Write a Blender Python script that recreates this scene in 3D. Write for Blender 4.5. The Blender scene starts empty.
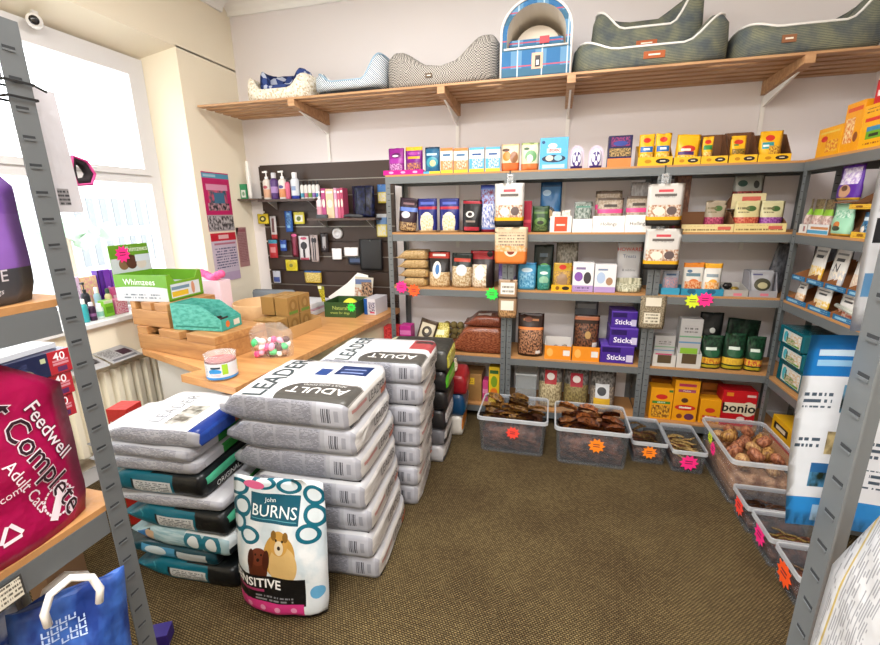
import bpy, bmesh, math, random
from mathutils import Vector, Matrix, noise
random.seed(11)
SC = bpy.context.scene
COL = SC.collection
PI = math.pi

# ------------------------------------------------------------------ colours and materials
def lin(h, a=1.0):
    h = h.lstrip('#')
    if len(h) == 3: h = ''.join(c*2 for c in h)
    v = [int(h[i:i+2], 16)/255 for i in (0, 2, 4)]
    return tuple(c/12.92 if c <= .04045 else ((c+.055)/1.055)**2.4 for c in v) + (a,)

def ink(h): return tuple(c*.84 for c in lin(h)[:3]) + (1.0,)

MATS = {}
def new_mat(key):
    m = bpy.data.materials.new(key[:50]); m.use_nodes = True
    nt = m.node_tree; b = nt.nodes['Principled BSDF']
    MATS[key] = m
    return m, nt, b

def mat(col, rough=.5, metal=0.0, bump=0.0, bscale=60, spec=.5):
    key = 'm%s_%s_%s_%s_%s_%s' % (col, rough, metal, bump, bscale, spec)
    if key in MATS: return MATS[key]
    m, nt, b = new_mat(key)
    b.inputs['Base Color'].default_value = lin(col)
    b.inputs['Roughness'].default_value = rough
    b.inputs['Metallic'].default_value = metal
    b.inputs['Specular IOR Level'].default_value = spec
    if bump:
        n = nt.nodes.new('ShaderNodeTexNoise'); n.inputs['Scale'].default_value = bscale
        tc = nt.nodes.new('ShaderNodeTexCoord'); nt.links.new(tc.outputs['Object'], n.inputs['Vector'])
        bp = nt.nodes.new('ShaderNodeBump'); bp.inputs['Strength'].default_value = bump; bp.inputs['Distance'].default_value = .01
        nt.links.new(n.outputs['Fac'], bp.inputs['Height']); nt.links.new(bp.outputs['Normal'], b.inputs['Normal'])
    return m

def clear_mat(key, tint='#ffffff', haze=.3, hcol='#e8ecee', rough=.25):
    """clear or frosted plastic: light passes straight through, part of it scatters on the surface"""
    if key in MATS: return MATS[key]
    m, nt, b = new_mat(key)
    b.inputs['Base Color'].default_value = lin(hcol); b.inputs['Roughness'].default_value = rough
    t = nt.nodes.new('ShaderNodeBsdfTransparent'); t.inputs['Color'].default_value = lin(tint)
    mx = nt.nodes.new('ShaderNodeMixShader'); mx.inputs['Fac'].default_value = haze
    nt.links.new(t.outputs[0], mx.inputs[1]); nt.links.new(b.outputs[0], mx.inputs[2])
    nt.links.new(mx.outputs[0], nt.nodes['Material Output'].inputs['Surface'])
    return m

GRP = {}
def group(kind):
    if kind in GRP: return GRP[kind]
    g = bpy.data.node_groups.new('print_'+kind, 'ShaderNodeTree')
    ins = {'r': ['u','v','cx','hw','cz','hz'], 'e': ['u','v','cx','hw','cz','hz'],
           't': ['u','v','cx','hw','cz','hz','k'], 'n': ['u','v','cx','hw','cz','hz','k']}[kind]
    for n in ins: g.interface.new_socket(n, in_out='INPUT', socket_type='NodeSocketFloat')
    g.interface.new_socket('fac', in_out='OUTPUT', socket_type='NodeSocketFloat')
    N, L = g.nodes, g.links
    gi = N.new('NodeGroupInput'); go = N.new('NodeGroupOutput')
    def M(op, a, b=None):
        n = N.new('ShaderNodeMath'); n.operation = op
        for i, s in enumerate((a, b)):
            if s is None: continue
            if isinstance(s, (int, float)): n.inputs[i].default_value = s
            else: L.new(s, n.inputs[i])
        return n.outputs[0]
    I = gi.outputs
    du = M('SUBTRACT', I['u'], I['cx']); dv = M('SUBTRACT', I['v'], I['cz'])
    if kind == 'e':
        a = M('DIVIDE', du, I['hw']); b = M('DIVIDE', dv, I['hz'])
        f = M('LESS_THAN', M('ADD', M('MULTIPLY', a, a), M('MULTIPLY', b, b)), 1.0)
    else:
        f = M('MULTIPLY', M('LESS_THAN', M('ABSOLUTE', du), I['hw']), M('LESS_THAN', M('ABSOLUTE', dv), I['hz']))
    if kind in 'tn':
        c = N.new('ShaderNodeCombineXYZ'); t = N.new('ShaderNodeTexNoise'); t.inputs['Detail'].default_value = 1.0
        if kind == 't':
            row = M('MULTIPLY', I['v'], I['k'])
            L.new(M('MULTIPLY', I['u'], 22.0), c.inputs[0]); L.new(M('MULTIPLY', M('FLOOR', row), 7.3), c.inputs[1])
            t.inputs['Scale'].default_value = 1.6
            L.new(c.outputs[0], t.inputs['Vector'])
            f = M('MULTIPLY', f, M('MULTIPLY', M('LESS_THAN', M('FRACT', row), .5), M('GREATER_THAN', t.outputs['Fac'], .46)))
        else:
            L.new(M('MULTIPLY', I['u'], I['k']), c.inputs[0]); L.new(M('MULTIPLY', I['v'], I['k']), c.inputs[1])
            t.inputs['Scale'].default_value = 1.0
            L.new(c.outputs[0], t.inputs['Vector'])
            t.inputs['Detail'].default_value = 3.0
            q = N.new('ShaderNodeMapRange'); q.inputs['From Min'].default_value = .40; q.inputs['From Max'].default_value = .60
            L.new(t.outputs['Fac'], q.inputs['Value'])
            f = M('MULTIPLY', f, q.outputs['Result'])
    L.new(f, go.inputs[0])
    GRP[kind] = g
    return g

def pm(base, shapes='', axes='xz', rough=.33, bump=0.12):
    """printed surface: flat graphics in the thing's own 0..1 box, u across and v up"""
    key = 'p|'.join((base, shapes, axes, str(rough), str(bump)))
    if key in MATS: return MATS[key]
    m, nt, b = new_mat(key)
    b.inputs['Roughness'].default_value = rough; b.inputs['Specular IOR Level'].default_value = .3
    N, L = nt.nodes, nt.links
    tc = N.new('ShaderNodeTexCoord'); sp = N.new('ShaderNodeSeparateXYZ'); L.new(tc.outputs['Generated'], sp.inputs[0])
    ix = {'x': 0, 'y': 1, 'z': 2}
    u, v = sp.outputs[ix[axes[0]]], sp.outputs[ix[axes[1]]]
    cur = None
    lay = []
    for s in shapes.split(';'):
        p = s.split()
        if not p: continue
        if p[0] == 'n':                      # mottled patch: second colour first, first colour in blots over it
            lay.append(['r'] + p[1:5] + [p[6]]); p = p[:6] + [p[7]]
        lay.append(p)
    for p in lay:
        g = N.new('ShaderNodeGroup'); g.node_tree = group(p[0])
        L.new(u, g.inputs['u']); L.new(v, g.inputs['v'])
        a = [float(x) for x in p[1:5]]
        if p[0] == 'e': cx, cz, hw, hz = a
        else: cx, hw, cz, hz = (a[0]+a[1])/2, abs(a[1]-a[0])/2, (a[2]+a[3])/2, abs(a[3]-a[2])/2
        g.inputs['cx'].default_value = cx; g.inputs['cz'].default_value = cz
        g.inputs['hw'].default_value = hw; g.inputs['hz'].default_value = hz
        if p[0] in 'tn': g.inputs['k'].default_value = float(p[6])*(1.9 if p[0] == 'n' else 1)
        mx = N.new('ShaderNodeMix'); mx.data_type = 'RGBA'
        L.new(g.outputs[0], mx.inputs[0])
        if cur is None: mx.inputs[6].default_value = ink(base)
        else: L.new(cur, mx.inputs[6])
        mx.inputs[7].default_value = ink(p[5])
        cur = mx.outputs[2]
    if cur is None: b.inputs['Base Color'].default_value = ink(base)
    else: L.new(cur, b.inputs['Base Color'])
    if bump:
        n = N.new('ShaderNodeTexNoise'); n.inputs['Scale'].default_value = 26; n.inputs['Detail'].default_value = 2
        L.new(tc.outputs['Object'], n.inputs['Vector'])
        bp = N.new('ShaderNodeBump'); bp.inputs['Strength'].default_value = bump; bp.inputs['Distance'].default_value = .02
        L.new(n.outputs['Fac'], bp.inputs['Height']); L.new(bp.outputs['Normal'], b.inputs['Normal'])
    return m

def wood_mat(key, c1, c2, scale=(1.5, 14, 14), rough=.5):
    if key in MATS: return MATS[key]
    m, nt, b = new_mat(key); N, L = nt.nodes, nt.links
    tc = N.new('ShaderNodeTexCoord'); mp = N.new('ShaderNodeMapping'); mp.inputs['Scale'].default_value = scale
    n = N.new('ShaderNodeTexNoise'); n.inputs['Scale'].default_value = 2.5; n.inputs['Detail'].default_value = 5; n.inputs['Distortion'].default_value = .6
    r = N.new('ShaderNodeValToRGB'); r.color_ramp.elements[0].color = lin(c1); r.color_ramp.elements[1].color = lin(c2)
    r.color_ramp.elements[0].position = .35; r.color_ramp.elements[1].position = .68
    L.new(tc.outputs['Object'], mp.inputs[0]); L.new(mp.outputs[0], n.inputs['Vector']); L.new(n.outputs['Fac'], r.inputs[0]); L.new(r.outputs[0], b.inputs['Base Color'])
    b.inputs['Roughness'].default_value = rough
    return m

# ------------------------------------------------------------------ mesh helpers
def finish(bm, name, mats, parent=None, smooth=False):
    me = bpy.data.meshes.new(name)
    bm.normal_update(); bm.to_mesh(me); bm.free()
    for m in (mats if isinstance(mats, (list, tuple)) else [mats]): me.materials.append(m)
    if smooth:
        for p in me.polygons: p.use_smooth = True
    o = bpy.data.objects.new(name, me); COL.objects.link(o)
    if parent is not None: o.parent = parent
    return o

def tag(o, label, cat, group=None, kind=None):
    o['label'] = label; o['category'] = cat
    if group: o['group'] = group
    if kind: o['kind'] = kind
    return o

def thing(name, label, cat, loc=(0,0,0), rz=0, group=None):
    o = bpy.data.objects.new(name, None); COL.objects.link(o); o.empty_display_size = .05
    o.location = loc; o.rotation_euler = (0, 0, rz)
    return tag(o, label, cat, group)

def place(o, loc, rz=0, rx=0, ry=0):
    o.location = loc; o.rotation_euler = (rx, ry, rz)
    if (rx or ry) and o.type == 'MESH':          # a leaning thing still stands on its lowest edge
        R = o.rotation_euler.to_matrix()
        lo = min((R @ v.co).z for v in o.data.vertices); lo0 = min(v.co.z for v in o.data.vertices)
        o.location.z += lo0 - lo
    return o

def copy_tree(o, parent=None):
    c = o.copy(); COL.objects.link(c)
    if parent is not None: c.parent = parent
    for ch in [k for k in bpy.data.objects if k.parent == o]: copy_tree(ch, c)
    return c

def struct(bm, name, m, smooth=False):
    o = finish(bm, name, m, None, smooth); o['kind'] = 'structure'; return o

def box(bm, x0, x1, y0, y1, z0, z1, mi=0, M=None, bev=0):
    vs = [bm.verts.new(v) for v in ((x0,y0,z0),(x1,y0,z0),(x1,y1,z0),(x0,y1,z0),(x0,y0,z1),(x1,y0,z1),(x1,y1,z1),(x0,y1,z1))]
    fs = [bm.faces.new([vs[i] for i in q]) for q in ((0,3,2,1),(4,5,6,7),(0,1,5,4),(1,2,6,5),(2,3,7,6),(3,0,4,7))]
    for f in fs: f.material_index = mi
    if bev:
        es = list({e for f in fs for e in f.edges})
        r = bmesh.ops.bevel(bm, geom=es, offset=bev, segments=2, affect='EDGES', profile=.5)
        vs = list({v for f in r['faces'] for v in f.verts} | {v for v in vs if v.is_valid})
        for f in {f for v in vs for f in v.link_faces}: f.material_index = mi
    if M is not None:
        for v in vs: v.co = M @ v.co
    return vs

def prism(bm, poly, axis, a0, a1, mi=0, M=None):
    """polygon in the two other axes pushed from a0 to a1 along axis"""
    def P(p, a):
        return {'x': (a, p[0], p[1]), 'y': (p[0], a, p[1]), 'z': (p[0], p[1], a)}[axis]
    A = [bm.verts.new(P(p, a0)) for p in poly]; B = [bm.verts.new(P(p, a1)) for p in poly]
    fs = [bm.faces.new(A[::-1]), bm.faces.new(B)]
    n = len(poly)
    for i in range(n): fs.append(bm.faces.new((A[i], A[(i+1) % n], B[(i+1) % n], B[i])))
    for f in fs: f.material_index = mi
    if M is not None:
        for v in A+B: v.co = M @ v.co
    bmesh.ops.recalc_face_normals(bm, faces=fs)

def tube(bm, pts, r, n=8, mi=0, closed=False, caps=True):
    pts = [Vector(p) for p in pts]; rings = []
    rs = r if isinstance(r, (list, tuple)) else [r]*len(pts)
    prev = None
    for i, p in enumerate(pts):
        a = pts[i-1] if (i > 0 or closed) else p
        b = pts[(i+1) % len(pts)] if (i < len(pts)-1 or closed) else p
        t = (b-a)
        t = t.normalized() if t.length > 1e-9 else Vector((0,0,1))
        ref = prev if prev is not None else (Vector((0,0,1)) if abs(t.z) < .9 else Vector((1,0,0)))
        x = ref - t*ref.dot(t)
        if x.length < 1e-6: x = t.orthogonal()
        x.normalize(); prev = x; y = t.cross(x)
        rings.append([bm.verts.new(p + (x*math.cos(2*PI*k/n) + y*math.sin(2*PI*k/n))*rs[i]) for k in range(n)])
    m = len(rings)
    for i in range(m if closed else m-1):
        A, B = rings[i], rings[(i+1) % m]
        for k in range(n):
            f = bm.faces.new((A[k], A[(k+1) % n], B[(k+1) % n], B[k])); f.material_index = mi
    if caps and not closed:
        bm.faces.new(rings[0][::-1]).material_index = mi; bm.faces.new(rings[-1]).material_index = mi

def lathe(bm, prof, n=20, mi=0, c=(0,0), sx=1, sy=1, cap=True):
    rings = []
    for r, z in prof:
        rings.append([bm.verts.new((c[0]+sx*r*math.cos(2*PI*k/n), c[1]+sy*r*math.sin(2*PI*k/n), z)) for k in range(n)])
    for A, B in zip(rings, rings[1:]):
        for k in range(n):
            f = bm.faces.new((A[k], A[(k+1) % n], B[(k+1) % n], B[k])); f.material_index = mi
    if cap:
        bm.faces.new(rings[0][::-1]).material_index = mi; bm.faces.new(rings[-1]).material_index = mi

def grid_sheet(bm, F, nu, nv, mi=0):
    V = [[bm.verts.new(F(i/nu, j/nv)) for i in range(nu+1)] for j in range(nv+1)]
    for j in range(nv):
        for i in range(nu):
            f = bm.faces.new((V[j][i], V[j][i+1], V[j+1][i+1], V[j+1][i])); f.material_index = mi
    return V

TXT = {}
def letters(s, bold=.0):
    k = (s, bold)
    if k not in TXT:
        cu = bpy.data.curves.new('t', 'FONT'); cu.body = s; cu.align_x = 'CENTER'; cu.align_y = 'CENTER'; cu.size = 1
        cu.offset = bold; cu.resolution_u = 2; cu.fill_mode = 'FRONT'
        o = bpy.data.objects.new('t', cu); COL.objects.link(o)
        dg = bpy.context.evaluated_depsgraph_get()
        me = bpy.data.meshes.new_from_object(o.evaluated_get(dg))
        TXT[k] = ([tuple(v.co[:2]) for v in me.vertices], [tuple(p.vertices) for p in me.polygons])
        bpy.data.objects.remove(o); bpy.data.curves.remove(cu); bpy.data.meshes.remove(me)
    return TXT[k]

def text(bm, s, size, F, mi=1, bold=.0, sx=1.0, rot=0):
    """lettering laid on a surface; F maps (across, up) to a point just above it"""
    vs, fs = letters(s, bold); c, sn = math.cos(rot), math.sin(rot)
    V = []
    for x, y in vs:
        x, y = x*size*sx, y*size
        V.append(bm.verts.new(F(x*c - y*sn, x*sn + y*c)))
    for f in fs:
        try: bm.faces.new([V[i] for i in f]).material_index = mi
        except ValueError: pass

def flatF(cx, cz, y): return lambda a, b: Vector((cx+a, y, cz+b))

# ------------------------------------------------------------------ goods
def carton(name, label, cat, pos, d, m, group=None, rz=0, words=(), rx=0, bev=.0015, side=None):
    """printed carton: x,y = middle of its front foot"""
    x, y, z, w, h = pos
    bm = bmesh.new()
    box(bm, -w/2, w/2, 0, d, 0, h, 0, None, bev)
    ms = [m]
    for (s, size, cx, cz, colr, *sc) in words:
        ms.append(mat(colr, .4)); text(bm, s, size*h, flatF((cx-.5)*w, cz*h, -.0006), len(ms)-1, sc[1] if len(sc) > 1 else .0, sc[0] if sc else 1)
    o = finish(bm, name, ms)
    place(o, (x, y, z+.0005), rz, rx)
    return tag(o, label, cat, group)

def pouch_bm(bm, w, h, d, seed=0, wav=.004, mi=0, pinch=.0, seal=.9, nv=14, nu=9):
    """stand-up pouch: full at the foot, flat at the top seal; front at y=0"""
    so = Vector((seed*3.7, seed*1.3, seed*2.1))
    def g(v):
        if v < .06: return .78 + v*3.6
        t = min(1, max(0, (v-.3)/(seal-.3))); t = t*t*(3-2*t)
        return 1 - .96*t
    def wx(v): return 1 - .05*max(0, 1-v/.12) - pinch*max(0, (v-.75)/.25)
    def P(u, v, side):
        e = max(0.0, 1-abs(u)**2.4)**.75
        yy = d/2*g(v)*e
        k = noise.noise(Vector((u*2.2, v*3.5, side*5.0))+so)*wav*(.4+.6*e)
        return Vector((u*w/2*wx(v), d/2 + side*yy + k*1.2, v*h + (noise.noise(Vector((u*2, 9, 0))+so)*wav*.8 if v > .97 else 0)))
    rings = []
    for j in range(nv+1):
        v = j/nv
        r = [bm.verts.new(P(-1+2*i/nu, v, -1)) for i in range(nu+1)]
        r += [bm.verts.new(P(1-2*i/nu, v, 1)) for i in range(1, nu)]
        rings.append(r)
    n = len(rings[0])
    for A, B in zip(rings, rings[1:]):
        for k in range(n):
            f = bm.faces.new((A[k], A[(k+1) % n], B[(k+1) % n], B[k])); f.material_index = mi; f.smooth = True
    bm.faces.new(rings[0][::-1]).material_index = mi; bm.faces.new(rings[-1]).material_index = mi
    return lambda a, b: P(max(-1, min(1, a/(w/2))), max(0, min(1, b/h)), -1) + Vector((0, -.0012, 0))

def pouch(name, label, cat, pos, d, m, group=None, rz=0, rx=0, ry=0, words=(), wav=.005, pinch=0, seed=None, seal=.9):
    x, y, z, w, h = pos
    bm = bmesh.new()
    F = pouch_bm(bm, w, h, d, seed if seed is not None else random.random()*50, wav, 0, pinch, seal)
    ms = [m]
    for (s, size, cx, cz, colr, *sc) in words:
        ms.append(mat(colr, .4)); text(bm, s, size*h, (lambda a, b, cx=cx, cz=cz: F((cx-.5)*w+a, cz*h+b)), len(ms)-1, sc[1] if len(sc) > 1 else .0, sc[0] if sc else 1)
    o = finish(bm, name, ms)
    place(o, (x, y, z+.001), rz, rx, ry)
    return tag(o, label, cat, group)

def tray(name, label, cat, pos, d, hb, m, lipm=None, group=None, rz=0, slope=.5, t=.003, words=(), inner=None):
    """open display carton: low front lip h, back of height hb, raked sides"""
    x, y, z, w, h = pos
    root = thing(name, label, cat, (x, y, z+.0005), rz, group)
    bm = bmesh.new()
    box(bm, -w/2, w/2, 0, d, 0, t, 0)
    box(bm, -w/2, w/2, d-t, d, t, hb, 0)
    sl = d*slope
    for s in (-1, 1):
        a, b = sorted((s*w/2, s*(w/2-t)))
        prism(bm, [(t, t), (d-t, t), (d-t, hb), (sl, hb*.96), (t, h)], 'x', a, b, 0)
    finish(bm, 'tray_body', [inner or m], root)
    bm = bmesh.new(); box(bm, -w/2-.0004, w/2+.0004, -.0006, t-.0002, 0, h, 0)
    ms = [lipm or m]
    for (s, size, cx, cz, colr, *sc) in words:
        ms.append(mat(colr, .4)); text(bm, s, size*h, flatF((cx-.5)*w, cz*h, -.0012), len(ms)-1, sc[1] if len(sc) > 1 else 0, sc[0] if sc else 1)
    finish(bm, 'front_lip', ms, root)
    return root

def star(parent, loc, r, colr, axis='-y', seed=0):
    r *= 1.25
    bm = bmesh.new(); n = 10
    pts = [((r if k % 2 == 0 else r*.68)*math.cos(PI*k/n+seed), (r if k % 2 == 0 else r*.68)*math.sin(PI*k/n+seed)) for k in range(2*n)]
    prism(bm, pts, 'y', -.0008, .0008)
    for i in range(2): box(bm, -r*.4, r*.35, -.0014, -.0009, -r*.15+i*r*.28, -r*.05+i*r*.28, 1)
    o = finish(bm, 'price_star', [mat(colr, .6), mat('#5a1530', .6)], parent)
    o.location = loc
    if axis == '-x': o.rotation_euler = (0, 0, -PI/2)
    o['label'] = {'#ff2a8a': 'hot pink', '#ff5a1e': 'orange', '#ff8a1a': 'orange', '#2fe04a': 'bright green', '#d6e82a': 'yellow-green', '#ff4a3a': 'red-orange'}.get(colr, 'neon') + ' star price tag'
    return o

def block_bag(name, label, loc, rz, L, W, T, ms, group=None, cat='pet food bag', seed=0, plan=.72, words=(), sealT=.06, tilt=(0, 0), t0=.62):
    """full sack lying flat: square foot at +x, flat seal at -x. slots: 0 top, 1 sides, 2 end"""
    so = Vector((seed*2.3, seed*5.1, seed))
    ns, nc = 22, 9
    def tz(s): t = min(1, max(0, (s-t0)/(.98-t0))); t = t*t*(3-2*t); b = min(1, s/.035); return (1-(1-sealT)*t)*(.80+.20*b**.5)
    def wy(s): t = min(1, max(0, (s-.55)/.45)); b = min(1, s/.035); return (1-(1-plan)*t*t)*(.93+.07*b**.5)
    zc = lambda s: T/2*(tz(s)) + T*.16*min(1, max(0, (s-t0)/(1-t0)))
    def P(s, q, k):     # k: 0 top, 1 right side (-y), 2 bottom, 3 left side; q in -1..1
        hw, hz = W/2*wy(s), T/2*tz(s)
        bul = (1-q*q)
        n1 = noise.noise(Vector((s*5, q*1.6+k*7, k*3.0))+so)
        if k == 0: y, z = q*hw, hz*(.93+.07*bul) + n1*.004
        elif k == 2: y, z = -q*hw, -hz*(.97+.03*bul)
        else:
            sg = -1 if k == 1 else 1
            y, z = sg*(hw*(1+.0*bul) + .010*bul*tz(s) + n1*.005), (q if k == 1 else -q)*hz*.93
        x = L/2 - s*L
        return Vector((x + (noise.noise(Vector((q*2, s*2, 4))+so)*.006), y, zc(s) + z))
    bm = bmesh.new(); rings = []
    for j in range(ns+1):
        s = (j/ns)**1.25
        r = []
        for k, nn in ((1, 6), (0, nc), (3, 6), (2, nc)):
            for i in range(nn):
                q = -1+2*i/nn
                r.append((bm.verts.new(P(s, q, k)), {0: 0, 1: 1, 2: 1, 3: 1}[k]))
        rings.append(r)
    n = len(rings[0])
    for A, B in zip(rings, rings[1:]):
        for i in range(n):
            f = bm.faces.new((A[i][0], A[(i+1) % n][0], B[(i+1) % n][0], B[i][0])); f.material_index = A[i][1]; f.smooth = True
    # square foot, gently domed
    A = [v for v, _ in rings[0]]
    cen = Vector((L/2+.012, 0, zc(0)))
    mid = [bm.verts.new(v.co.lerp(cen, .25) + Vector((.006, 0, 0))) for v in A]
    for i in range(n):
        f = bm.faces.new((A[(i+1) % n], A[i], mid[i], mid[(i+1) % n])); f.material_index = 2; f.smooth = True
    bm.faces.new(mid[::-1]).material_index = 2
    bm.faces.new([v for v, _ in rings[-1]]).material_index = 1
    # flat crimped fin beyond the seal
    bmesh.ops.recalc_face_normals(bm, faces=bm.faces[:])
    def top(a, b):
        s = min(.999, max(0, .5 - a/L)); return P(s, max(-1, min(1, b/(W/2*wy(s)))), 0) + Vector((0, 0, .002))
    def sidep(a, b):
        s = min(.999, max(0, .5 - a/L)); return P(s, max(-1, min(1, b/(T/2*tz(s)))), 1) + Vector((0, -.002, 0))
    def end(a, b): return Vector((L/2+.0135, a, zc(0)+b))
    msl = list(ms)
    for (s, size, face, cx, cy, colr, rot, *sc) in words:
        msl.append(mat(colr, .45))
        F = {'top': (lambda a, b, cx=cx, cy=cy: top(cx+a, cy+b)), 'side': (lambda a, b, cx=cx, cy=cy: sidep(cx+a, cy+b)), 'end': (lambda a, b, cx=cx, cy=cy: end(cx+a, cy+b))}[face]
        text(bm, s, size, F, len(msl)-1, sc[0] if sc else 0, 1, rot)
    o = finish(bm, name, msl)
    place(o, loc, rz, tilt[0], tilt[1])
    return tag(o, label, cat, group)

def bottle(name, label, pos, m, capm, pump=False, group=None, cat='bottle'):
    x, y, z, w, h = pos
    root = thing(name, label, cat, (x, y+w/2, z+.0005), 0, group)
    r = w/2; hb = h*(.72 if pump else .8)
    bm = bmesh.new(); lathe(bm, [(r*.9, 0), (r, h*.03), (r, hb*.86), (r*.8, hb*.95), (r*.4, hb)], 14); finish(bm, 'bottle_body', [m], root, True)
    bm = bmesh.new()
    if pump:
        lathe(bm, [(r*.42, hb), (r*.42, hb+h*.08), (r*.15, hb+h*.09), (r*.15, h*.93), (r*.35, h*.94), (r*.35, h)], 10)
        box(bm, -r*.95, r*.1, -r*.2, r*.2, h*.94, h*.99)
        finish(bm, 'pump', [capm], root)
    else:
        lathe(bm, [(r*.6, hb), (r*.6, h*.98), (r*.5, h)], 12); finish(bm, 'cap', [capm], root)
    return root

# ------------------------------------------------------------------ the room
M_STEEL = mat('#6c7173', .42, .25)
M_SLOT = mat('#2b2e31', .7)
M_CHIP = mat('#b3824f', .6, 0, .15, 80)
M_WHITE = mat('#f0eeea', .5)
M_UPVC = mat('#dededf', .35)
M_PINE = wood_mat('pine', '#a87c54', '#c39a70', (1.2, 16, 16))
M_BEECH = wood_mat('desk wood', '#b98450', '#d09a62', (1.4, 10, 10), .4)
M_OAKY = wood_mat('timber', '#a06f40', '#bb8a54', (1.5, 14, 14), .5)
M_KRAFT = mat('#b08a5a', .75)
M_BROWN = mat('#7a5132', .8)
M_BLACK = mat('#151517', .45)

def carpet():
    m, nt, b = new_mat('carpet'); N, L = nt.nodes, nt.links
    tc = N.new('ShaderNodeTexCoord'); mp = N.new('ShaderNodeMapping'); mp.inputs['Rotation'].default_value = (0, 0, .12)
    L.new(tc.outputs['Object'], mp.inputs[0])
    br = N.new('ShaderNodeTexBrick'); br.inputs['Scale'].default_value = 1.0
    br.inputs['Brick Width'].default_value = .0125; br.inputs['Row Height'].default_value = .0082; br.inputs['Mortar Size'].default_value = .0019
    br.inputs['Mortar Smooth'].default_value = .3; br.inputs['Bias'].default_value = 0
    br.inputs['Color1'].default_value = lin('#7a6a4a'); br.inputs['Color2'].default_value = lin('#5e5038'); br.inputs['Mortar'].default_value = lin('#31281b')
    L.new(mp.outputs[0], br.inputs['Vector'])
    n = N.new('ShaderNodeTexNoise'); n.inputs['Scale'].default_value = 2.2; n.inputs['Detail'].default_value = 3; L.new(tc.outputs['Object'], n.inputs['Vector'])
    r = N.new('ShaderNodeValToRGB'); r.color_ramp.elements[0].color = (.78, .74, .72, 1); r.color_ramp.elements[1].color = (1.12, 1.12, 1.05, 1)
    r.color_ramp.elements[0].position = .35; r.color_ramp.elements[1].position = .65
    L.new(n.outputs['Fac'], r.inputs[0])
    mx = N.new('ShaderNodeMix'); mx.data_type = 'RGBA'; mx.blend_type = 'MULTIPLY'; mx.inputs[0].default_value = 1
    L.new(br.outputs['Color'], mx.inputs[6]); L.new(r.outputs[0], mx.inputs[7]); L.new(mx.outputs[2], b.inputs['Base Color'])
    b.inputs['Roughness'].default_value = .95; b.inputs['Specular IOR Level'].default_value = .1
    bp = N.new('ShaderNodeBump'); bp.inputs['Strength'].default_value = .5; bp.inputs['Distance'].default_value = .003; bp.invert = True
    L.new(br.outputs['Fac'], bp.inputs['Height']); L.new(bp.outputs['Normal'], b.inputs['Normal'])
    return m

M_WALLB = mat('#e7e2e3', .8, 0, .04, 30)
M_WALLL = mat('#efe6d0', .8, 0, .04, 30)
XL, XR, YB, YN, ZC = -2.58, 1.80, 3.40, -2.6, 3.13
bm = bmesh.new(); box(bm, XL-.05, XR+.05, YN, YB+.05, -.06, 0); struct(bm, 'floor', carpet())
bm = bmesh.new(); box(bm, XL-.3, XR+.1, YN, YB+.1, ZC, ZC+.08); struct(bm, 'ceiling', mat('#efece6', .8))
bm = bmesh.new(); box(bm, XL-.3, XR+.1, YB, YB+.1, 0, ZC); struct(bm, 'wall_back', M_WALLB)
bm = bmesh.new(); box(bm, XR, XR+.1, YN, YB, 0, ZC); struct(bm, 'wall_right', M_WALLB)
bm = bmesh.new(); box(bm, XL-.3, XR+.1, YN-.1, YN, 0, ZC); struct(bm, 'wall_rear', M_WALLL)
WY0, WZ0, WX = .55, .90, -2.90
bm = bmesh.new()
box(bm, WX, XL, YN, YB, 0, WZ0)
prism(bm, [(XL, 2.65), (XL, ZC), (WX, ZC), (WX, 2.53)], 'y', YN, YB)
prism(bm, [(XL, 2.80), (XL, YB), (WX, YB), (WX, 2.665)], 'z', WZ0, 2.66)
box(bm, WX, XL, YN, WY0, WZ0, 2.66)
struct(bm, 'wall_left', M_WALLL)
# window frame, sashes, panes
wr = bpy.data.objects.new('window_1', None); COL.objects.link(wr); wr['kind'] = 'structure'
bm = bmesh.new(); FX0, FX1 = -2.86, -2.79
Y0, Y1, ZA, ZB = WY0, 2.705, .935, 2.555
for a in ((Y0, Y1, ZB-.07, ZB), (Y0, Y1, ZA, ZA+.06), (Y1-.085, Y1, ZA+.06, ZB-.07), (Y0, Y0+.06, ZA+.06, ZB-.07), (1.50, 1.58, ZA+.06, ZB-.07), (Y0+.06, 1.50, 1.745, 1.80), (1.58, Y1-.085, 1.745, 1.80)):
    box(bm, FX0, FX1, *a)
finish(bm, 'window_frame', M_UPVC, wr)
for ya, yb in ((.61, 1.50), (1.58, Y1-.085)):
    bm = bmesh.new(); q = .05; za, zb = 1.80, ZB-.07
    for a in ((ya, yb, zb-q, zb), (ya, yb, za, za+q-.01), (ya, ya+q, za+q-.01, zb-q), (yb-q, yb, za+q-.01, zb-q)): box(bm, FX1-.03, FX1+.018, *a)
    s = finish(bm, 'sash', M_UPVC, wr)
    bm = bmesh.new(); box(bm, -2.835, -2.829, ya+.01, yb-.01, za, zb); finish(bm, 'pane', clear_mat('glass', '#ffffff', .05, '#ffffff', .02), s)
    bm = bmesh.new(); box(bm, -2.835, -2.829, ya, yb, ZA+.05, 1.75); finish(bm, 'pane', clear_mat('glass'), s)
    bm = bmesh.new(); box(bm, FX1+.018, FX1+.03, yb-.62, yb-.45, za+.005, za+.022); tube(bm, [(FX1+.035, yb-.55, za+.013), (FX1+.05, yb-.42, za+.016)], .006); finish(bm, 'window_stay', mat('#d8d8d8', .3, .6), s)
bm = bmesh.new(); box(bm, -2.80, -2.545, WY0-.02, 2.79, WZ0, .93, 0, None, .004); struct(bm, 'trim_1', M_UPVC)
bm = bmesh.new()
for (a, b, c, d) in ((XL, XR, YB-.09, YB),): 
    prism(bm, [(YB, ZC-.09), (YB, ZC), (YB-.10, ZC), (YB-.10, ZC-.015), (YB-.06, ZC-.03), (YB-.03, ZC-.06), (YB-.02, ZC-.09)], 'x', XL, XR)
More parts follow.
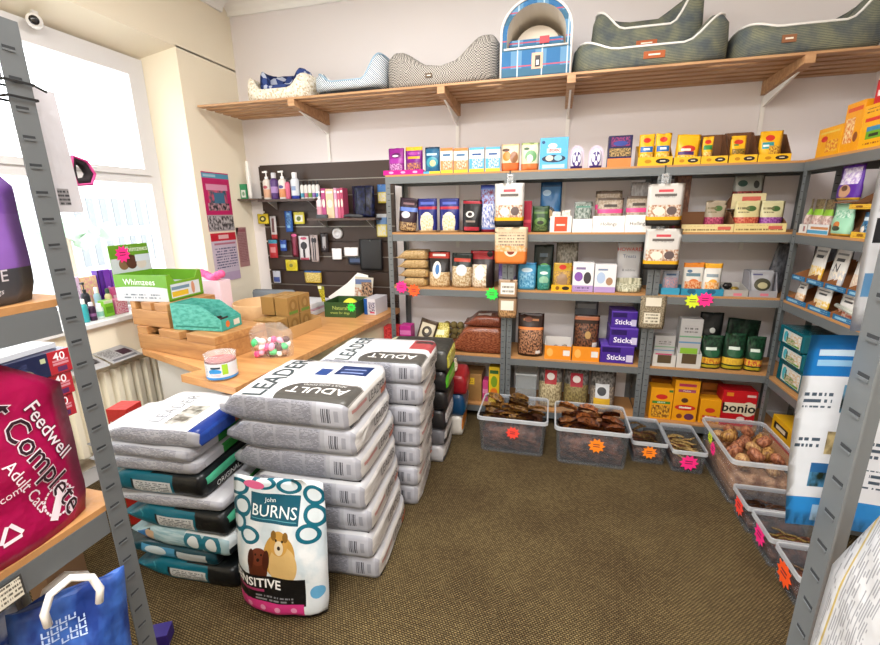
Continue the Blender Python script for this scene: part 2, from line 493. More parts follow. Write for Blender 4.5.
prism(bm, [(XL, ZC-.09), (XL, ZC), (XL+.10, ZC), (XL+.10, ZC-.015), (XL+.06, ZC-.03), (XL+.03, ZC-.06), (XL+.02, ZC-.09)], 'y', YN, YB-.1)
struct(bm, 'trim_2', mat('#f2f1ee', .6))
bm = bmesh.new(); box(bm, XL, XR, YB-.015, YB, 0, .09); struct(bm, 'baseboard_back', M_UPVC)
bm = bmesh.new(); box(bm, XL, XL+.015, YN, YB-.02, 0, .09); struct(bm, 'baseboard_left', M_UPVC)
# street outside
bm = bmesh.new(); box(bm, -40, -3.2, -20, 40, -.75, -.7); o = struct(bm, 'road', mat('#d9d9d6', .9))
b_ = thing('building', 'pale building across the street with rows of narrow windows', 'building', (-16.5, 11.4, -.7), .0)
bm = bmesh.new(); box(bm, -3, 3, -1.7, 2.2, 0, 3.05); finish(bm, 'building_wall', mat('#b9bbbc', .9), b_)
bm = bmesh.new(); box(bm, -3.1, 3.1, -1.8, 2.3, 3.05, 3.2); finish(bm, 'roof_edge', mat('#e8e8e6', .8), b_)
for r in range(2):
    for k in range(9):
        bm = bmesh.new(); box(bm, 3.0, 3.03, -1.5+k*.40, -1.3+k*.40, .75+r*1.15, 1.6+r*1.15); finish(bm, 'window', mat('#6d7276', .6), b_)
bm = bmesh.new()
for i in range(16):
    p = Vector((random.gauss(0, .3), random.gauss(0, .45), 1.9+random.gauss(0, .16)))
    bmesh.ops.create_icosphere(bm, subdivisions=1, radius=random.uniform(.12, .26), matrix=Matrix.Translation(p))
t_ = thing('tree', 'pale green bushy tree seen through the window', 'tree', (-9.5, 6.7, -.7))
finish(bm, 'crown', mat('#8aa58c', .9), t_)
bm = bmesh.new(); tube(bm, [(0,0,0), (0,0,1.9)], .08); finish(bm, 'trunk', mat('#8b7c6c', .9), t_)

# ------------------------------------------------------------------ shelving
POSTS = {}
def post_mesh(sx, sy, H):
    k = (sx, sy, H)
    if k in POSTS: return POSTS[k]
    bm = bmesh.new(); w, t = .035, .0022
    box(bm, *sorted((0, sx*w)), *sorted((0, sy*t)), 0, H, 0)
    box(bm, *sorted((0, sx*t)), *sorted((sy*t, sy*w)), 0, H, 0)
    n = int((H-.03)/.0415)
    for i in range(n):
        z = .03+i*.0415
        a, b = sorted((sx*.012, sx*.029)); e = -sy*.0006
        prism(bm, [(a, z), (b, z+.0005), (b, z+.0042), (a, z+.0042)], 'y', *sorted((0, e)), 1)
        box(bm, a, b, *sorted((0, e*2.2)), z-.0032, z-.0002, 0)
        a, b = sorted((sy*.012, sy*.029)); e = -sx*.0006
        box(bm, *sorted((0, e)), a, b, z, z+.0042, 1)
        box(bm, *sorted((0, e*2.2)), a, b, z-.0032, z-.0002, 0)
    me = bpy.data.meshes.new('upright_post'); bm.normal_update(); bm.to_mesh(me); bm.free()
    me.materials.append(M_STEEL); me.materials.append(M_SLOT)
    POSTS[k] = me
    return me

def shelving(label, loc, rz, w, d, levels, H, topfull=True):
    root = thing('shelving_unit', label, 'shelving unit', loc, rz, 'grey steel shelving units')
    for (x, sx) in ((0, 1), (w, -1)):
        for (y, sy) in ((0, 1), (d, -1)):
            o = bpy.data.objects.new('upright_post', post_mesh(sx, sy, H)); COL.objects.link(o); o.parent = root; o.location = (x, y, 0)
    for i, z in enumerate(levels):
        top = topfull and i == len(levels)-1
        e = .002 if top else .0365
        f = -.003 if top else .0026
        bm = bmesh.new(); zb, zt = z-.012-.047, z-.0125
        y0, y1 = f, d-f
        box(bm, e, w-e, y0, y0+.0018, zb, zt); box(bm, e, w-e, y1-.0018, y1, zb, zt)
        box(bm, e, w-e, y0+.0018, y0+.022, zb, zb+.0018); box(bm, e, w-e, y1-.022, y1-.0018, zb, zb+.0018)
        for x in (e, w-e-.0018): box(bm, x, x+.0018, y0+.0018, y1-.0018, zb, zt)
        s = finish(bm, 'shelf', M_STEEL, root)
        bm = bmesh.new(); box(bm, .003 if top else .0025, w-(.003 if top else .0025), .0035 if not top else -.002, d-.0035, z-.012, z, 0)
        finish(bm, 'shelf_board', M_CHIP, s)
    return root

LV = (.110, .502, .991, 1.384, 1.779)
u1 = shelving('grey steel shelving bay on the back wall beside the dark slatted panel', (-1.165, 3.0, 0), 0, .868, .38, LV, 1.775)
u2 = shelving('middle grey steel shelving bay on the back wall, with purple stick boxes on it', (-.292, 3.0, 0), 0, .920, .38, LV, 1.775)
u3 = shelving('right hand grey steel shelving bay on the back wall, ending behind the corner', (.633, 3.0, 0), 0, .90, .38, LV, 1.775)
u4 = shelving('grey steel shelving bay along the right wall, turned sideways in the far corner', (1.34, 2.99, 0), -PI/2, .91, .40, LV, 1.775)
u5 = shelving('grey steel shelving unit close up, holding the pink and purple food bags', (-.80, -.335, 0), PI/2, .90, .40, (.502, .996, 1.396, 1.79), 1.815, False)
u6 = shelving('grey steel shelving unit close up with leaflets hanging beside its post', (.317, .535, 0), -PI/2, .90, .42, (.10, .70, 1.82), 1.86, False)

# slatted wooden shelf high on the back wall
sh = thing('slatted_shelf', 'long slatted pine shelf on white brackets high on the back wall', 'shelf', (0, 3.395, 2.30))
SX0, SX1 = -2.56, 1.79
for k in range(6):
    bm = bmesh.new(); y = -.495+k*.0865; box(bm, SX0, SX1, y, y+.056, -.014, 0, 0, None, .002); finish(bm, 'slat', M_PINE, sh)
for x in (-1.79, -.73, .055, 1.235):
    bm = bmesh.new(); prism(bm, [(-.498, -.0145), (-.002, -.0145), (-.002, -.095), (-.06, -.095), (-.498, -.055)], 'x', x-.024, x+.024); finish(bm, 'bearer', M_PINE, sh)
    bm = bmesh.new(); prism(bm, [(-.40, -.07), (-.004, -.10), (-.004, -.16), (-.03, -.16)], 'x', x-.006, x+.006); box(bm, x-.012, x+.012, -.006, 0, -.365 if x < -1.5 else -1.05, -.10); 
    finish(bm, 'wall_bracket', M_WHITE, sh)

# ------------------------------------------------------------------ camera and light
cam = bpy.data.cameras.new('camera'); co = bpy.data.objects.new('camera', cam); COL.objects.link(co)
cam.sensor_width = 36; cam.lens = 36*433.24/880; cam.clip_start = .02
yaw, pitch, roll = .255001, .2514508, -.013888
fw = Vector((-math.sin(yaw)*math.cos(pitch), math.cos(yaw)*math.cos(pitch), -math.sin(pitch)))
ri = Vector((math.cos(yaw), math.sin(yaw), 0)); up = ri.cross(fw)
ri, up = ri*math.cos(roll)+up*math.sin(roll), up*math.cos(roll)-ri*math.sin(roll)
co.matrix_world = Matrix(((ri.x, up.x, -fw.x, 0), (ri.y, up.y, -fw.y, 0), (ri.z, up.z, -fw.z, 1.53), (0, 0, 0, 1)))
SC.camera = co
def lamp(n, loc, sx, sy, e, c=(1, .98, .96)):
    l = bpy.data.lights.new(n, 'AREA'); l.shape = 'RECTANGLE'; l.size = sx; l.size_y = sy; l.energy = e; l.color = c
    o = bpy.data.objects.new(n, l); COL.objects.link(o); o.location = loc
    return o
lamp('ceiling_lamp', (-.45, 1.75, 3.08), 1.5, .35, 72)
lamp('ceiling_lamp', (-.45, -.1, 3.08), 1.5, .35, 105)
lamp('ceiling_lamp', (-.45, -1.7, 3.08), 1.5, .35, 125)
w = bpy.data.worlds.new('sky'); SC.world = w; w.use_nodes = True
w.node_tree.nodes['Background'].inputs[0].default_value = (.93, .97, 1, 1); w.node_tree.nodes['Background'].inputs[1].default_value = 7.0
SC.view_settings.view_transform = 'Standard'; SC.view_settings.look = 'None'; SC.view_settings.gamma = 1; SC.view_settings.use_curve_mapping = False
SC.view_settings.exposure = -0.22
SC.cycles.use_denoising = True
SC.cycles.max_bounces = 8; SC.cycles.transparent_max_bounces = 16; SC.cycles.sample_clamp_indirect = 6

# ------------------------------------------------------------------ goods on the back shelves
G_CAT = 'packets on the top shelf'
# --- top shelf
mag = pm('#8e1a86', 'n .1 .9 .08 .4 #d9a0cf #7a1472 9;r 0 1 .42 .6 #a63aa0;e .5 .72 .3 .1 #5a1058;e .45 .7 .2 .04 #f3d9ef')
tray('display_tray', 'low magenta tray holding two purple pouches at the left end of the top shelf', 'tray', (-1.037,3.015,1.779,0.29,0.031), .11, .022, mat('#d0148c', .5), pm('#d0148c', 'e .2 .5 .06 .25 #f2b0dc;e .5 .5 .06 .25 #f2b0dc;e .8 .5 .06 .25 #f2b0dc'), slope=.9)
pouch('treat_pouch', 'purple pouch with a pale picture, first packet from the left on the top shelf', 'pouch', (-1.095,3.025,1.782,0.114,0.175), .05, mag, rx=-.04)
pouch('treat_pouch', 'purple pouch with a yellow band along its top, second packet on the top shelf', 'pouch', (-0.965,3.025,1.782,0.123,0.179), .05, pm('#7a1a80', 'r 0 1 .86 1 #f0b42a;n .1 .9 .1 .4 #c98a4a #6a1470 8;r .15 .85 .55 .64 #f0a42a;e .5 .75 .35 .07 #a8409c'), rx=-.04)
tray('display_tray', 'low yellow and blue tray under the teal pouch on the top shelf', 'tray', (-0.83,3.015,1.779,0.117,0.015), .10, .02, mat('#3a9ad0', .5), pm('#f2d83a', 'r 0 .35 0 1 #5ab0e0'), slope=.9)
pouch('treat_pouch', 'dark teal pouch in a low tray between the purple and orange packets', 'pouch', (-0.831,3.025,1.782,0.103,0.17), .045, pm('#1d5f86', 'e .5 .42 .4 .2 #3f97a8;e .55 .38 .2 .12 #d8c89a;r .1 .8 .68 .76 #bfe0ee;r 0 1 .93 1 #123a55'))
cart_o = pm('#f2eee4', 'r 0 1 .12 .5 #ef9a62;n .2 .9 .15 .5 #f7d9c2 #e07b3c 7;r 0 1 0 .12 #f3d040;r 0 1 .88 1 #ee8a4a;r .2 .8 .68 .76 #2a6a9a')
cart_b = pm('#f1f1ea', 'r 0 1 .12 .55 #5fb4dc;n .2 .9 .15 .55 #dfeef5 #3f98c8 7;r 0 1 0 .14 #f3d040;r 0 1 .9 1 #62b6e0;r .2 .8 .68 .76 #2a5a9a')
for i, (p, m, l) in enumerate((((-0.726,3.02,1.779,0.084,0.161), cart_o, 'orange and white carton beside the teal pouch on the top shelf'), ((-0.629,3.02,1.779,0.096,0.156), cart_o, 'orange and white carton next to the blue cartons on the top shelf'),
    ((-0.521,3.02,1.779,0.099,0.155), cart_b, 'pale blue and white carton touching an orange carton on the top shelf'), ((-0.413,3.02,1.779,0.095,0.153), cart_b, 'pale blue and white carton next to the peach pouch on the top shelf'))):
    carton('treat_carton', l, 'carton', p, .05, m, 'small treat cartons on the top shelf')
pouch('treat_pouch', 'peach pouch with orange foot, right of the pale blue cartons', 'pouch', (-0.3,3.02,1.779,0.118,0.167), .05, pm('#ecd9b8', 'r 0 1 0 .3 #e0703a;e .3 .55 .22 .18 #f08a3a;e .7 .5 .22 .22 #9a6a48;e .25 .78 .2 .06 #5a3a2a;r 0 1 .93 1 #d8b98a'))
pouch('treat_pouch', 'cream and green pouch with orange foot, left of the large blue carton', 'pouch', (-0.174,3.02,1.779,0.113,0.169), .05, pm('#dfdcbc', 'r 0 1 0 .24 #e07a42;e .55 .5 .32 .22 #6aa06a;e .5 .42 .18 .14 #e8ded0;e .3 .78 .16 .05 #3a5a3a;r 0 1 .92 1 #a8b87a'))
carton('treat_carton', 'large sky blue carton standing in the middle of the top shelf', 'carton', (-0.025,3.02,1.779,0.173,0.191), .06, pm('#5db6e4', 'e .5 .34 .42 .12 #2a3a55;e .35 .36 .14 .09 #d9d2c4;e .66 .36 .14 .09 #8fc4e0;r .25 .75 .52 .66 #f2f6f8;n .28 .72 .53 .65 #e0403a #f2f6f8 14;e .45 .74 .16 .08 #e8eef2;r .1 .9 .04 .16 #b8d0ea;e .12 .86 .06 .05 #1d4a7a'))
for p, l in (((0.117,3.03,1.779,0.089,0.141), 'dome topped purple and white blister pack, left one of a pair'), ((0.233,3.03,1.779,0.089,0.136), 'dome topped purple and white blister pack beside the navy carton')):
    x, y, z, w, h = p
    r = thing('blister_pack', l, 'pack', (x, y, z+.0005), 0, 'domed packs on the top shelf')
    bm = bmesh.new(); pts = [(-w/2, 0), (w/2, 0), (w/2, h*.62)] + [(w/2*math.cos(a), h*.62+h*.38*math.sin(a)) for a in [PI*k/10 for k in range(1, 10)]] + [(-w/2, h*.62)]
    prism(bm, pts, 'y', .02, .045); finish(bm, 'backing_card', pm('#d9c8dc', 'r .2 .8 0 .7 #5a3f86'), r)
    bm = bmesh.new(); lathe(bm, [(w*.40, .002), (w*.43, h*.2), (w*.42, h*.5), (w*.3, h*.75), (w*.1, h*.86)], 14, 0, (0, .02), 1, .45)
    finish(bm, 'dome', pm('#e9e4ee', 'r 0 1 0 .12 #4a3a80;e .5 .45 .36 .4 #4a3a80;e .3 .5 .12 .2 #ece8f0;e .7 .5 .12 .2 #ece8f0;e .5 .25 .12 .12 #ece8f0;r .46 .54 .6 1 #f8f8fa'), r, True)
carton('treat_carton', 'navy carton with an orange foot on the top shelf, left of the yellow packs', 'carton', (0.368,3.02,1.779,0.136,0.182), .07, pm('#23204e', 'r 0 1 0 .28 #f08a4a;n .05 .95 .34 .6 #c8a46a #3a3a2a 9;n .1 .9 .66 .95 #9a3a6a #2a2a66 8;e .5 .75 .3 .08 #3a4a9a'))
YEL = '#f2b61c'
def ytray(l, p, hb, **k): return tray('display_tray', l, 'tray', p, .13, hb, M_BROWN, pm('#f5c02a', 'e .3 .5 .1 .22 #c88a1c;e .72 .5 .2 .3 #2a2622;r .64 .8 .45 .58 #e8dcc0'), 'yellow lipped trays on the top shelf', 0, inner=pm('#b98a2a' if k.get('yin') else '#6e472c'), slope=.75)
ytray('yellow lipped tray holding two yellow pouches, beside the navy carton', (0.57,3.015,1.779,0.192,0.05), .13, yin=1)
yp = pm(YEL, 'r .1 .9 .42 .6 #2a6ab0;e .5 .8 .24 .08 #d43a2a;n .1 .9 .06 .36 #f7dc8a #e09a1c 7;r .3 .7 .48 .55 #f0f0f0')
pouch('treat_pouch', 'yellow pouch with a blue band in the first yellow tray, the left one', 'pouch', (0.521,3.022,1.783,0.087,0.179), .05, yp, seed=2)
pouch('treat_pouch', 'yellow pouch with a blue band in the first yellow tray, the right one', 'pouch', (0.612,3.022,1.783,0.088,0.18), .05, yp, seed=8)
ytray('yellow lipped tray under the slanting yellow bag on the top shelf', (0.746,3.015,1.779,0.141,0.043), .045, yin=1)
pouch('treat_pouch', 'wide yellow pouch with a slanting top, resting in a yellow tray', 'pouch', (0.74,3.022,1.783,0.133,0.167), .06, pm(YEL, 'e .5 .5 .3 .12 #c83a2a;r .1 .75 .28 .4 #4a2a6a;n .1 .9 .05 .25 #f7dc8a #d89018 7;r .2 .6 .42 .5 #f8f0d0'), ry=.05, rx=-.05)
ytray('brown cardboard tray with yellow lip holding a green banded pouch, next to the slanting bag', (0.89,3.015,1.779,0.138,0.042), .175)
pouch('treat_pouch', 'yellow and green pouch leaning at the left of a half empty brown tray', 'pouch', (0.849,3.022,1.783,0.058,0.148), .05, pm(YEL, 'r .1 .9 .5 .68 #3a8a4a;n .1 .9 .1 .42 #f7dc8a #d89018 7;e .5 .8 .3 .08 #d43a2a'))
ytray('brown cardboard tray with yellow lip, second from the right end of the top shelf', (1.038,3.015,1.779,0.142,0.042), .18)
pouch('treat_pouch', 'yellow pouch with a green and brown picture, alone in a brown tray', 'pouch', (1.008,3.022,1.783,0.08,0.145), .05, pm(YEL, 'r .1 .9 .3 .5 #5a6a2a;n .1 .9 .3 .5 #b88a3a #3a4a1a 9;e .5 .76 .3 .09 #d43a2a;r .2 .5 .62 .68 #3a8a4a'))
ytray('yellow lipped tray at the right end of the top shelf, its side pale grey', (1.196,3.015,1.779,0.161,0.04), .16)
pouch('treat_pouch', 'yellow pouch with a teal label in the tray at the corner', 'pouch', (1.176,3.022,1.783,0.114,0.163), .05, pm(YEL, 'r .12 .62 .4 .62 #3a9aa0;e .45 .76 .2 .1 #d43a2a;n .4 .95 .2 .5 #a86a2a #f2c64a 9;r .16 .4 .47 .54 #e8f4f0'))

# --- second shelf, left bay
pouch('treat_pouch', 'tilted dark maroon and blue pouch, first on the second shelf', 'pouch', (-1.034,3.03,1.384,0.136,0.233), .06, pm('#33222e', 'r 0 1 .6 .72 #6a86d0;e .4 .5 .25 .1 #d9d0d8;n 0 1 .02 .28 #c8a878 #5a3a30 8;r .2 .8 .8 .86 #8a6a70'), ry=.10)
bisc = pm('#232a72', 'r 0 1 .68 .76 #b02a3a;e .5 .3 .34 .3 #e4dcc6;n .2 .8 .05 .5 #d8b888 #efe6cf 9;r .15 .85 .82 .9 #5a6ac0;r 0 1 .0 .06 #c8b088')
pouch('treat_pouch', 'royal blue pouch with pale biscuits, left one of a matching pair', 'pouch', (-0.88,3.03,1.384,0.143,0.233), .07, bisc, 'pair of blue biscuit pouches', seed=3)
pouch('treat_pouch', 'royal blue pouch with pale biscuits, next to the black pouch', 'pouch', (-0.719,3.03,1.384,0.142,0.23), .07, bisc, 'pair of blue biscuit pouches', seed=9)
pouch('treat_pouch', 'black pouch with red top band on the second shelf of the left bay', 'pouch', (-0.559,3.03,1.384,0.133,0.214), .06, pm('#1d1a1c', 'r 0 1 .88 .96 #a82030;e .4 .55 .22 .1 #d8d4d0;e .4 .55 .12 .06 #2a2022;r .2 .7 .3 .36 #8a7a70;r .1 .9 .04 .16 #b03040'), ry=.03)
pouch('treat_pouch', 'tall shiny blue pouch with red swirls behind the hanging white packet', 'pouch', (-0.44,3.05,1.384,0.12,0.313), .06, pm('#6a8ac8', 'n 0 1 .1 .9 #7a2038 #8fa8dc 6;n 0 1 .1 .6 #e8e8f0 #5a70b8 7;r 0 1 .92 1 #3a4a9a;r 0 1 0 .06 #8a1a3a'))
# strips of packets hung in front of the uprights
nut = pm('#d8d4ce', 'r 0 1 .14 .24 #f0b41c;r 0 1 0 .14 #2c2a28;n .05 .95 .22 .5 #b07a58 #e8dccb 8;e .35 .35 .16 .1 #f6ead8;e .7 .36 .14 .1 #6a5a58;r .3 .7 .80 .86 #d8505a;r .2 .8 .7 .76 #6a6460')
def hung(name, label, p, d, m, **k):
    o = pouch(name, label, 'hanging pouch', p, d, m, 'packets hung on strips before the shelves', wav=.003, **k)
    return o
def clip(parent_label, x, y, z, h):
    r = thing('hanging_strip', parent_label, 'strip', (x, y, z), 0, 'clear hanging strips')
    bm = bmesh.new(); box(bm, -.020, .020, .012, .0135, -h, .055); finish(bm, 'strip', clear_mat('strip', '#ffffff', .25), r)
    bm = bmesh.new(); tube(bm, [(0, .012, .02), (0, -.006, .012), (0, -.016, 0), (0, -.008, -.008)], .003, 6); tube(bm, [(-.012, .010, .045), (.012, .010, .045)], .005, 6); finish(bm, 'hook', mat('#c8c8ca', .3, .8), r)
    return r
xa, _, za, wa, ha = (-0.292,2.955,1.423,0.192,0.275)
clip('clear hanging strip on the upright between the left and middle bays', xa, 2.965, za+ha+.004, .50)
hung('hanging_pouch', 'white packet with yellow and black foot hanging at the top of the left strip', (xa, 2.945, za, wa, ha), .022, nut, words=(('NUTRIBITES', .07, .5, .72, '#5a5450'),))
hung('hanging_pouch', 'orange and beige paper packet hanging under a white one', (-0.273,2.94,1.18,0.217,0.24), .022, pm('#dcc4a2', 'r 0 1 0 .34 #e8823a;e .5 .36 .2 .16 #f2dcc0;e .5 .36 .12 .11 #8a3a28;t .1 .9 .5 .85 #8a7a68 12;n 0 1 .34 .5 #e8a060 #dcc4a2 6'))
hung('hanging_pouch', 'small clear packet of brown chews with two white labels by the green star', (-0.286,2.945,0.805,0.13,0.266), .02, pm('#a8896a', 'r .12 .85 .62 .92 #f0ece2;r .15 .82 .2 .45 #ece4d6;r 0 1 .5 .56 #4a3a2a;t .2 .8 .66 .88 #7a7468 9;n 0 1 0 .2 #c89a6a #7a5a3a 8'))
xa, _, za, wa, ha = (0.64,2.955,1.424,0.201,0.247)
clip('clear hanging strip on the upright between the middle and right bays', xa-.01, 2.965, za+ha+.004, .42)
hung('hanging_pouch', 'white packet with yellow and black foot, upper one of the right strip', (xa, 2.945, za, wa, ha), .022, nut, words=(('NUTRIBITES', .08, .5, .7, '#5a5450'),))
hung('hanging_pouch', 'white packet with yellow and black foot, lower one of the right strip', (0.651,2.94,1.158,0.204,0.249), .022, nut, words=(('NUTRIBITES', .08, .5, .7, '#5a5450'),))
hung('hanging_pouch', 'clear packet of pale chews with cream labels between purple boxes and grey boxes', (0.637,2.945,0.777,0.152,0.215), .02, pm('#8a7c66', 'r .2 .8 .68 .93 #e8e0cc;r .14 .86 .5 .58 #3a342c;r .18 .8 .16 .48 #e4dcc6;n 0 1 0 .95 #a89a80 #6a5e4a 12;r .2 .8 .68 .93 #e8e0cc;r .18 .8 .16 .48 #e4dcc6;t .24 .74 .2 .44 #7a7260 10'))

# --- second shelf, middle bay
carton('treat_carton', 'narrow crimson carton half hidden behind the hanging white packet', 'carton', (-0.178,3.06,1.384,0.052,0.204), .04, pm('#b01c3c', 'r 0 1 .3 .4 #d84a5c'))
pouch('treat_pouch', 'bottle green pouch standing left of the small white tray', 'pouch', (-0.091,3.05,1.384,0.111,0.17), .06, pm('#2e4a28', 'e .5 .4 .36 .16 #6a8a4a;e .5 .36 .2 .08 #2a3020;r .1 .9 .7 .78 #5a7a3a;n .1 .9 .05 .25 #6a7a4a #2e4a28 9'))
o = pouch('treat_pouch', 'blue pouch with a brown picture, pinned high against the wall behind the green one', 'pouch', (-0.031,3.16,1.384,0.14,0.327), .05, pm('#3a78b0', 'r 0 1 .9 1 #24507e;e .45 .36 .28 .14 #2a2a30;e .42 .36 .2 .09 #c8a878;n .1 .9 .0 .2 #a8c4dc #4a88bc 7;e .3 .78 .2 .06 #a8cce8'))
tray('display_tray', 'small white tray with a red front label on the second shelf', 'tray', (0.041,3.02,1.384,0.136,0.105), .10, .075, mat('#f0ece4', .6), pm('#f1ece6', 'r .2 .8 .05 .95 #e0583a;r .3 .7 .4 .5 #f4e4da'), slope=.7)
for i, (a, l) in enumerate(((((0.01,3.03,1.388,0.057,0.127)), 'pale sachet with a red corner in the small white tray, left one'), (((0.072,3.03,1.388,0.057,0.135)), 'pale sachet with a red corner in the small white tray, right one'))):
    pouch('treat_sachet', l, 'sachet', a, .02, pm('#e6ded2', 'e .6 .62 .3 .2 #c85a4a;n .1 .9 .3 .9 #d8c8b8 #f0e8de 6'), rx=-.1)
wl = mat('#eae6e0', .6)
for i, (p, l) in enumerate((((0.176,3.02,1.384,0.121,0.085), 'white lipped tray with the dull silver pouch'), ((0.336,3.02,1.384,0.191,0.102), 'white lipped tray holding pink banded brown pouches, left one'), ((0.512,3.02,1.384,0.154,0.106), 'white lipped tray beside the right hanging strip'))):
    tray('display_tray', l, 'tray', p, .15, .085, wl, mat('#f0ede8', .5), 'white lipped trays', words=(('Hollings', .30, .5, .5, '#4a4440'),) if i else ())
pouch('treat_pouch', 'dull silver and green pouch leaning in the first white lipped tray', 'pouch', (0.172,3.03,1.388,0.11,0.187), .05, pm('#8a938c', 'n 0 1 .3 .9 #a8b0a8 #5a6a60 5;e .5 .3 .36 .16 #2e3634;r .1 .9 .8 .86 #5a8a7a'))
hol = pm('#a8947f', 'n 0 1 .42 1 #b8aa9a #98866f 6;r 0 1 .54 .66 #ec4f8c;r .25 .75 .72 .80 #4a4038;r 0 1 .92 1 #5a4c40;e .5 .12 .3 .09 #4a3c34')
pouch('treat_pouch', 'brown pouch with a pink band, front one in the left white tray', 'pouch', (0.344,3.03,1.388,0.156,0.208), .06, hol)
pouch('treat_pouch', 'brown pouch with a pink band, standing taller behind its twin', 'pouch', (0.336,3.095,1.388,0.163,0.254), .05, hol)
pouch('treat_pouch', 'brown pouch with a pink band in the tray by the right hanging strip', 'pouch', (0.512,3.03,1.388,0.154,0.22), .06, hol)
pouch('treat_pouch', 'plain grey backed pouch behind the pink banded one near the right strip', 'pouch', (0.53,3.095,1.388,0.118,0.303), .05, pm('#8f8a88', 'e .4 .6 .12 .08 #e8e8e8;n 0 1 0 1 #9a9694 #85807e 5'))
# --- second shelf, right bay
tray('display_tray', 'brown cardboard tray with cream lip, nearly empty, right of the hanging strip', 'tray', (0.903,3.02,1.384,0.283,0.046), .17, .12, M_BROWN, pm('#e8d49a', 't .04 .96 .2 .8 #8a7448 1.3;r .7 .95 .3 .7 #d8685a'), 'cream lipped trays')
tray('display_tray', 'cream lipped tray with a red and a purple pouch at the corner', 'tray', (1.183,3.02,1.384,0.27,0.05), .17, .10, M_BROWN, pm('#ead694', 't .04 .96 .2 .8 #8a7448 1.3;r .66 .92 .3 .7 #d8685a'), 'cream lipped trays')
carton('treat_carton', 'brown box with a pink corner half hidden behind the upper right hanging packet', 'carton', (0.792,3.2,1.384,0.082,0.343), .09, pm('#7a4a34', 'r 0 1 0 .3 #b04a6a;n 0 1 .4 1 #8a5a40 #5a3626 5'))
def win(b, c1, c2): return pm(b, 'r 0 1 .06 .46 %s;n .05 .95 .06 .46 %s %s 8;e .62 .74 .2 .09 #4a6a3a;t .1 .55 .6 .85 #7a7050 7' % (c1, c2, c1))
pouch('treat_pouch', 'beige pouch with a dark pink window standing in the nearly empty tray', 'pouch', (0.951,3.05,1.388,0.113,0.179), .06, win('#a89a84', '#8a2a4a', '#c85a7a'), rx=.06)
pouch('treat_pouch', 'cream pouch with a red window, front row by the corner', 'pouch', (1.115,3.03,1.388,0.137,0.176), .06, win('#d8cc98', '#b03a30', '#d87a5a'))
pouch('treat_pouch', 'cream pouch with a purple window at the right end of the second shelf', 'pouch', (1.248,3.03,1.388,0.12,0.173), .06, win('#d4cca0', '#7a2f80', '#b06ab0'))
tray('display_tray', 'upper cream lipped tray stacked over the red window pouch', 'tray', (1.131,3.1,1.519,0.178,0.089), .13, .03, M_BROWN, pm('#e6d8a8', 'r .3 .85 .2 .8 #d86a5a'), slope=.9)
pouch('treat_pouch', 'clear topped pouch of dark red chews in the upper stacked tray', 'pouch', (1.126,3.105,1.523,0.162,0.189), .06, pm('#8e8f88', 'r 0 1 .04 .52 #7a2a28;n .05 .95 .04 .52 #a84a44 #5a1c1c 8;e .3 .76 .16 .1 #2f4a40;e .75 .72 .1 .12 #3a3a38;r .48 .52 0 .5 #6a1e1e'))
bm = bmesh.new(); box(bm, -.055, .055, 0, .12, 0, .131); o = finish(bm, 'carton', [M_KRAFT]); place(o, ((1.142,3.115,1.541)[0], 3.196, 1.385)); tag(o, 'plain cardboard box holding up the stacked cream tray', 'carton')

# --- third shelf, left bay
for i in range(4):
    x, y, z, w, h = (-1.008,3.03,0.991,0.236,0.268)
    bm = bmesh.new(); t = h/4
    o = block_bag('biscuit_bag', ['bottom sack of the four small tan sacks piled on the third shelf', 'second sack up in the pile of four small tan sacks', 'third sack up in the pile of four small tan sacks', 'topmost sack of the pile of four small tan sacks'][i], (x+(i % 2)*.006, y+.09, z+i*t*.985+.001), (i-1.5)*.04, w*.98, .17, t*.97,
        [pm('#c8a874', 'n 0 1 0 1 #d8bc8c #a8844e 14', 'xy', .3), pm('#b8965e', 'n 0 1 0 1 #d0b282 #94723e 9', 'xz', .3), mat('#b8965e', .4)], 'small tan sacks', seed=i+30, plan=.9)
    bm.free()
pb = lambda top: pm('#201a18', 'r 0 1 .78 .98 %s;r 0 1 0 .5 #c8b088;n 0 1 0 .5 #dcc8a4 #a88a5c 9;e .42 .42 .2 .26 #e4e0da;r .7 .95 .3 .76 #1c1614;r .15 .85 .84 .92 #e8d8d0' % top)
pouch('treat_pouch', 'black pouch with red top and biscuit window beside the tan sacks', 'pouch', (-0.799,3.03,0.991,0.162,0.256), .08, pm('#201a18', 'r 0 1 .80 .97 #a83226;r 0 1 0 .42 #cfae80;n 0 1 0 .42 #dfc8a0 #b08c5c 9;e .42 .48 .2 .24 #e8e4de;e .45 .5 .1 .14 #4a7ab0;r .2 .8 .86 .92 #f0dcd4'))
pouch('treat_pouch', 'black topped pouch of pale biscuits, middle one of three on the third shelf', 'pouch', (-0.635,3.03,0.991,0.15,0.243), .08, pm('#1c2420', 'r 0 1 0 .6 #cdb48e;n 0 1 0 .6 #e0cfae #a8875a 9;e .5 .5 .26 .16 #c8d4dc;r .1 .9 .74 .84 #b8402e'), ry=.04)
pouch('treat_pouch', 'pouch with red and black top and cream biscuits, nearest the left hanging strip', 'pouch', (-0.483,3.05,0.991,0.173,0.264), .08, pm('#2a2022', 'r 0 1 .76 .98 #9c1f28;r 0 .68 0 .62 #d8cab4;n 0 .68 0 .62 #ece2d0 #b89c78 8;e .4 .4 .2 .2 #f0ece6;e .8 .9 .12 .08 #1a1416'))
pouch('treat_pouch', 'small violet and grey pouch behind the hanging packet with two labels', 'pouch', (-0.303,3.04,0.991,0.125,0.177), .05, pm('#55407a', 'r .5 1 0 1 #8a8a92;n 0 1 0 .5 #8a8298 #4a3a6a 6'))
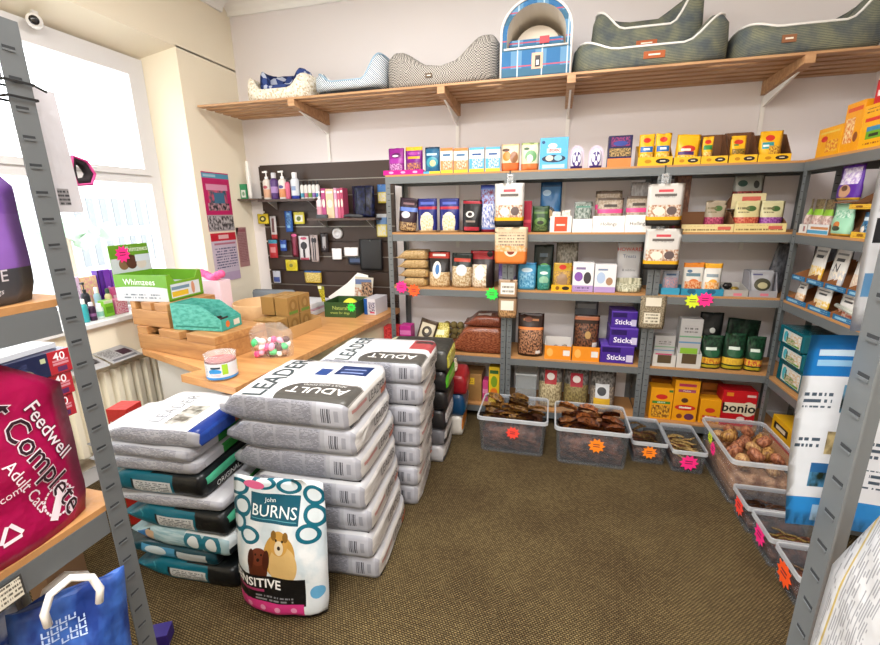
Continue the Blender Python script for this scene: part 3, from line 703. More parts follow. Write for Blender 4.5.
# --- third shelf, middle bay
pouch('treat_pouch', 'light blue pouch at the left of the third shelf middle bay', 'pouch', (-0.167,3.03,0.991,0.125,0.187), .05, pm('#4a9cc8', 'n .1 .9 .1 .6 #8cc8e4 #3a8ab8 6;e .5 .72 .3 .08 #d0e8f2;r 0 1 .92 1 #2a78a8'))
pouch('treat_pouch', 'teal green pouch between the light blue and the yellow pouches', 'pouch', (-0.052,3.03,0.991,0.09,0.172), .05, pm('#2f8278', 'e .5 .4 .36 .16 #8ab89a;e .5 .68 .3 .06 #d8ece0;n .1 .9 .05 .3 #4a9a8a #1f6a60 8'))
pouch('treat_pouch', 'black pouch with a green and yellow badge behind the teal one', 'pouch', (-0.06,3.1,0.991,0.132,0.304), .05, pm('#1f2824', 'e .55 .42 .34 .16 #5a9a3a;e .6 .4 .16 .1 #e0d04a;r .3 .7 .72 .8 #4a5a66;n 0 1 0 .3 #3a6a3a #1f2824 6'))
pouch('treat_pouch', 'grey pouch with orange lip standing behind the yellow pouch', 'pouch', (0.095,3.1,0.991,0.145,0.318), .05, pm('#7a7468', 'r 0 1 .4 .5 #e8743a;e .5 .7 .34 .14 #d0ccc4;e .4 .7 .12 .1 #3a3430;n 0 1 .5 1 #8a8478 #5a5448 6'))
tray('display_tray', 'small yellow lipped tray under the olive yellow pouch on the third shelf', 'tray', (0.068,3.015,0.991,0.132,0.044), .08, .03, mat('#e8a828', .5), pm('#f2b82a', 'e .3 .5 .1 .3 #8a5a1c;e .7 .5 .18 .3 #2a2622'), slope=.9)
pouch('treat_pouch', 'olive yellow pouch with a red badge in a small yellow tray', 'pouch', (0.064,3.022,0.995,0.12,0.184), .05, pm('#b8922a', 'e .5 .84 .2 .09 #c8342a;n .05 .95 .1 .7 #8a6a4a #d8a83a 8;e .5 .4 .3 .2 #9a7a5a'))
wc = lambda c: pm('#efedee', 'r 0 1 0 .22 #b89ad0;e .28 .52 .2 .16 %s;e .7 .48 .18 .2 #4a4448;r .15 .6 .76 .84 #8a7aa0;t .1 .8 .04 .18 #6a5a80 9' % c)
carton('treat_carton', 'white carton with a purple circle and black dog picture', 'carton', (0.204,3.02,0.991,0.133,0.197), .06, wc('#8a5ab0'))
carton('treat_carton', 'white carton with a pale blue circle, right of the purple circle carton', 'carton', (0.343,3.02,0.991,0.133,0.187), .06, pm('#efedee', 'r 0 1 0 .2 #b89ad0;e .3 .52 .2 .2 #b8cce8;e .7 .4 .16 .14 #b08a6a;r .15 .6 .78 .84 #7a8aa8'))
pouch('treat_pouch', 'flat pale green rolled chew packet lying under the white sign pouch', 'pouch', (0.498,3.03,0.991,0.161,0.093), .10, pm('#c8c4a4', 'n 0 1 0 1 #dcd8bc #8a8a70 7', 'xy'), seal=.6)
pouch('treat_pouch', 'tall white pouch with red heading, behind the lower right hanging packet', 'pouch', (0.501,3.14,0.991,0.155,0.324), .05, pm('#d6d4d4', 'r .1 .9 .04 .09 #3a3a34;e .5 .1 .34 .05 #3a3a34'), words=(('HOWARD', .105, .5, .84, '#c83a34', 1, .01), ('Treats', .1, .5, .70, '#4a5a78'), ('& nibbles', .07, .5, .42, '#7a7a78')))
# --- third shelf, right bay
tl = mat('#2f8fb0', .5)
tray('display_tray', 'teal lipped tray with a red and blue pouch, third shelf beside the right strip', 'tray', (0.74,3.015,0.991,0.107,0.044), .12, .05, tl, tl, 'teal lipped trays', slope=.9)
tray('display_tray', 'teal lipped tray with the two white and orange pouches', 'tray', (0.922,3.015,0.991,0.239,0.043), .12, .05, tl, pm('#2f8fb0', 'e .25 .6 .1 .4 #1f5f80;e .72 .6 .1 .4 #1f5f80'), 'teal lipped trays', slope=.9)
pouch('treat_pouch', 'red and pale blue pouch in a teal tray below the lower right hanging packet', 'pouch', (0.736,3.022,0.995,0.1,0.148), .05, pm('#b0b8c8', 'r .1 .9 .3 .6 #c85a5a;n .1 .9 .2 .7 #d8a0a0 #8a9ab8 7;r .2 .8 .78 .86 #4a6a98'))
wo = pm('#e6e2da', 'r 0 1 .84 1 #f09030;e .5 .28 .3 .2 #e07a3a;r .15 .8 .56 .66 #6a8a98;n .1 .9 .08 .4 #f0c090 #d8682a 7;e .3 .72 .12 .05 #5a7a9a')
pouch('treat_pouch', 'white pouch with orange top in the teal tray, left and larger one', 'pouch', (0.861,3.022,0.995,0.123,0.197), .06, wo, seed=4)
pouch('treat_pouch', 'white pouch with yellow top in the teal tray, right one', 'pouch', (0.979,3.022,0.995,0.101,0.196), .06, pm('#e6e2da', 'r 0 1 .84 1 #f0b030;e .5 .3 .3 .2 #f0a83a;r .15 .8 .56 .66 #8a98a0;n .1 .9 .08 .4 #f4d0a0 #e08a2a 7'), seed=14)
tray('display_tray', 'grey open tray filled with dark wrapped chews on the third shelf', 'tray', (1.112,3.02,0.991,0.132,0.042), .14, .07, mat('#a8a49e', .6), pm('#b0aca6', 'r .4 .75 .1 .5 #d87a8a'), slope=.8)
for i, (px, c, l) in enumerate((((-.035, .03, .035), '#2a2420', 'dark brown wrapped chew heaped in the grey tray, left'), ((.0, .045, .06), '#1c1a1a', 'black wrapped chew on top of the heap in the grey tray'), ((.035, .035, .04), '#8a7028', 'mustard wrapped chew heaped in the grey tray, right'))):
    X0 = (1.101,3.02,1.095)
    bm = bmesh.new(); tube(bm, [(-.03, 0, -.004), (-.012, .003, .004), (.012, -.003, .006), (.03, 0, -.002)], [.008, .019, .019, .006], 8)
    o = finish(bm, 'wrapped_chew', [mat(c, .35)], None, True); place(o, (X0[0]+px[0]*.7, 3.055+px[1], Z3+px[2]-.005 if False else .991+px[2]-.01), .5*i, .2, .1); tag(o, l, 'chew', 'wrapped chews in the grey tray')
tray('display_tray', 'grey display box with high back and a silver pouch inside, third shelf by the corner', 'tray', (1.258,3.02,0.991,0.148,0.04), .13, .155, mat('#8d8c92', .5), pm('#a4a2a6', 'r .4 .7 .2 .6 #d87a8a'), slope=.35)
pouch('treat_pouch', 'silver and olive pouch inside the grey high backed box', 'pouch', (1.254,3.03,0.995,0.13,0.157), .05, pm('#a9a8ac', 'e .5 .45 .34 .24 #4a4838;e .5 .42 .2 .12 #b8b088;r .1 .5 .8 .86 #5a5a80'))
pouch('treat_pouch', 'smoky grey pouch leaning behind the upright at the right end of the third shelf', 'pouch', (1.377,3.18,0.991,0.109,0.306), .05, pm('#5c5e64', 'r .1 .9 .3 .36 #8a8c92;n 0 1 0 1 #6a6c72 #4a4c52 5'), ry=.16)

# --- fourth shelf, left bay
def chunkbag(name, label, p, d, c1, c2, k=22, grp=None, wd=(), lab='#e8e4dc'):
    x, y, z, w, h = p
    o = block_bag(name, label, (x, y+d/2, z+.001), .05, w, d, h, [pm(c1, 'n 0 1 0 1 %s %s %d%s' % (c2, c1, k, ';r .35 .7 .3 .55 %s' % lab if lab else ''), 'xy', .25), pm(c1, 'n 0 1 0 1 %s %s %d' % (c2, c1, k//2), 'xz', .25), pm(c1, 'n 0 1 0 1 %s %s %d' % (c2, c1, k//2), 'yz', .25)], grp, 'food bag', seed=len(label), plan=.9)
    return o
chunkbag('kibble_bag', 'large clear sack of red brown kibble lying on the fourth shelf, lower one of two', (-0.534,3.03,0.502,0.395,0.199), .24, '#6a3422', '#9a5a3c', 26, 'clear sacks of red brown kibble', lab=None)
chunkbag('kibble_bag', 'clear sack of red brown kibble with white label, lying on top of another', (lambda p: (p[0], p[1], .502+(-0.534,3.03,0.502,0.395,0.199)[4]+.002, p[3], .075))((-0.482,3.05,0.602,0.273,0.25)), .22, '#5c2c20', '#8c4e38', 26, 'clear sacks of red brown kibble')
x, y, z, w, h = (-0.751,3.275,0.502,0.206,0.258)
nb = thing('ball_net', 'clear bag of greenish brown fat balls behind the kibble sacks', 'bag', (x, y, z), 0)
k = 0
for r in range(3):
    for c in range(3):
        bm = bmesh.new(); bmesh.ops.create_icosphere(bm, subdivisions=2, radius=.030); b_ = finish(bm, 'fat_ball', [mat('#8a7a4a', .8, 0, .5, 60)], nb, True); b_.location = ((c-1)*.056+(r % 2)*.01, .035+.01*r, .031+r*.050)
for i, (p, rx, l) in enumerate((((-0.811,3.045,0.502,0.125,0.192), -.5, 'lemon yellow packet of seed lying before the ball bag'),)):
    pouch('seed_pouch', l, 'packet', p, .06, pm('#d8c84a', 'n 0 1 0 1 #ece08a #a89a2a 8;r .1 .7 .5 .7 #f0ecc0'), rx=-.25, seal=.8)
pouch('treat_pouch', 'dark brown pouch with cream square label tilting left on the fourth shelf', 'pouch', (-0.94,3.06,0.502,0.14,0.209), .05, pm('#4a3a2a', 'r .1 .9 .25 .85 #cfc4a8;e .5 .55 .28 .2 #3a3226;e .48 .57 .12 .08 #cfc4a8'), ry=.25, rx=-.2)
carton('treat_carton', 'red box low on the fourth shelf beside the end upright', 'carton', (-1.188,3.05,0.502,0.125,0.162), .10, pm('#c82a34', 'n 0 1 0 1 #e0504a #b01c2a 5'))
carton('treat_carton', 'magenta box low on the fourth shelf, right of the red box', 'carton', (-1.073,3.05,0.502,0.09,0.177), .10, pm('#c0308c', 'r 0 1 .6 .8 #e07ab8'))
# --- fourth shelf, middle bay
pouch('treat_pouch', 'dark brown pouch with orange top band and bone chews, left of the orange trays', 'pouch', (-0.126,3.03,0.502,0.181,0.315), .09, pm('#2e1c16', 'r 0 1 .62 .68 #e88a4a;n .03 .97 .06 .62 #c08a66 #3a2018 11;r .2 .8 .82 .87 #a8704a;r .72 .9 .08 .15 #e8e4e0;e .4 .85 .16 .06 #6a3a2a'), seal=.98)
ol = lambda: pm('#f0942a', 'r .7 .95 .3 .7 #ece8e2;e .2 .5 .12 .3 #f8b860')
tray('display_tray', 'orange lipped tray with a high pale back and small chews inside', 'tray', (0.068,3.02,0.502,0.18,0.099), .12, .135, mat('#c8c4c0', .6), ol(), 'orange lipped trays', slope=.85)
tray('display_tray', 'orange lipped tray in front of the tall chocolate brown pouch', 'tray', (0.256,3.02,0.502,0.178,0.104), .12, .08, mat('#d88a34', .6), ol(), 'orange lipped trays', slope=.85)
for i in range(5):
    X0 = (0.066,3.06,0.633)
    bm = bmesh.new(); bmesh.ops.create_icosphere(bm, subdivisions=2, radius=.022)
    for v in bm.verts: v.co *= 1 + .35*noise.noise(v.co*40+Vector((i*3, 0, 0)))
    o = finish(bm, 'bone_chew', [mat('#8a7a6a', .6, 0, .4, 50)], None, True); place(o, (X0[0]+(-.05, -.01, .03, .05, .005)[i], 3.06+(.0, .02, 0, .03, .045)[i], .502+.04+.03*(i % 2)), i); tag(o, 'grey brown chew in the orange tray with a pale back', 'chew', 'chews in the orange tray')
bm = bmesh.new(); X0 = (0.066,3.06,0.633); box(bm, X0[0]-.078, X0[0]+.078, 3.03, 3.125, .507, .522); tag(finish(bm, 'chew_filling', [mat('#6a5a48', .9, 0, .6, 60)]), 'layer of small broken chews at the foot of the orange tray', 'chews', None, 'stuff')
pouch('treat_pouch', 'tall chocolate brown pouch of dark chews standing in an orange tray', 'pouch', (0.249,3.03,0.506,0.164,0.314), .09, pm('#2a1810', 'n .03 .97 .05 .8 #7a4a30 #20120c 9;e .55 .56 .12 .08 #b08a50;r 0 1 .88 .96 #a8684a;r .74 .95 .3 .4 #d8d4d0'), seal=.97)
pouch('treat_pouch', 'silver grey pouch lying on its back above the chocolate brown pouch', 'pouch', (0.254,3.17,0.502,0.159,0.402), .06, pm('#5a5c62', 'r .1 .9 .84 .92 #8a8c90;r 0 1 .62 .66 #b07a6a;n .1 .9 .1 .6 #6a6c72 #3a3c42 5'))
pb_ = '#4a2d92'
zz = ((0.462,3.02,0.502,0.225,0.125), (0.494,3.02,0.502,0.189,0.25), (0.491,3.02,0.502,0.173,0.363))
h1, h2, h3 = zz[0][4], zz[1][4], zz[2][4]
def sticks(label, p, z0, h, dx=0):
    return carton('stick_box', label, 'box', (p[0]-.004, p[1]+dx, z0+.001, p[3]-.012, h-.002), .18, pm(pb_, 'r 0 1 .94 1 #6a4ab8;r .78 .98 .1 .5 #cfc8e4;r .05 .6 .62 .9 #2c1a5c'), 'purple stick boxes', words=(('Sticks', .42, .48, .32, '#f2eefa', 1, .012),))
sticks('bottom one of the three stacked purple boxes, sticking out to the left', zz[0], .502, h1)
sticks('middle one of the three stacked purple boxes', zz[1], .502+h1, h2-h1)
sticks('top one of the three stacked purple boxes, slightly set back', zz[2], .502+h2, h3-h2, .02)
# --- fourth shelf, right bay
gt = mat('#c9c6c0', .6)
for p, hb, l, wcol, sub in (((0.754,3.02,0.502,0.139,0.081), .10, 'low white tray with a grey box and a pink slip, left of its pair', '#c8386a', '#b8b4ae'), ((0.902,3.02,0.502,0.144,0.099), .13, 'low white tray with a tall grey box and a green slip', '#8ab83a', '#bcb8b2')):
    tray('display_tray', l, 'tray', p, .14, hb, gt, pm('#cfccc6', 'r .2 .8 .3 1 #5a4a34'), 'white trays of grey boxes', slope=.4)
for p, l, wcol in (((0.751,3.035,0.506,0.124,0.204), 'grey box with a pink label in the left white tray', '#c8386a'), ((0.892,3.035,0.506,0.129,0.326), 'tall grey box with a green label in the right white tray', '#8ab83a')):
    carton('treat_carton', l, 'carton', p, .08, pm('#b4b2b0', 'r 0 1 0 .24 #4a3a2a;r .1 .9 .2 .4 %s;r 0 1 .5 .53 #5a8ab0;r 0 1 .62 .65 #6aa078;t .2 .8 .72 .86 #6a6866 14' % wcol))
blk = lambda c: pm('#16301f', 'e .5 .5 .36 .14 #24583a;r .2 .7 .56 .64 #d8e4d8;r 0 1 .16 .34 %s;n 0 1 .16 .34 #e8c03a %s 7;r 0 1 .04 .12 #b8a82a;n 0 1 .7 1 #1f4a30 #102418 5' % (c, c))
pouch('treat_pouch', 'tall black pouch with a purple band behind the green packs', 'pouch', (1.033,3.12,0.502,0.139,0.354), .08, pm('#171a1a', 'r 0 1 .24 .5 #5a3f6a;n 0 1 .22 .5 #7a5a8a #2e2436 6;r 0 1 .5 .54 #c8b83a;e .55 .66 .12 .05 #d8dcd8'), seal=.97)
pouch('treat_pouch', 'dark green black pouch slumped on top behind the front row', 'pouch', (1.232,3.14,0.502,0.192,0.308), .08, pm('#12221a', 'e .5 .62 .3 .16 #1f3a2a;r .4 .8 .5 .56 #c8ccc8;n 0 1 0 .9 #1c3626 #0c1610 5'), ry=.05)
for p, c, l, s in (((1.04,3.03,0.502,0.128,0.22), '#c8702a', 'dark green pouch with orange band, left one of the front three', 1), ((1.17,3.03,0.502,0.126,0.241), '#d8a83a', 'dark green pouch with yellow band, middle one of the front three', 6), ((1.288,3.03,0.502,0.104,0.228), '#c8503a', 'dark green pouch with reddish band next to the corner upright', 9)):
    pouch('treat_pouch', l, 'pouch', p, .07, blk(c), 'dark green pouches in the front row', seed=s, wav=.007)

# --- bottom shelf
bxl = (-0.555,3.05,0.11,0.159,0.218)
carton('storage_box', 'brown cardboard box with yellow label low in the left bay', 'box', bxl, .20, pm('#a07848', 'r .15 .65 .62 .86 #f0c63a;t .2 .6 .66 .82 #8a6a20 12'))
carton('treat_carton', 'thin pink carton right of the brown cardboard box', 'carton', (-0.448,3.06,0.11,0.042,0.167), .10, pm('#c8487e', 'r 0 1 .4 .6 #e08ab0'))
carton('treat_carton', 'bright yellow carton standing against the left middle upright on the bottom shelf', 'carton', (-0.381,3.05,0.11,0.08,0.284), .10, pm('#e4c02a', 'e .5 .6 .3 .16 #7a9a2a;e .5 .3 .34 .12 #e87a2a;r .1 .9 .82 .92 #3a6a3a'))
# clear box and jars behind the bins
x, y, z, w, h = (-0.146,3.06,0.11,0.15,0.248)
cb = thing('clear_box', 'empty clear plastic box behind the first bin', 'box', (x, y, z+.001))
bm = bmesh.new()
for a in ((-w/2, w/2, 0, .003, 0, h), (-w/2, w/2, .197, .2, 0, h), (-w/2, -w/2+.003, .003, .197, 0, h), (w/2-.003, w/2, .003, .197, 0, h), (-w/2, w/2, 0, .2, 0, .003)): box(bm, *a)
finish(bm, 'box_body', [clear_mat('clearbox', '#f2f4f4', .16)], cb)
bm = bmesh.new()
for a in ((-w/2-.004, w/2+.004, -.004, .0, h-.012, h), (-w/2-.004, w/2+.004, .2, .204, h-.012, h), (-w/2-.004, -w/2, 0, .2, h-.012, h), (w/2, w/2+.004, 0, .2, h-.012, h)): box(bm, *a)
finish(bm, 'rim', [clear_mat('clearrim', '#f2f4f4', .5)], cb)
for p, c1, c2, lab, l in (((0.031,3.05,0.11,0.169,0.32), '#8a7a58', '#cfc09a', '#b02a34', 'clear bag of mixed biscuits with red label behind the first bin'), ((0.213,3.05,0.11,0.171,0.312), '#6a5a3c', '#9a8a58', '#a82a3a', 'clear bag of brown biscuits with red label, between two others'), ((0.395,3.05,0.11,0.169,0.312), '#6a6058', '#a89a8a', None, 'clear bag with white and yellow label behind the second bin')):
    sh_ = 'n 0 1 0 .6 %s %s 9;' % (c2, c1) + ('r .25 .75 .55 .86 %s;e .5 .72 .16 .08 #e8dcd8' % lab if lab else 'r .15 .8 .1 .34 #e8b83a;r .2 .75 .34 .66 #dcdfe2;e .45 .5 .18 .1 #4a4c50')
    pouch('biscuit_bag', l, 'bag', p, .10, pm('#5a5450', 'n 0 1 .5 1 #7a7672 #3a3632 6;'+sh_), seal=.95, wav=.008)
yb = lambda s: pm('#f0a41c', s)
carton('treat_carton', 'yellow carton with green strip, leftmost of the cartons on the bottom shelf', 'carton', (0.773,3.04,0.11,0.142,0.23), .10, yb('e .5 .72 .26 .08 #d0342a;r .1 .9 .50 .58 #4a8a3a;n .1 .9 .05 .45 #7a4a24 #f0b43a 7;r .8 .98 .88 .95 #3a7a3a'), words=(('GRAVY', .07, .5, .54, '#eaf2dc', 1, .01),))
carton('treat_carton', 'tallest yellow carton on the bottom shelf, red oval on its front', 'carton', (0.924,3.04,0.11,0.151,0.294), .10, yb('r .15 .85 .86 .93 #b83a5a;r .15 .85 .72 .79 #a04a6a;e .45 .52 .14 .06 #5a3a2a;e .5 .34 .42 .07 #d0302a;r .25 .75 .32 .36 #f4e4d0;e .7 .12 .2 .08 #6a3a5a;e .3 .12 .12 .06 #8a4a2a'), words=(('Markies', .075, .5, .345, '#f6ead8', 1, .01), ('Markies', .05, .5, .755, '#f6ead8')))
carton('treat_carton', 'yellow carton with red badge, left of the large red carton', 'carton', (1.077,3.04,0.11,0.124,0.172), .10, yb('e .5 .56 .24 .1 #d0342a;r .15 .85 .24 .34 #d84a30;n .1 .9 .02 .2 #8a4a24 #f0a43a 7'), words=(('Markies', .10, .5, .29, '#f6ead8', 1, .01),))
carton('treat_carton', 'orange brown cardboard carton at the back, above the green strip carton', 'carton', (0.802,3.2,0.11,0.137,0.236), .10, pm('#a8601c', 'r .1 .9 .5 .56 #7a4412'))
carton('treat_carton', 'dull orange carton at the back between tall yellow and red cartons', 'carton', (1.127,3.2,0.11,0.136,0.234), .10, pm('#b06a2a', 'r .1 .9 .7 .78 #7a4416'))
rb = (1.241,3.04,0.11,0.199,0.252)
carton('biscuit_carton', 'large red carton with big black lettering on cream panel, bottom shelf', 'carton', rb, .12, pm('#c81c26', 'r .06 .98 .36 .66 #ece0c4;e .78 .5 .22 .2 #ece0c4;r .1 .3 .84 .94 #e88a2a;r .7 .95 .84 .9 #e8c8c0;e .6 .22 .12 .06 #f0dcd8;t .6 .95 .14 .22 #f0d0cc 12'), words=(('bonio', .34, .5, .51, '#14100e', 1, .025),))

# ------------------------------------------------------------------ goods on the right wall bay (facing -x)
RZ = -PI/2
yb2 = pm('#f0a81c', 'e .3 .62 .14 .1 #d0342a;n .4 .9 .15 .55 #d8742a #f6c64a 7;r .1 .9 .8 .86 #e8c85a')
carton('treat_carton', 'low yellow carton, first on top of the right wall bay', 'carton', (1.365,2.84,1.779,0.217,0.149), .14, yb2, None, RZ)
carton('treat_carton', 'tall orange yellow carton with pictures, second on top of the right wall bay', 'carton', (1.365,2.676,1.779,0.139,0.226), .14, pm('#eea01c', 'n .1 .6 .2 .7 #f8dca0 #d8742a 7;r .1 .9 .82 .9 #d8542a;e .75 .3 .12 .1 #8a4a2a'), None, RZ)
bigy = (1.365,2.5,1.779,0.211,0.191)
carton('treat_carton', 'large yellow carton with red stripe and green label on the right wall bay', 'carton', bigy, .20, pm('#f2ae1c', 'r .1 1 .62 .70 #d8322a;r .2 .75 .4 .5 #3a8ab0;r .2 .7 .22 .4 #6aa82a;r .3 .6 .27 .34 #1e2a1e;t .1 .9 .82 .92 #7a4a2a 10;t .1 .9 .06 .14 #8a3a1c 10'), None, RZ)
carton('treat_carton', 'red carton with white lettering lying on the large yellow carton', 'carton', (bigy[0]+.01, bigy[1]-.01, bigy[2]+bigy[4]+.002, bigy[3]*.8, .10), .15, pm('#c8242a', 'r .1 .7 .3 .55 #f2e8e4;r .2 .6 .7 .86 #3a5a8a'), None, RZ)
carton('storage_box', 'plain cream cardboard box topmost on the right wall bay', 'box', (bigy[0]+.02, bigy[1]-.06, bigy[2]+bigy[4]+.105, .30, .30), .16, mat('#e9e0cf', .7), None, RZ)
def rt(l, p, d, hb, lipc, **k): return tray('display_tray', l, 'tray', p, d, hb, k.pop('body', M_BROWN), lipc, k.pop('grp', None), RZ, **k)
rt('low white tray in the corner of the right wall bay, second shelf', (1.35,2.911,1.384,0.075,0.048), .12, .03, pm('#e8e6e2', 'r .55 .8 .2 .8 #6a7a8a;e .7 .5 .06 .3 #c85a4a'), slope=.9)
rt('low white and blue striped tray under the pink and green pouches', (1.35,2.767,1.384,0.188,0.051), .12, .03, pm('#e6e8ea', 'r 0 1 .05 .4 #4aa0c8;r .15 1 .5 .75 #c88a5a'), slope=.9)
gp = pm('#cbb0a4', 'r 0 1 .52 .70 #8aba3a;r 0 1 .70 1 #6a5a42;n 0 1 .70 1 #8a7a5a #4a3a2a 8;n 0 1 0 .5 #dcc8be #b08a84 6')
for i, (p, l) in enumerate((((1.36,2.94,1.388,0.015,0.179), 'pinkish pouch with green band, first in the corner of the right bay'), ((1.362,2.858,1.388,0.083,0.176), 'pinkish pouch with green band, second from the corner of the right bay'), ((1.364,2.772,1.388,0.077,0.172), 'pinkish pouch with green band next to the mint pouch'))):
    pouch('treat_pouch', l, 'pouch', p, .05, gp, 'pink and green pouches in the right bay', RZ, seed=i*5+1)
mint = pm('#9fd4b4', 'n .1 .9 .55 .8 #d8eede #6ab890 6;e .5 .3 .16 .14 #c8783a;e .5 .22 .22 .08 #3a4a3a;r 0 1 0 .06 #d8a83a')
pouch('treat_pouch', 'mint green pouch standing at the front of the right bay second shelf', 'pouch', (1.355,2.612,1.386,0.159,0.152), .055, mint, None, RZ)
yl = pm('#e6b63a', 't .05 .95 .2 .8 #a87a1c 1.4;r .2 .4 .3 .7 #8a5a1a')
rt('yellow lipped tray on the second shelf of the right bay, holding a blue pouch', (1.35,2.378,1.384,0.217,0.027), .16, .10, yl)
pouch('treat_pouch', 'deep blue pouch with white heading in the lowest yellow tray of the right bay', 'pouch', (1.36,2.444,1.388,0.099,0.112), .05, pm('#2f6a98', 'r .1 .8 .64 .78 #d8e4ec;n .1 .9 .1 .5 #1a3550 #6a9abc 7;e .45 .3 .16 .14 #e8e0d8'), None, RZ)
q1 = (1.36,2.424,1.385,0.24,0.135)
zt = q1[2]+.128
bm = bmesh.new()
rt('yellow lipped tray in the middle tier of the right bay second shelf', (1.352, q1[1], zt, q1[3], .022), .18, .115, yl, slope=.8)
for s in (-1, 1):
    pass
bm.free()
bm = bmesh.new(); box(bm, 1.515, 1.60, q1[1]-q1[3]/2+.01, q1[1]+q1[3]/2-.01, 1.385, zt-.001); tag(finish(bm, 'storage_box', [M_BROWN]), 'brown cardboard box propping up the middle tray of the right bay', 'box')
pouch('treat_pouch', 'mint green pouch in the middle tray at the right edge', 'pouch', (1.362,2.392,1.517,0.089,0.101), .05, mint, None, RZ, seed=7)
rt('yellow lipped tray in the top tier of the right bay second shelf', (1.40, q1[1]-.05, zt+.118, q1[3]*.85, .022), .13, .09, yl, slope=.8)
pouch('treat_pouch', 'grey violet pouch in the topmost tray at the right edge', 'pouch', (1.41, q1[1]-.03, zt+.123, .085, .13), .04, pm('#6a6478', 'n .1 .9 .2 .7 #8a849a #4a4458 6;r .2 .8 .76 .84 #c8c4d0'), None, RZ)
x_, y_, z_, w_, h_ = (1.365,2.61,1.384,0.179,0.326)
pz = (1.365,2.61,1.547)[2]
pouch('treat_pouch', 'purple and white pouch standing on a small box above the mint pouch', 'pouch', (1.366, y_, pz+.004, w_, h_-(pz-1.384)), .05, pm('#5c2f9a', 'n .1 .9 .45 .92 #efeaf4 #b8a0d8 5;e .5 .26 .24 .18 #c89a7a;e .5 .34 .12 .08 #6a4a3a;r 0 1 0 .07 #d8a83a'), None, RZ)
bm = bmesh.new(); box(bm, 1.362+.06, 1.50, y_-.075, y_+.075, 1.385, pz+.001); box(bm, 1.356, 1.43, y_-.075, y_+.075, pz-.004, pz+.002) ; tag(finish(bm, 'storage_box', [M_BROWN]), 'brown cardboard stand carrying the purple and white pouch', 'box')

# third shelf: two tiers of blue lipped brown trays
bl = pm('#1f6d9c', 'r .1 .6 .3 .7 #8ac0dc;t .1 .9 .3 .7 #e8f0f4 1.5')
def btray(l, p, dz=0): return rt(l, (p[0], p[1], p[2]+dz, p[3], .026), .22, .125, bl, slope=.95, body=mat('#8a5830', .8), grp='blue lipped brown trays')
low = ((1.35,2.843,0.991,0.21,0.013), (1.35,2.614,0.991,0.202,0.037), (1.35,2.401,0.991,0.181,0.052))
for p, l in zip(low, ('blue lipped brown tray, lower tier nearest the corner on the right bay', 'blue lipped brown tray, middle of the lower tier on the right bay', 'blue lipped brown tray, lower tier beside the hanging leaflets')): btray(l, (p[0], p[1], p[2], p[3]-.006, p[4]))
upp = ((1.36,2.881,0.991,0.135,0.181), (1.36,2.717,0.991,0.158,0.201), (1.36,2.537,0.991,0.17,0.22), (1.36,2.366,0.991,0.145,0.242))
for p, l in zip(upp, ('blue lipped brown tray, upper tier nearest the corner on the right bay', 'blue lipped brown tray, second in the upper tier of the right bay', 'blue lipped brown tray, third in the upper tier of the right bay', 'blue lipped brown tray, upper tier beside the hanging leaflets')): btray(l, (1.36, p[1], p[2], p[3]-.006, p[4]), .130)
def wp(c1, c2): return pm('#e3e0da', 'r 0 1 0 .36 %s;n .05 .95 .04 .4 %s #f0e4d0 6;r .25 .75 .62 .7 #4a4a4c;r .15 .85 .78 .83 #8a8a8a' % (c1, c2))
for i, (a, dz, c1, c2, l) in enumerate((((1.38,2.901,0.991,0.094,0.143), .005, '#d8a070', '#e8b480', 'white pouch with tan foot leaning in the lower tray nearest the corner'), ((1.38,2.695,0.991,0.153,0.167), .005, '#e8b83a', '#f0c85a', 'white pouch with yellow foot leaning in the middle lower tray'), ((1.38,2.482,0.991,0.137,0.194), .005, '#d05a4a', '#e0806a', 'white pouch with red foot leaning in the lower tray by the leaflets'),
    ((1.4,2.839,1.121,0.138,0.189), .136, '#eab22a', '#f0c85a', 'white pouch with yellow foot in the upper tier of the right bay'), ((1.4,2.654,1.121,0.138,0.188), .136, '#a8a8ac', '#c8c8cc', 'pale grey pouch with large dark letter in the upper tier'), ((1.4,2.475,1.121,0.121,0.208), .136, '#d0a890', '#e0c0a8', 'white pouch with beige foot in the upper tier by the leaflets'))):
    x, y, z, w, h = a
    h = min(h, .118) if dz < .1 else min(h*1.1, .2)
    pouch('treat_pouch', l, 'pouch', (x, y, .991+dz, w*.95, max(.10, h)), .030, wp(c1, c2), None, RZ, rx=-.10, words=(('N', .3, .5, .45, '#3a3a3c', 1, .01),) if i == 4 else (), wav=.002)
pouch('treat_pouch', 'small smoky pouch at the corner behind the blue lipped trays', 'pouch', (1.62,3.144,0.991,0.391,0.335), .04, pm('#55575c', 'n 0 1 0 1 #6a6c72 #44464a 5'), None, RZ)
bm = bmesh.new(); tube(bm, [(0, -.11, 0), (0, .11, 0)], .010, 10); o = finish(bm, 'rolled_magazine', [pm('#d8dcd0', 'r 0 1 .35 .6 #2f7a4a;t 0 1 .6 1 #6a6a5a 6', 'xz')], None, True)
place(o, (1.362, low[2][1]-.01, .991+.045), 0, .10); tag(o, 'rolled green and white magazine laid across the lower tray by the leaflets', 'magazine')
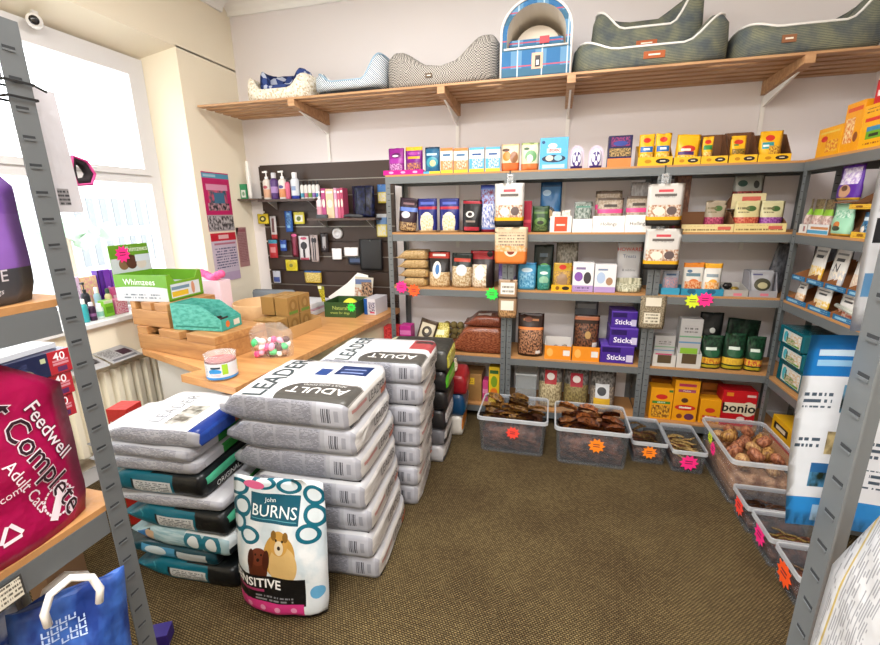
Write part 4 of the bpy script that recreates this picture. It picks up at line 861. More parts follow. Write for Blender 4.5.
# fourth shelf: teal packs
tp = pm('#0f5a66', 'r .06 .80 .14 .86 #cfd8d4;n .08 .5 .2 .8 #d8b890 #e4e6e0 6;e .68 .5 .09 .3 #4ab0c0;r .1 .6 .16 .26 #6aa04a;n .3 .66 .2 .5 #7a9a5a #d0b8a0 7;r .6 .64 .3 .7 #2a5a5a', 'yz', .25)
p3 = ((1.37,2.809,0.502,0.278,0.133), (1.37,2.813,0.502,0.27,0.238), (1.37,2.817,0.502,0.262,0.347))
zz_ = [.503, .503+p3[0][4], .502+p3[1][4], .502+p3[2][4]]
for i, l in enumerate(('bottom one of three teal wrapped packs on the right bay', 'middle one of three teal wrapped packs on the right bay', 'topmost of three teal wrapped packs on the right bay')):
    p = p3[i]
    r = thing('wrapped_pack', l, 'pack', (1.372-.012*i, p[1], zz_[i]+.001), 0, 'teal wrapped packs')
    bm = bmesh.new(); box(bm, 0, .24, -p[3]/2, p[3]/2, 0, zz_[i+1]-zz_[i]-.003, 0, None, .008); finish(bm, 'shrink_wrap', [tp], r, False)
    for dy in (-.035, .04):
        bm = bmesh.new(); prism(bm, [(.10+dy+.022*math.cos(t*PI/6), (zz_[i+1]-zz_[i])*.5+.022*math.sin(t*PI/6)) for t in range(12)], 'y', -p[3]/2-.0012, -p[3]/2-.0002); prism(bm, [(.10+dy+.012*math.cos(t*PI/4), (zz_[i+1]-zz_[i])*.5+.014*math.sin(t*PI/4)) for t in range(8)], 'y', -p[3]/2-.002, -p[3]/2-.0012, 1)
        finish(bm, 'round_badge', [mat('#d8dcdc', .5), mat('#3a6a70', .5)], r)
carton('treat_carton', 'yellow carton on its side at the foot of the right bay behind the big bin', 'carton', (1.4,2.81,0.11,0.276,0.154), .16, pm('#eab21c', 'r .1 .7 .5 .8 #2a2422;r .2 .6 .56 .72 #e8dcc0;r 0 1 0 .2 #c8321c'), None, RZ)
carton('treat_carton', 'dark red and yellow carton at the foot of the right bay, half hidden by leaflets', 'carton', (1.4,2.498,0.11,0.244,0.291), .16, pm('#8a2a1c', 'r 0 1 .5 1 #e0a01c;r .3 .7 .1 .4 #d8c8b0'), None, RZ)

# ------------------------------------------------------------------ pet beds on the slatted shelf
def pat(key, kind, c1, c2, c3=None, sc=40, rough=.9):
    if key in MATS: return MATS[key]
    m, nt, b = new_mat(key); N, L = nt.nodes, nt.links; b.inputs['Roughness'].default_value = rough; b.inputs['Specular IOR Level'].default_value = .15
    tc = N.new('ShaderNodeTexCoord')
    def mixc(f, a, bb):
        x = N.new('ShaderNodeMix'); x.data_type = 'RGBA'; L.new(f, x.inputs[0])
        for i, v in ((6, a), (7, bb)):
            if isinstance(v, str): x.inputs[i].default_value = lin(v)
            else: L.new(v, x.inputs[i])
        return x.outputs[2]
    def band(axis, s, lo, ph=0):
        sp = N.new('ShaderNodeSeparateXYZ'); L.new(tc.outputs['Object'], sp.inputs[0])
        a = N.new('ShaderNodeMath'); a.operation = 'MULTIPLY_ADD'; a.inputs[1].default_value = s; a.inputs[2].default_value = ph
        if axis == 'd':
            q = N.new('ShaderNodeMath'); q.operation = 'ADD'; L.new(sp.outputs[0], q.inputs[0]); L.new(sp.outputs[2], q.inputs[1]); L.new(q.outputs[0], a.inputs[0])
        else: L.new(sp.outputs['xyz'.index(axis)], a.inputs[0])
        f = N.new('ShaderNodeMath'); f.operation = 'FRACT'; L.new(a.outputs[0], f.inputs[0])
        g = N.new('ShaderNodeMath'); g.operation = 'LESS_THAN'; g.inputs[1].default_value = lo; L.new(f.outputs[0], g.inputs[0])
        return g.outputs[0]
    if kind == 'check':
        c = N.new('ShaderNodeTexChecker'); c.inputs['Scale'].default_value = sc; c.inputs[1].default_value = lin(c1); c.inputs[2].default_value = lin(c2); L.new(tc.outputs['Object'], c.inputs[0]); L.new(c.outputs[0], b.inputs['Base Color'])
    elif kind == 'stripe': L.new(mixc(band('d', sc, .5), c1, c2), b.inputs['Base Color'])
    elif kind == 'tartan':
        o = mixc(band('x', sc, .45), c1, c2); o = mixc(band('z', sc, .35), o, c3); o = mixc(band('z', sc, .05, .6), o, '#b05a6a'); o = mixc(band('x', sc, .05, .75), o, '#b8c8d2'); L.new(o, b.inputs['Base Color'])
    elif kind == 'cord':
        n = N.new('ShaderNodeTexNoise'); n.inputs['Scale'].default_value = 12; n.inputs['Detail'].default_value = 4; L.new(tc.outputs['Object'], n.inputs['Vector'])
        r = N.new('ShaderNodeValToRGB'); r.color_ramp.elements[0].color = lin(c1); r.color_ramp.elements[1].color = lin(c2); r.color_ramp.elements[0].position = .35; r.color_ramp.elements[1].position = .65; L.new(n.outputs['Fac'], r.inputs[0])
        L.new(mixc(band('z', sc, .3), r.outputs[0], c3), b.inputs['Base Color'])
    elif kind == 'blot':
        v = N.new('ShaderNodeTexVoronoi'); v.inputs['Scale'].default_value = sc; L.new(tc.outputs['Object'], v.inputs['Vector'])
        r = N.new('ShaderNodeValToRGB'); r.color_ramp.interpolation = 'CONSTANT'; r.color_ramp.elements[0].color = lin(c1); r.color_ramp.elements[1].color = lin(c2); r.color_ramp.elements[1].position = .4; e = r.color_ramp.elements.new(.7); e.color = lin(c3)
        L.new(v.outputs['Color'], r.inputs[0]); L.new(r.outputs[0], b.inputs['Base Color'])
    return m

def bed(label, pos, d, hf, m, inner, pip=None, tagc=None, hl=1.0, hr=1.0, hb=.8, tagm=None, tk=.07, z0=0.0, ks=.45):
    x, y, z, w, h = pos
    root = thing('pet_bed', label, 'pet bed', (x, y+d/2, z+.0005+z0))
    def XY(t, off):
        c, s = math.cos(t), math.sin(t); e = .55
        return Vector(((w/2-off)*math.copysign(abs(c)**e, c), (d/2-off)*math.copysign(abs(s)**e, s), 0))
    def H(t):
        c, s = math.cos(t), math.sin(t)
        xx = math.copysign(abs(c)**.55, c)
        if s < 0:
            k = abs(xx); q = min(1, max(0, (k-ks)/(.95-ks))); q = q*q*(3-2*q)
            return hf + ((h*(hl if xx < 0 else hr))-hf)*q
        k = abs(xx); q = min(1, max(0, (k-.3)/.7)); return h*hb + (h*(hl if xx < 0 else hr)-h*hb)*q
    prof = [(.015, 0), (-.004, .18), (-.006, .5), (0, .82), (tk*.28, .97), (tk*.6, 1.0), (tk*.92, .88), (tk*1.02, .55), (tk*.95, .22)]
    n = 56
    bm = bmesh.new(); rings = []
    for i in range(n):
        t = 2*PI*i/n+.001; hh = H(t)
        rings.append([bm.verts.new(XY(t, o) + Vector((0, 0, q*hh + .004*noise.noise(Vector((t*3, q*3, len(label))))))) for o, q in prof])
    for i in range(n):
        A, B = rings[i], rings[(i+1) % n]
        for k in range(len(prof)-1): bm.faces.new((A[k], B[k], B[k+1], A[k+1]))
        bm.faces.new((B[0], A[0], A[-1], B[-1]))
    for v in bm.verts:
        if v.co.z < 0: v.co.z = 0
    bmesh.ops.recalc_face_normals(bm, faces=bm.faces[:])
    finish(bm, 'bolster', [m], root, True)
    bm = bmesh.new(); V = []
    pts = [XY(2*PI*i/32+.001, tk*1.06) for i in range(32)]
    prism(bm, [(p.x, p.y) for p in pts], 'z', .002, hf*.42); finish(bm, 'cushion', [inner], root)
    if pip:
        bm = bmesh.new(); tube(bm, [XY(2*PI*i/n+.001, tk*.28) + Vector((0, 0, H(2*PI*i/n+.001)*.985)) for i in range(n)], .0065, 6, 0, True); finish(bm, 'piping', [pip], root, True)
    if tagm:
        bm = bmesh.new(); tx, tw, th = tagm[0]*w, tagm[1]/2, tagm[2]/2
        box(bm, tx-tw, tx+tw, -d/2-.010, -d/2-.0065, hf*.5-th, hf*.5+th, 0); box(bm, tx-tw*.55, tx+tw*.55, -d/2-.0112, -d/2-.0101, hf*.5-th*.22, hf*.5+th*.22, 1)
        o = finish(bm, 'label_patch', [mat(tagm[3], .7), mat('#ece4d4', .7)], root)
    return root
SZ = 2.300
white = mat('#eceae6', .8)
b1 = (-1.963,2.955,2.3,0.5,0.182)
bed('shallow cream bed with fine brown scribble pattern at the left end of the slatted shelf', b1, .34, .085, pat('scribble', 'blot', '#efe9dc', '#e2dac8', '#c8b89a', 90), mat('#d8d0c0', .9), hb=1.0, tagm=None, tk=.04)
bed('navy patchwork bed nested inside the cream bed', (b1[0]+.02, b1[1]+.056, 2.300+.038, b1[3]-.135, b1[4]+.005), .222, .085, pat('patch', 'blot', '#1f2c5a', '#3a4c86', '#b8c0d4', 24), mat('#2a3870', .9), None, hb=1.0, tk=.035)
b2 = (-1.407,2.955,2.3,0.522,0.237)
bm = bmesh.new(); box(bm, b2[0]-b2[3]*.40, b2[0]+b2[3]*.46, 2.97, 3.33, 2.301, 2.333, 0, None, .012); tag(finish(bm, 'bed_cushion', [mat('#18181a', .9)]), 'black flat cushion under the striped bed', 'cushion')
bed('bed with fine blue and white diagonal stripes and low front', (b2[0], b2[1], 2.334, b2[3], b2[4]-.034), .38, .06, pat('bluestripe', 'stripe', '#e8ecee', '#5a7286', None, 70), mat('#c8d0d8', .9), mat('#9ab4c8', .8), hl=.62, hr=1.08, tk=.07, hb=.7)
bed('large grey houndstooth bed with humped ends in the middle of the slatted shelf', (-0.755,2.94,2.3,0.75,0.262), .42, .125, pat('hound', 'check', '#55524f', '#b8b2aa', None, 130), mat('#8a847a', .9), None, tagm=(-.08, .045, .026, '#5a4a3a'), hl=.92, hr=1.12, tk=.11, hb=.55, ks=.10)
# tartan carrier bed
x, y, z, w, h = (-0.158,2.93,2.3,0.409,0.39)
cb_ = thing('cave_bed', 'arched tartan cave bed with white piping in the middle of the slatted shelf', 'pet bed', (x, y, z+.001))
tt = pat('tartan', 'tartan', '#3f6f9c', '#668fb0', '#476c84', 7)
h = .42
def arch(hw, n=20, base=0.0, top=h):
    r = hw; s = top-r*.9
    return [(-hw, base), (-hw, s)] + [(-hw*math.cos(PI*k/n), s + r*.9*math.sin(PI*k/n)) for k in range(1, n)] + [(hw, s), (hw, base)]
bm = bmesh.new(); A, B = arch(w/2), arch(w/2-.035, 20, .0, h-.035)
dep = .36
for ya, yb, P0, P1 in ((0, dep, A, A), (0, dep, B, B)):
    V0 = [bm.verts.new((p[0], ya, p[1])) for p in P0]; V1 = [bm.verts.new((p[0], yb, p[1])) for p in P1]
    for k in range(len(P0)-1): bm.faces.new((V0[k], V0[k+1], V1[k+1], V1[k]))
for yy in (0, dep):
    V0 = [bm.verts.new((p[0], yy, p[1])) for p in A]; V1 = [bm.verts.new((p[0], yy, p[1])) for p in B]
    for k in range(len(A)-1): bm.faces.new((V0[k], V0[k+1], V1[k+1], V1[k]))
V0 = [bm.verts.new((p[0], dep-.01, p[1])) for p in B]; bm.faces.new(V0)
for f in bm.faces:
    c = f.calc_center_median()
    if all(abs(v.co.x) < w/2-.030 for v in f.verts) and all(v.co.z < h-.03 for v in f.verts) and .001 < c.y < dep-.001: f.material_index = 1
bmesh.ops.recalc_face_normals(bm, faces=bm.faces[:]); finish(bm, 'shell', [tt, mat('#e9dfd0', .9)], cb_)
bm = bmesh.new(); box(bm, -w/2+.004, w/2-.004, -.012, .03, .002, .155, 0, None, .008); finish(bm, 'front_panel', [tt], cb_)
bm = bmesh.new(); tube(bm, [(p[0]*.99, -.004, p[1]*.99+.003) for p in A], .0075, 6); tube(bm, [(-w/2+.02, -.014, .155), (w/2-.02, -.014, .155)], .006, 6); finish(bm, 'piping', [white], cb_, True)
bm = bmesh.new(); box(bm, -w/2+.037, w/2-.037, .035, dep-.03, .002, .12, 0, None, .02); finish(bm, 'cushion', [mat('#e6dccb', .9)], cb_)
bm = bmesh.new(); prism(bm, [(p[0]*.98, p[1]) for p in arch(w/2-.06, 16, .17, h-.08)], 'y', .20, .31); finish(bm, 'inner_lining', [mat('#e9dfd0', .9)], cb_)
bm = bmesh.new(); box(bm, -w/2+.04, w/2-.045, .05, .09, .165, .225, 0, None, .015); finish(bm, 'inner_bolster', [tt], cb_)
bm = bmesh.new(); box(bm, -.02, .045, -.0145, -.0122, .04, .125, 0); box(bm, .0, .03, -.0156, -.0146, .05, .11, 1); box(bm, .007, .022, -.0162, -.0157, .06, .085, 2); finish(bm, 'label_patch', [mat('#d0a890', .6), mat('#1c1c1e', .5), white], cb_)
bm = bmesh.new(); box(bm, .02, .075, .043, .0485, .19, .228, 0); finish(bm, 'label_tag', [mat('#c8404a', .6)], cb_)
g1 = pat('cordgrey', 'cord', '#5b6264', '#86876f', '#474e50', 130)
gi = mat('#5a5c58', .9)
d1 = (0.476,2.93,2.3,0.824,0.248)
bed('dark grey green corduroy bed, lower one of the stacked pair', d1, .42, .118, g1, gi, white, tagm=(.02, .11, .036, '#a8562a'), hl=.72, hr=1.05, tk=.09, hb=.4)
d2 = (0.452,2.95,2.3,0.747,0.338)
bed('dark grey green corduroy bed stacked on top of its twin', (d2[0]+.012, 3.045, 2.300+.057, d2[3]*.79, .30), .195, .195, g1, gi, white, tagm=(0, .11, .030, '#a8562a'), hl=1.0, hr=1.30, tk=.06, hb=.9)
bed('dark grey corduroy bed alone at the right end of the slatted shelf', (1.257,2.93,2.3,0.679,0.216), .42, .15, g1, gi, white, tagm=(-.18, .065, .036, '#8a5a3a'), hl=.86, hr=1.3, tk=.10, hb=.8)

# ------------------------------------------------------------------ slatted panel with grooming goods
sw = thing('slatwall_panel', 'dark brown grooved display panel fixed to the back wall', 'display panel', (-1.86, 3.398, .55))
bm = bmesh.new()
for k in range(11):
    z = k*.125; box(bm, -.585, .62, -.03, -.012, z, z+.113)
box(bm, -.585, .62, -.012, 0, 0, 1.375)
finish(bm, 'slatted_board', [mat('#38281f', .5)], sw)
bm = bmesh.new()
for k in (3, 5, 7, 9, 10): box(bm, -.585, .62, -.0312, -.0302, k*.125-.010, k*.125-.003)
finish(bm, 'groove_rail', [mat('#8a847c', .4, .5)], sw)
FY = 3.36
def wallshelf(label, x0, x1, z, d, m):
    r = thing('wall_shelf', label, 'shelf', ((x0+x1)/2, FY, z), 0)
    bm = bmesh.new(); box(bm, -(x1-x0)/2, (x1-x0)/2, -d, 0, -.018, 0); finish(bm, 'board', [m], r)
    for s in (-1, 1):
        bm = bmesh.new(); prism(bm, [(-d*.8, -.019), (0, -.019), (0, -.08)], 'x', s*(x1-x0)*.36-.004, s*(x1-x0)*.36+.004); finish(bm, 'bracket', [mat('#c8c8c8', .4, .4)], r)
    return r
DK = mat('#453229', .45)
zs1 = (-2.089,3.24,1.642)[2]
xa, xb = (-2.353,3.24,1.632)[0], (-1.873,3.24,1.63)[0]
wallshelf('narrow dark shelf carrying shampoo bottles on the slatted panel', xa-.02, xb+.02, zs1, .15, DK)
zs2 = (-1.646,3.22,1.488)[2]
xc, xd = (-1.921,3.22,1.475)[0], (-1.34,3.22,1.478)[0]
wallshelf('lower dark shelf carrying pink packs and a navy bag on the slatted panel', xc, xd, zs2, .17, DK)
# corner shelf with cards beyond the panel
zc_ = (-2.511,3.3,1.652)[2]
xe = (-2.591,3.3,1.645)[0]
c_ = thing('corner_shelf', 'small shelf in the corner left of the slatted panel', 'shelf', (xe, 3.399, zc_)); bm = bmesh.new(); box(bm, 0, xa-.03-xe, -.17, 0, -.012, 0); finish(bm, 'board', [mat('#5a4a3e', .5)], c_)
def on(z0, Y, *a): return a
PB = 3.25
carton('tea_carton', 'small green and white box at the left end of the corner shelf', 'carton', (xe+.045, 3.27, zc_, .06, .12), .04, pm('#3f9a6a', 'r .15 .85 .1 .6 #e8ece6;e .5 .35 .2 .14 #8ab090'))
bm = bmesh.new(); lathe(bm, [(.016, 0), (.018, .02), (.018, .24), (.014, .25), (.014, .29), (.010, .30)], 14); o = finish(bm, 'tall_tube', [mat('#ecebe6', .4)], None, True); place(o, (xe+.105, 3.28, zc_+.0005)); tag(o, 'tall thin white tube on the corner shelf', 'tube')
bz = [((-2.319,3.25,1.647,0.066,0.226), '#e6dcd2', '#f4f2ee', True, 'white pump bottle, first on the panel shelf', 'r 0 1 .1 .5 #e0b090;e .5 .6 .3 .08 #b04a5a'), ((-2.25,3.25,1.646,0.065,0.21), '#5a3f7a', '#cfcfd4', False, 'purple bottle with pale cap between the two pump bottles', 'r 0 1 .3 .6 #b090c8'),
      ((-2.172,3.25,1.644,0.069,0.224), '#ece6e0', '#f4f2ee', True, 'white pump bottle with orange label beside the purple bottle', 'r 0 1 .1 .5 #e09a6a;e .5 .6 .3 .08 #4a4a8a'), ((-2.119,3.25,1.643,0.039,0.17), '#d86a8a', '#2a2426', False, 'small pink bottle with black cap, left of the blue and white bottle', ''), ((-2.059,3.25,1.642,0.068,0.207), '#dfe4ec', '#f0f0f2', False, 'tall white bottle with blue foot on the panel shelf', 'r 0 1 0 .16 #3a4ab0;r .2 .8 .4 .6 #8aa0c8')]
for p, c, cc, pump, l, sh_ in bz:
    bottle('shampoo_bottle', l, (p[0], 3.25, zs1, p[3], p[4]), pm(c, sh_), mat(cc, .35), pump, 'shampoo bottles on the slatted panel')
for i in range(5):
    p = (-1.928,3.25,1.64,0.174,0.138)
    bottle('spray_bottle', ('first', 'second', 'third', 'fourth', 'last')[i] + ' small black capped bottle of the row right of the tall bottles', (p[0]+p[3]*(i-2)/5, 3.27, zs1, p[3]/5*.92, p[4]), pm('#e4e2de', 'r 0 1 .1 .4 %s' % ('#4a9ab8', '#c87a8a', '#7aa84a', '#8a6ab0', '#4a9ab8')[i]), mat('#1c1a1a', .4), False, 'row of black capped bottles')
p = (-1.82,3.22,1.498,0.053,0.207)
bottle('shampoo_bottle', 'pale pink bottle at the left end of the lower panel shelf', (p[0], 3.21, zs2, p[3], p[4]), pm('#eed8dc', 'r 0 1 .2 .6 #e0a0b0'), mat('#f2ecec', .4), True)
for i, (a, b, c, l) in enumerate(((323, 327, '#b0407a', 'thin magenta pack standing on the lower panel shelf'), (327.5, 335, '#e8c8a4', 'peach pack with round picture on the lower panel shelf'), (335.6, 338.4, '#d8a0c0', 'lilac pack edge on, right of the peach pack'), (338.8, 341.4, '#c8587a', 'rose pack edge on among the pink packs'), (341.8, 344.5, '#b8486a', 'dark rose pack at the right of the pink packs'))):
    q = ((-1.701,3.24,1.46,0.192,0.254)); x0 = q[0]-q[3]/2; u = q[3]/22
    carton('grooming_pack', l, 'pack', (x0+u*((a+b)/2-323), 3.22, zs2, u*(b-a), ((-1.679,3.22,1.716)[2])-zs2-.006*(i % 2)), .09, pm(c, 'e .5 .5 .35 .14 #f0e4d4;r .1 .9 .85 .92 #f4ecec'), 'pink grooming packs on the slatted panel')
p = (-1.782,3.2,1.494,0.228,0.042)
carton('dark_tray', 'flat dark grey case at the front of the lower panel shelf', 'case', (p[0]-.01, 3.192, zs2, p[3]*.42, .028), .024, mat('#33383e', .5))
p = (-1.458,3.24,1.509,0.185,0.246)
nv = thing('folded_bag', 'dark navy folded bag hanging over the lower panel shelf', 'bag', (p[0], 3.24, zs2+.004))
bm = bmesh.new(); F_ = pouch_bm(bm, p[3], p[4]-.01, .06, 5, .006, 0, 0, 1.2); finish(bm, 'bag_body', [pm('#161a33', 'r .62 .84 .05 .13 #e8e8ea;n 0 1 0 1 #20264a #10131f 5')], nv)
bm = bmesh.new(); tube(bm, [(-p[3]*.35, -.001, .02), (-p[3]*.30, -.002, p[4]*.5), (-p[3]*.36, .02, p[4]*.95)], .004, 6); tube(bm, [(p[3]*.1, -.001, .04), (p[3]*.16, -.002, p[4]*.5), (p[3]*.1, .02, p[4]*.95)], .004, 6); finish(bm, 'strap', [mat('#0d0f1a', .7)], nv, True)
bm = bmesh.new(); tube(bm, [(-.07, 0, .012), (-.03, .01, .02), (.02, -.005, .016), (.06, .006, .014), (.09, 0, .010)], [.010, .014, .013, .014, .009], 8); o = finish(bm, 'coiled_lead', [mat('#3a3c40', .7)], None, True); place(o, ((-1.532,3.2,1.503)[0], 3.20, zs2)); tag(o, 'grey coiled lead lying before the navy bag', 'lead')
# hung packs: peg hook is part of the pack's card
def pegged(name, label, p, m, cat='pack', grp=None, d=.018):
    x, y, z, w, h = p
    r = thing(name, label, cat, (x, 3.33, z), 0, grp)
    bm = bmesh.new(); F = pouch_bm(bm, w, h, d, random.random()*40, .001, 0, 0, 1.1); finish(bm, 'pack_card', [m], r)
    bm = bmesh.new(); tube(bm, [(0, .037, h*.95), (0, -.006, h*.95), (0, -.012, h*.965)], .0025, 6); finish(bm, 'peg_hook', [mat('#b8b8ba', .3, .8)], r, True)
    return r
HG = 'grooming goods pegged on the slatted panel'
for args in (('tape_reel', 'yellow boxed reel hanging leftmost on the slatted panel', (-2.433,3.33,1.444,0.109,0.084), pm('#dcc42a', 'e .5 .5 .3 .3 #4a4a20;e .5 .5 .14 .14 #e8dc8a')),
    ('hanging_pack', 'slim grey pack hanging under the leftmost yellow box', (-2.339,3.33,1.316,0.059,0.193), pm('#c8c4c2', 'r .3 .7 .3 .9 #6a4a4a;r 0 1 0 .2 #b03a3a')),
    ('hanging_pack', 'blue brush pack hanging below the bottle shelf', (-2.185,3.33,1.376,0.072,0.173), pm('#2a5aa8', 'r .3 .7 .2 .9 #7ab0d8;n .2 .8 .3 .8 #16386a #5a90c8 6')),
    ('tape_reel', 'yellow boxed reel hanging right of the blue brush pack', (-2.084,3.33,1.441,0.104,0.098), pm('#d8cc4a', 'r .15 .85 .2 .75 #e4e4d4;e .5 .45 .2 .2 #5a6a2a')),
    ('hanging_pack', 'red capped tube pack low at the left of the slatted panel', (-2.364,3.33,1.153,0.085,0.155), pm('#b8343a', 'r 0 1 .8 1 #4a9ab8;r .2 .8 .3 .6 #d89090')),
    ('hanging_pack', 'small blue tub pack hanging under the blue brush pack', (-2.261,3.33,1.214,0.064,0.094), pm('#2a4a9a', 'r .1 .9 .3 .6 #8ab0e0')),
    ('hanging_pack', 'dark red pack hanging left of the white brush pack', (-2.149,3.33,1.164,0.063,0.195), pm('#5a1626', 'r .3 .7 .1 .9 #8a2a44;e .5 .94 .4 .06 #e0609a')),
    ('hanging_pack', 'white pack holding a black brush, centre left of the slatted panel', (-2.06,3.33,1.139,0.101,0.203), pm('#d8d4d6', 'e .5 .6 .3 .16 #2a2628;r .4 .6 .1 .5 #2a2628;e .5 .9 .3 .06 #c04a6a;r .1 .9 .0 .1 #b85a6a')),
    ('scissors_pack', 'narrow pack with dark shears right of the white brush pack', (-1.963,3.33,1.124,0.076,0.227), pm('#b8aaa8', 'r .3 .45 .05 .7 #3a3436;r .55 .7 .05 .7 #3a3436;e .35 .8 .18 .1 #2a2426;e .65 .8 .18 .1 #2a2426')),
    ('hanging_pack', 'dark grooming pack with silver comb in the middle of the slatted panel', (-1.865,3.33,1.21,0.074,0.157), pm('#2a2224', 'r .3 .7 .2 .8 #a8a4a6;r .4 .6 .1 .3 #6a6466')),
    ('tape_reel', 'yellow round reel low on the slatted panel', (-2.2,3.33,1.042,0.118,0.096), pm('#e0d23a', 'e .5 .5 .42 .42 #ccb81c;e .5 .5 .16 .16 #7a7a2a')),
    ('hanging_pack', 'wide yellow pack at the foot of the slatted panel', (-2.001,3.33,0.942,0.164,0.104), pm('#e0bc3a', 'n .05 .95 .1 .8 #f0dc8a #a8862a 7;r 0 1 .85 1 #2a5a9a')),
    ('hanging_pack', 'white and blue pack at the lowest left of the slatted panel', (-2.359,3.33,0.932,0.076,0.107), pm('#c8ccd8', 'r .1 .9 .1 .5 #4a5a9a')),
    ('note_card', 'small white card pinned under the silver disc', (-1.758,3.335,1.147,0.09,0.092), mat('#e8e4e4', .7)),
    ('note_card', 'wider white card pinned right of another on the slatted panel', (-1.626,3.335,1.178,0.127,0.07), mat('#eae6e6', .7)),
    ('hanging_case', 'black nylon case hanging low at the right of the slatted panel', (-1.451,3.33,1.065,0.203,0.253), mat('#141416', .5)),
    ('photo_card', 'small dark picture card before the black case', (-1.583,3.3,1.108,0.153,0.062), pm('#1d2330', 'r .1 .9 .3 .8 #3a4a6a')),
    ('hanging_pack', 'pale blue and yellow pack hung beside the end upright, upper', (-1.328,3.28,1.598,0.079,0.141), pm('#c8b84a', 'r 0 1 .6 1 #4a7ab8;n .1 .9 .1 .55 #e8d86a #d8d8e0 5')),):
    pegged(*args[:3], args[3], 'card' if 'card' in args[0] else 'case' if 'case' in args[0] else 'reel' if 'reel' in args[0] else 'pack', HG)
pegged('hanging_pack', 'pale blue and yellow pack hung on the front end upright, lower', (lambda p: p)((-1.342,3.33,1.335,0.094,0.18)), pm('#d0c050', 'r 0 1 .55 .85 #6a90c0;r 0 1 .85 1 #c8ccd0;n .1 .9 .05 .5 #e8d86a #d0d4d8 5'), 'pack', HG)
p = (-1.749,3.335,1.272,0.093,0.086)
bm = bmesh.new(); lathe(bm, [(p[3]/2, 0), (p[3]/2, .012), (p[3]/2*.9, .018), (p[3]*.3, .020), (p[3]*.28, .014)], 24); o = finish(bm, 'hanging_disc', [mat('#d8d8da', .35, .2)], None, True); place(o, (p[0], 3.367, p[2]+p[4]/2), 0, PI/2); tag(o, 'round silver disc on the slatted panel above two white cards', 'disc')

# ------------------------------------------------------------------ window wall
def sheet(name, label, cat, y0, y1, z0, z1, X, m, group=None):
    bm = bmesh.new(); grid_sheet(bm, lambda u, v: Vector((0, u*(y1-y0), v*(z1-z0))) + Vector((.0012+.003*math.sin(u*3)*(1-v), 0, 0)), 4, 4)
    bmesh.ops.solidify(bm, geom=bm.faces[:], thickness=.0008)
    o = finish(bm, name, [m]); o.location = (X, y0, z0); return tag(o, label, cat, group)
ca = thing('wall_calendar', 'pink wall calendar with a picture over a month grid beside the window', 'calendar', (XL+.002, 2.862, 1.0))
bm = bmesh.new(); box(bm, 0, .0025, 0, .285, .40, .845); finish(bm, 'picture_page', [pm('#c8286a', 'r 0 1 .90 .98 #5aa0c0;r .05 .5 .92 .96 #a8d0e0;r .1 .9 .70 .80 #e8a0c0;n .15 .85 .35 .70 #3a5a6a #d8607a 5;r .35 .75 .42 .66 #4a7a9a;n .1 .9 .36 .48 #2a2a30 #c8a0a8 7;r 0 1 0 .28 #b8b0b4;n 0 1 .02 .26 #3a3438 #c8c2c4 8', 'yz')], ca)
bm = bmesh.new(); box(bm, 0, .0025, .005, .285, .0, .385); finish(bm, 'month_page', [pm('#d8cadc', 'r 0 1 .84 1 #d02a3a;r .3 .7 .88 .96 #f0c0c4;t .1 .95 .28 .72 #5a5a80 18;r .1 .95 .76 .80 #c07a90;r 0 1 0 .18 #c8b0d0', 'yz')], ca)
sheet('wall_notice', 'pale pink paper pinned to the wall right of the calendar', 'paper', 3.16, 3.285, 1.09, 1.42, XL+.002, pm('#e8b4b4', 't .1 .9 .1 .85 #c88a90 24;r .1 .9 .88 .95 #d88a94', 'yz', .8))
cc = thing('security_camera', 'small white security camera with black lens on the window head', 'camera', (-2.62, 2.04, 2.56))
cc.location = (-2.74,2.023,2.538); 
bm = bmesh.new(); lathe(bm, [(.035, .0), (.035, .05), (.030, .062)], 18, 0, (0, 0)); b0 = finish(bm, 'camera_body', [mat('#e4e2de', .4)], cc, True); b0.rotation_euler = (PI*.55, 0, .9)
bm = bmesh.new(); lathe(bm, [(.022, .058), (.022, .068), (.012, .072)], 16); b0 = finish(bm, 'lens', [mat('#101012', .15)], cc, True); b0.rotation_euler = (PI*.55, 0, .9)
bm = bmesh.new(); box(bm, -.008, .008, -.01, .02, .0, .055); b0 = finish(bm, 'mount', [mat('#dcdad6', .5)], cc)
# radiator
ra = thing('radiator', 'cream panel radiator under the window', 'radiator', (XL+.02, 1.15, .18))
bm = bmesh.new(); box(bm, .03, .045, 0, 1.03, 0, .50); 
for k in range(15):
    y = .03+k*.067; prism(bm, [(.045, y), (.075, y+.012), (.075, y+.042), (.045, y+.054)], 'z', .03, .47)
finish(bm, 'radiator_panel', [mat('#efe8d2', .4)], ra)
bm = bmesh.new(); box(bm, .0, .085, 0, 1.03, .50, .512); box(bm, 0, .085, -.004, 0, .02, .512); box(bm, 0, .085, 1.03, 1.034, .02, .512); finish(bm, 'grille_cover', [mat('#f1ebd8', .4)], ra)
bm = bmesh.new(); tube(bm, [(.04, 1.034, .06), (.04, 1.085, .06), (.04, 1.085, -.08), (.04, 1.085, -.175)], .009, 8); finish(bm, 'pipe', [mat('#d8d2c2', .4)], ra, True)
bm = bmesh.new(); lathe(bm, [(.026, 0), (.03, .01), (.03, .05), (.02, .06)], 14); v_ = finish(bm, 'valve', [M_WHITE], ra, True); v_.location = (.04, 1.085, .07)
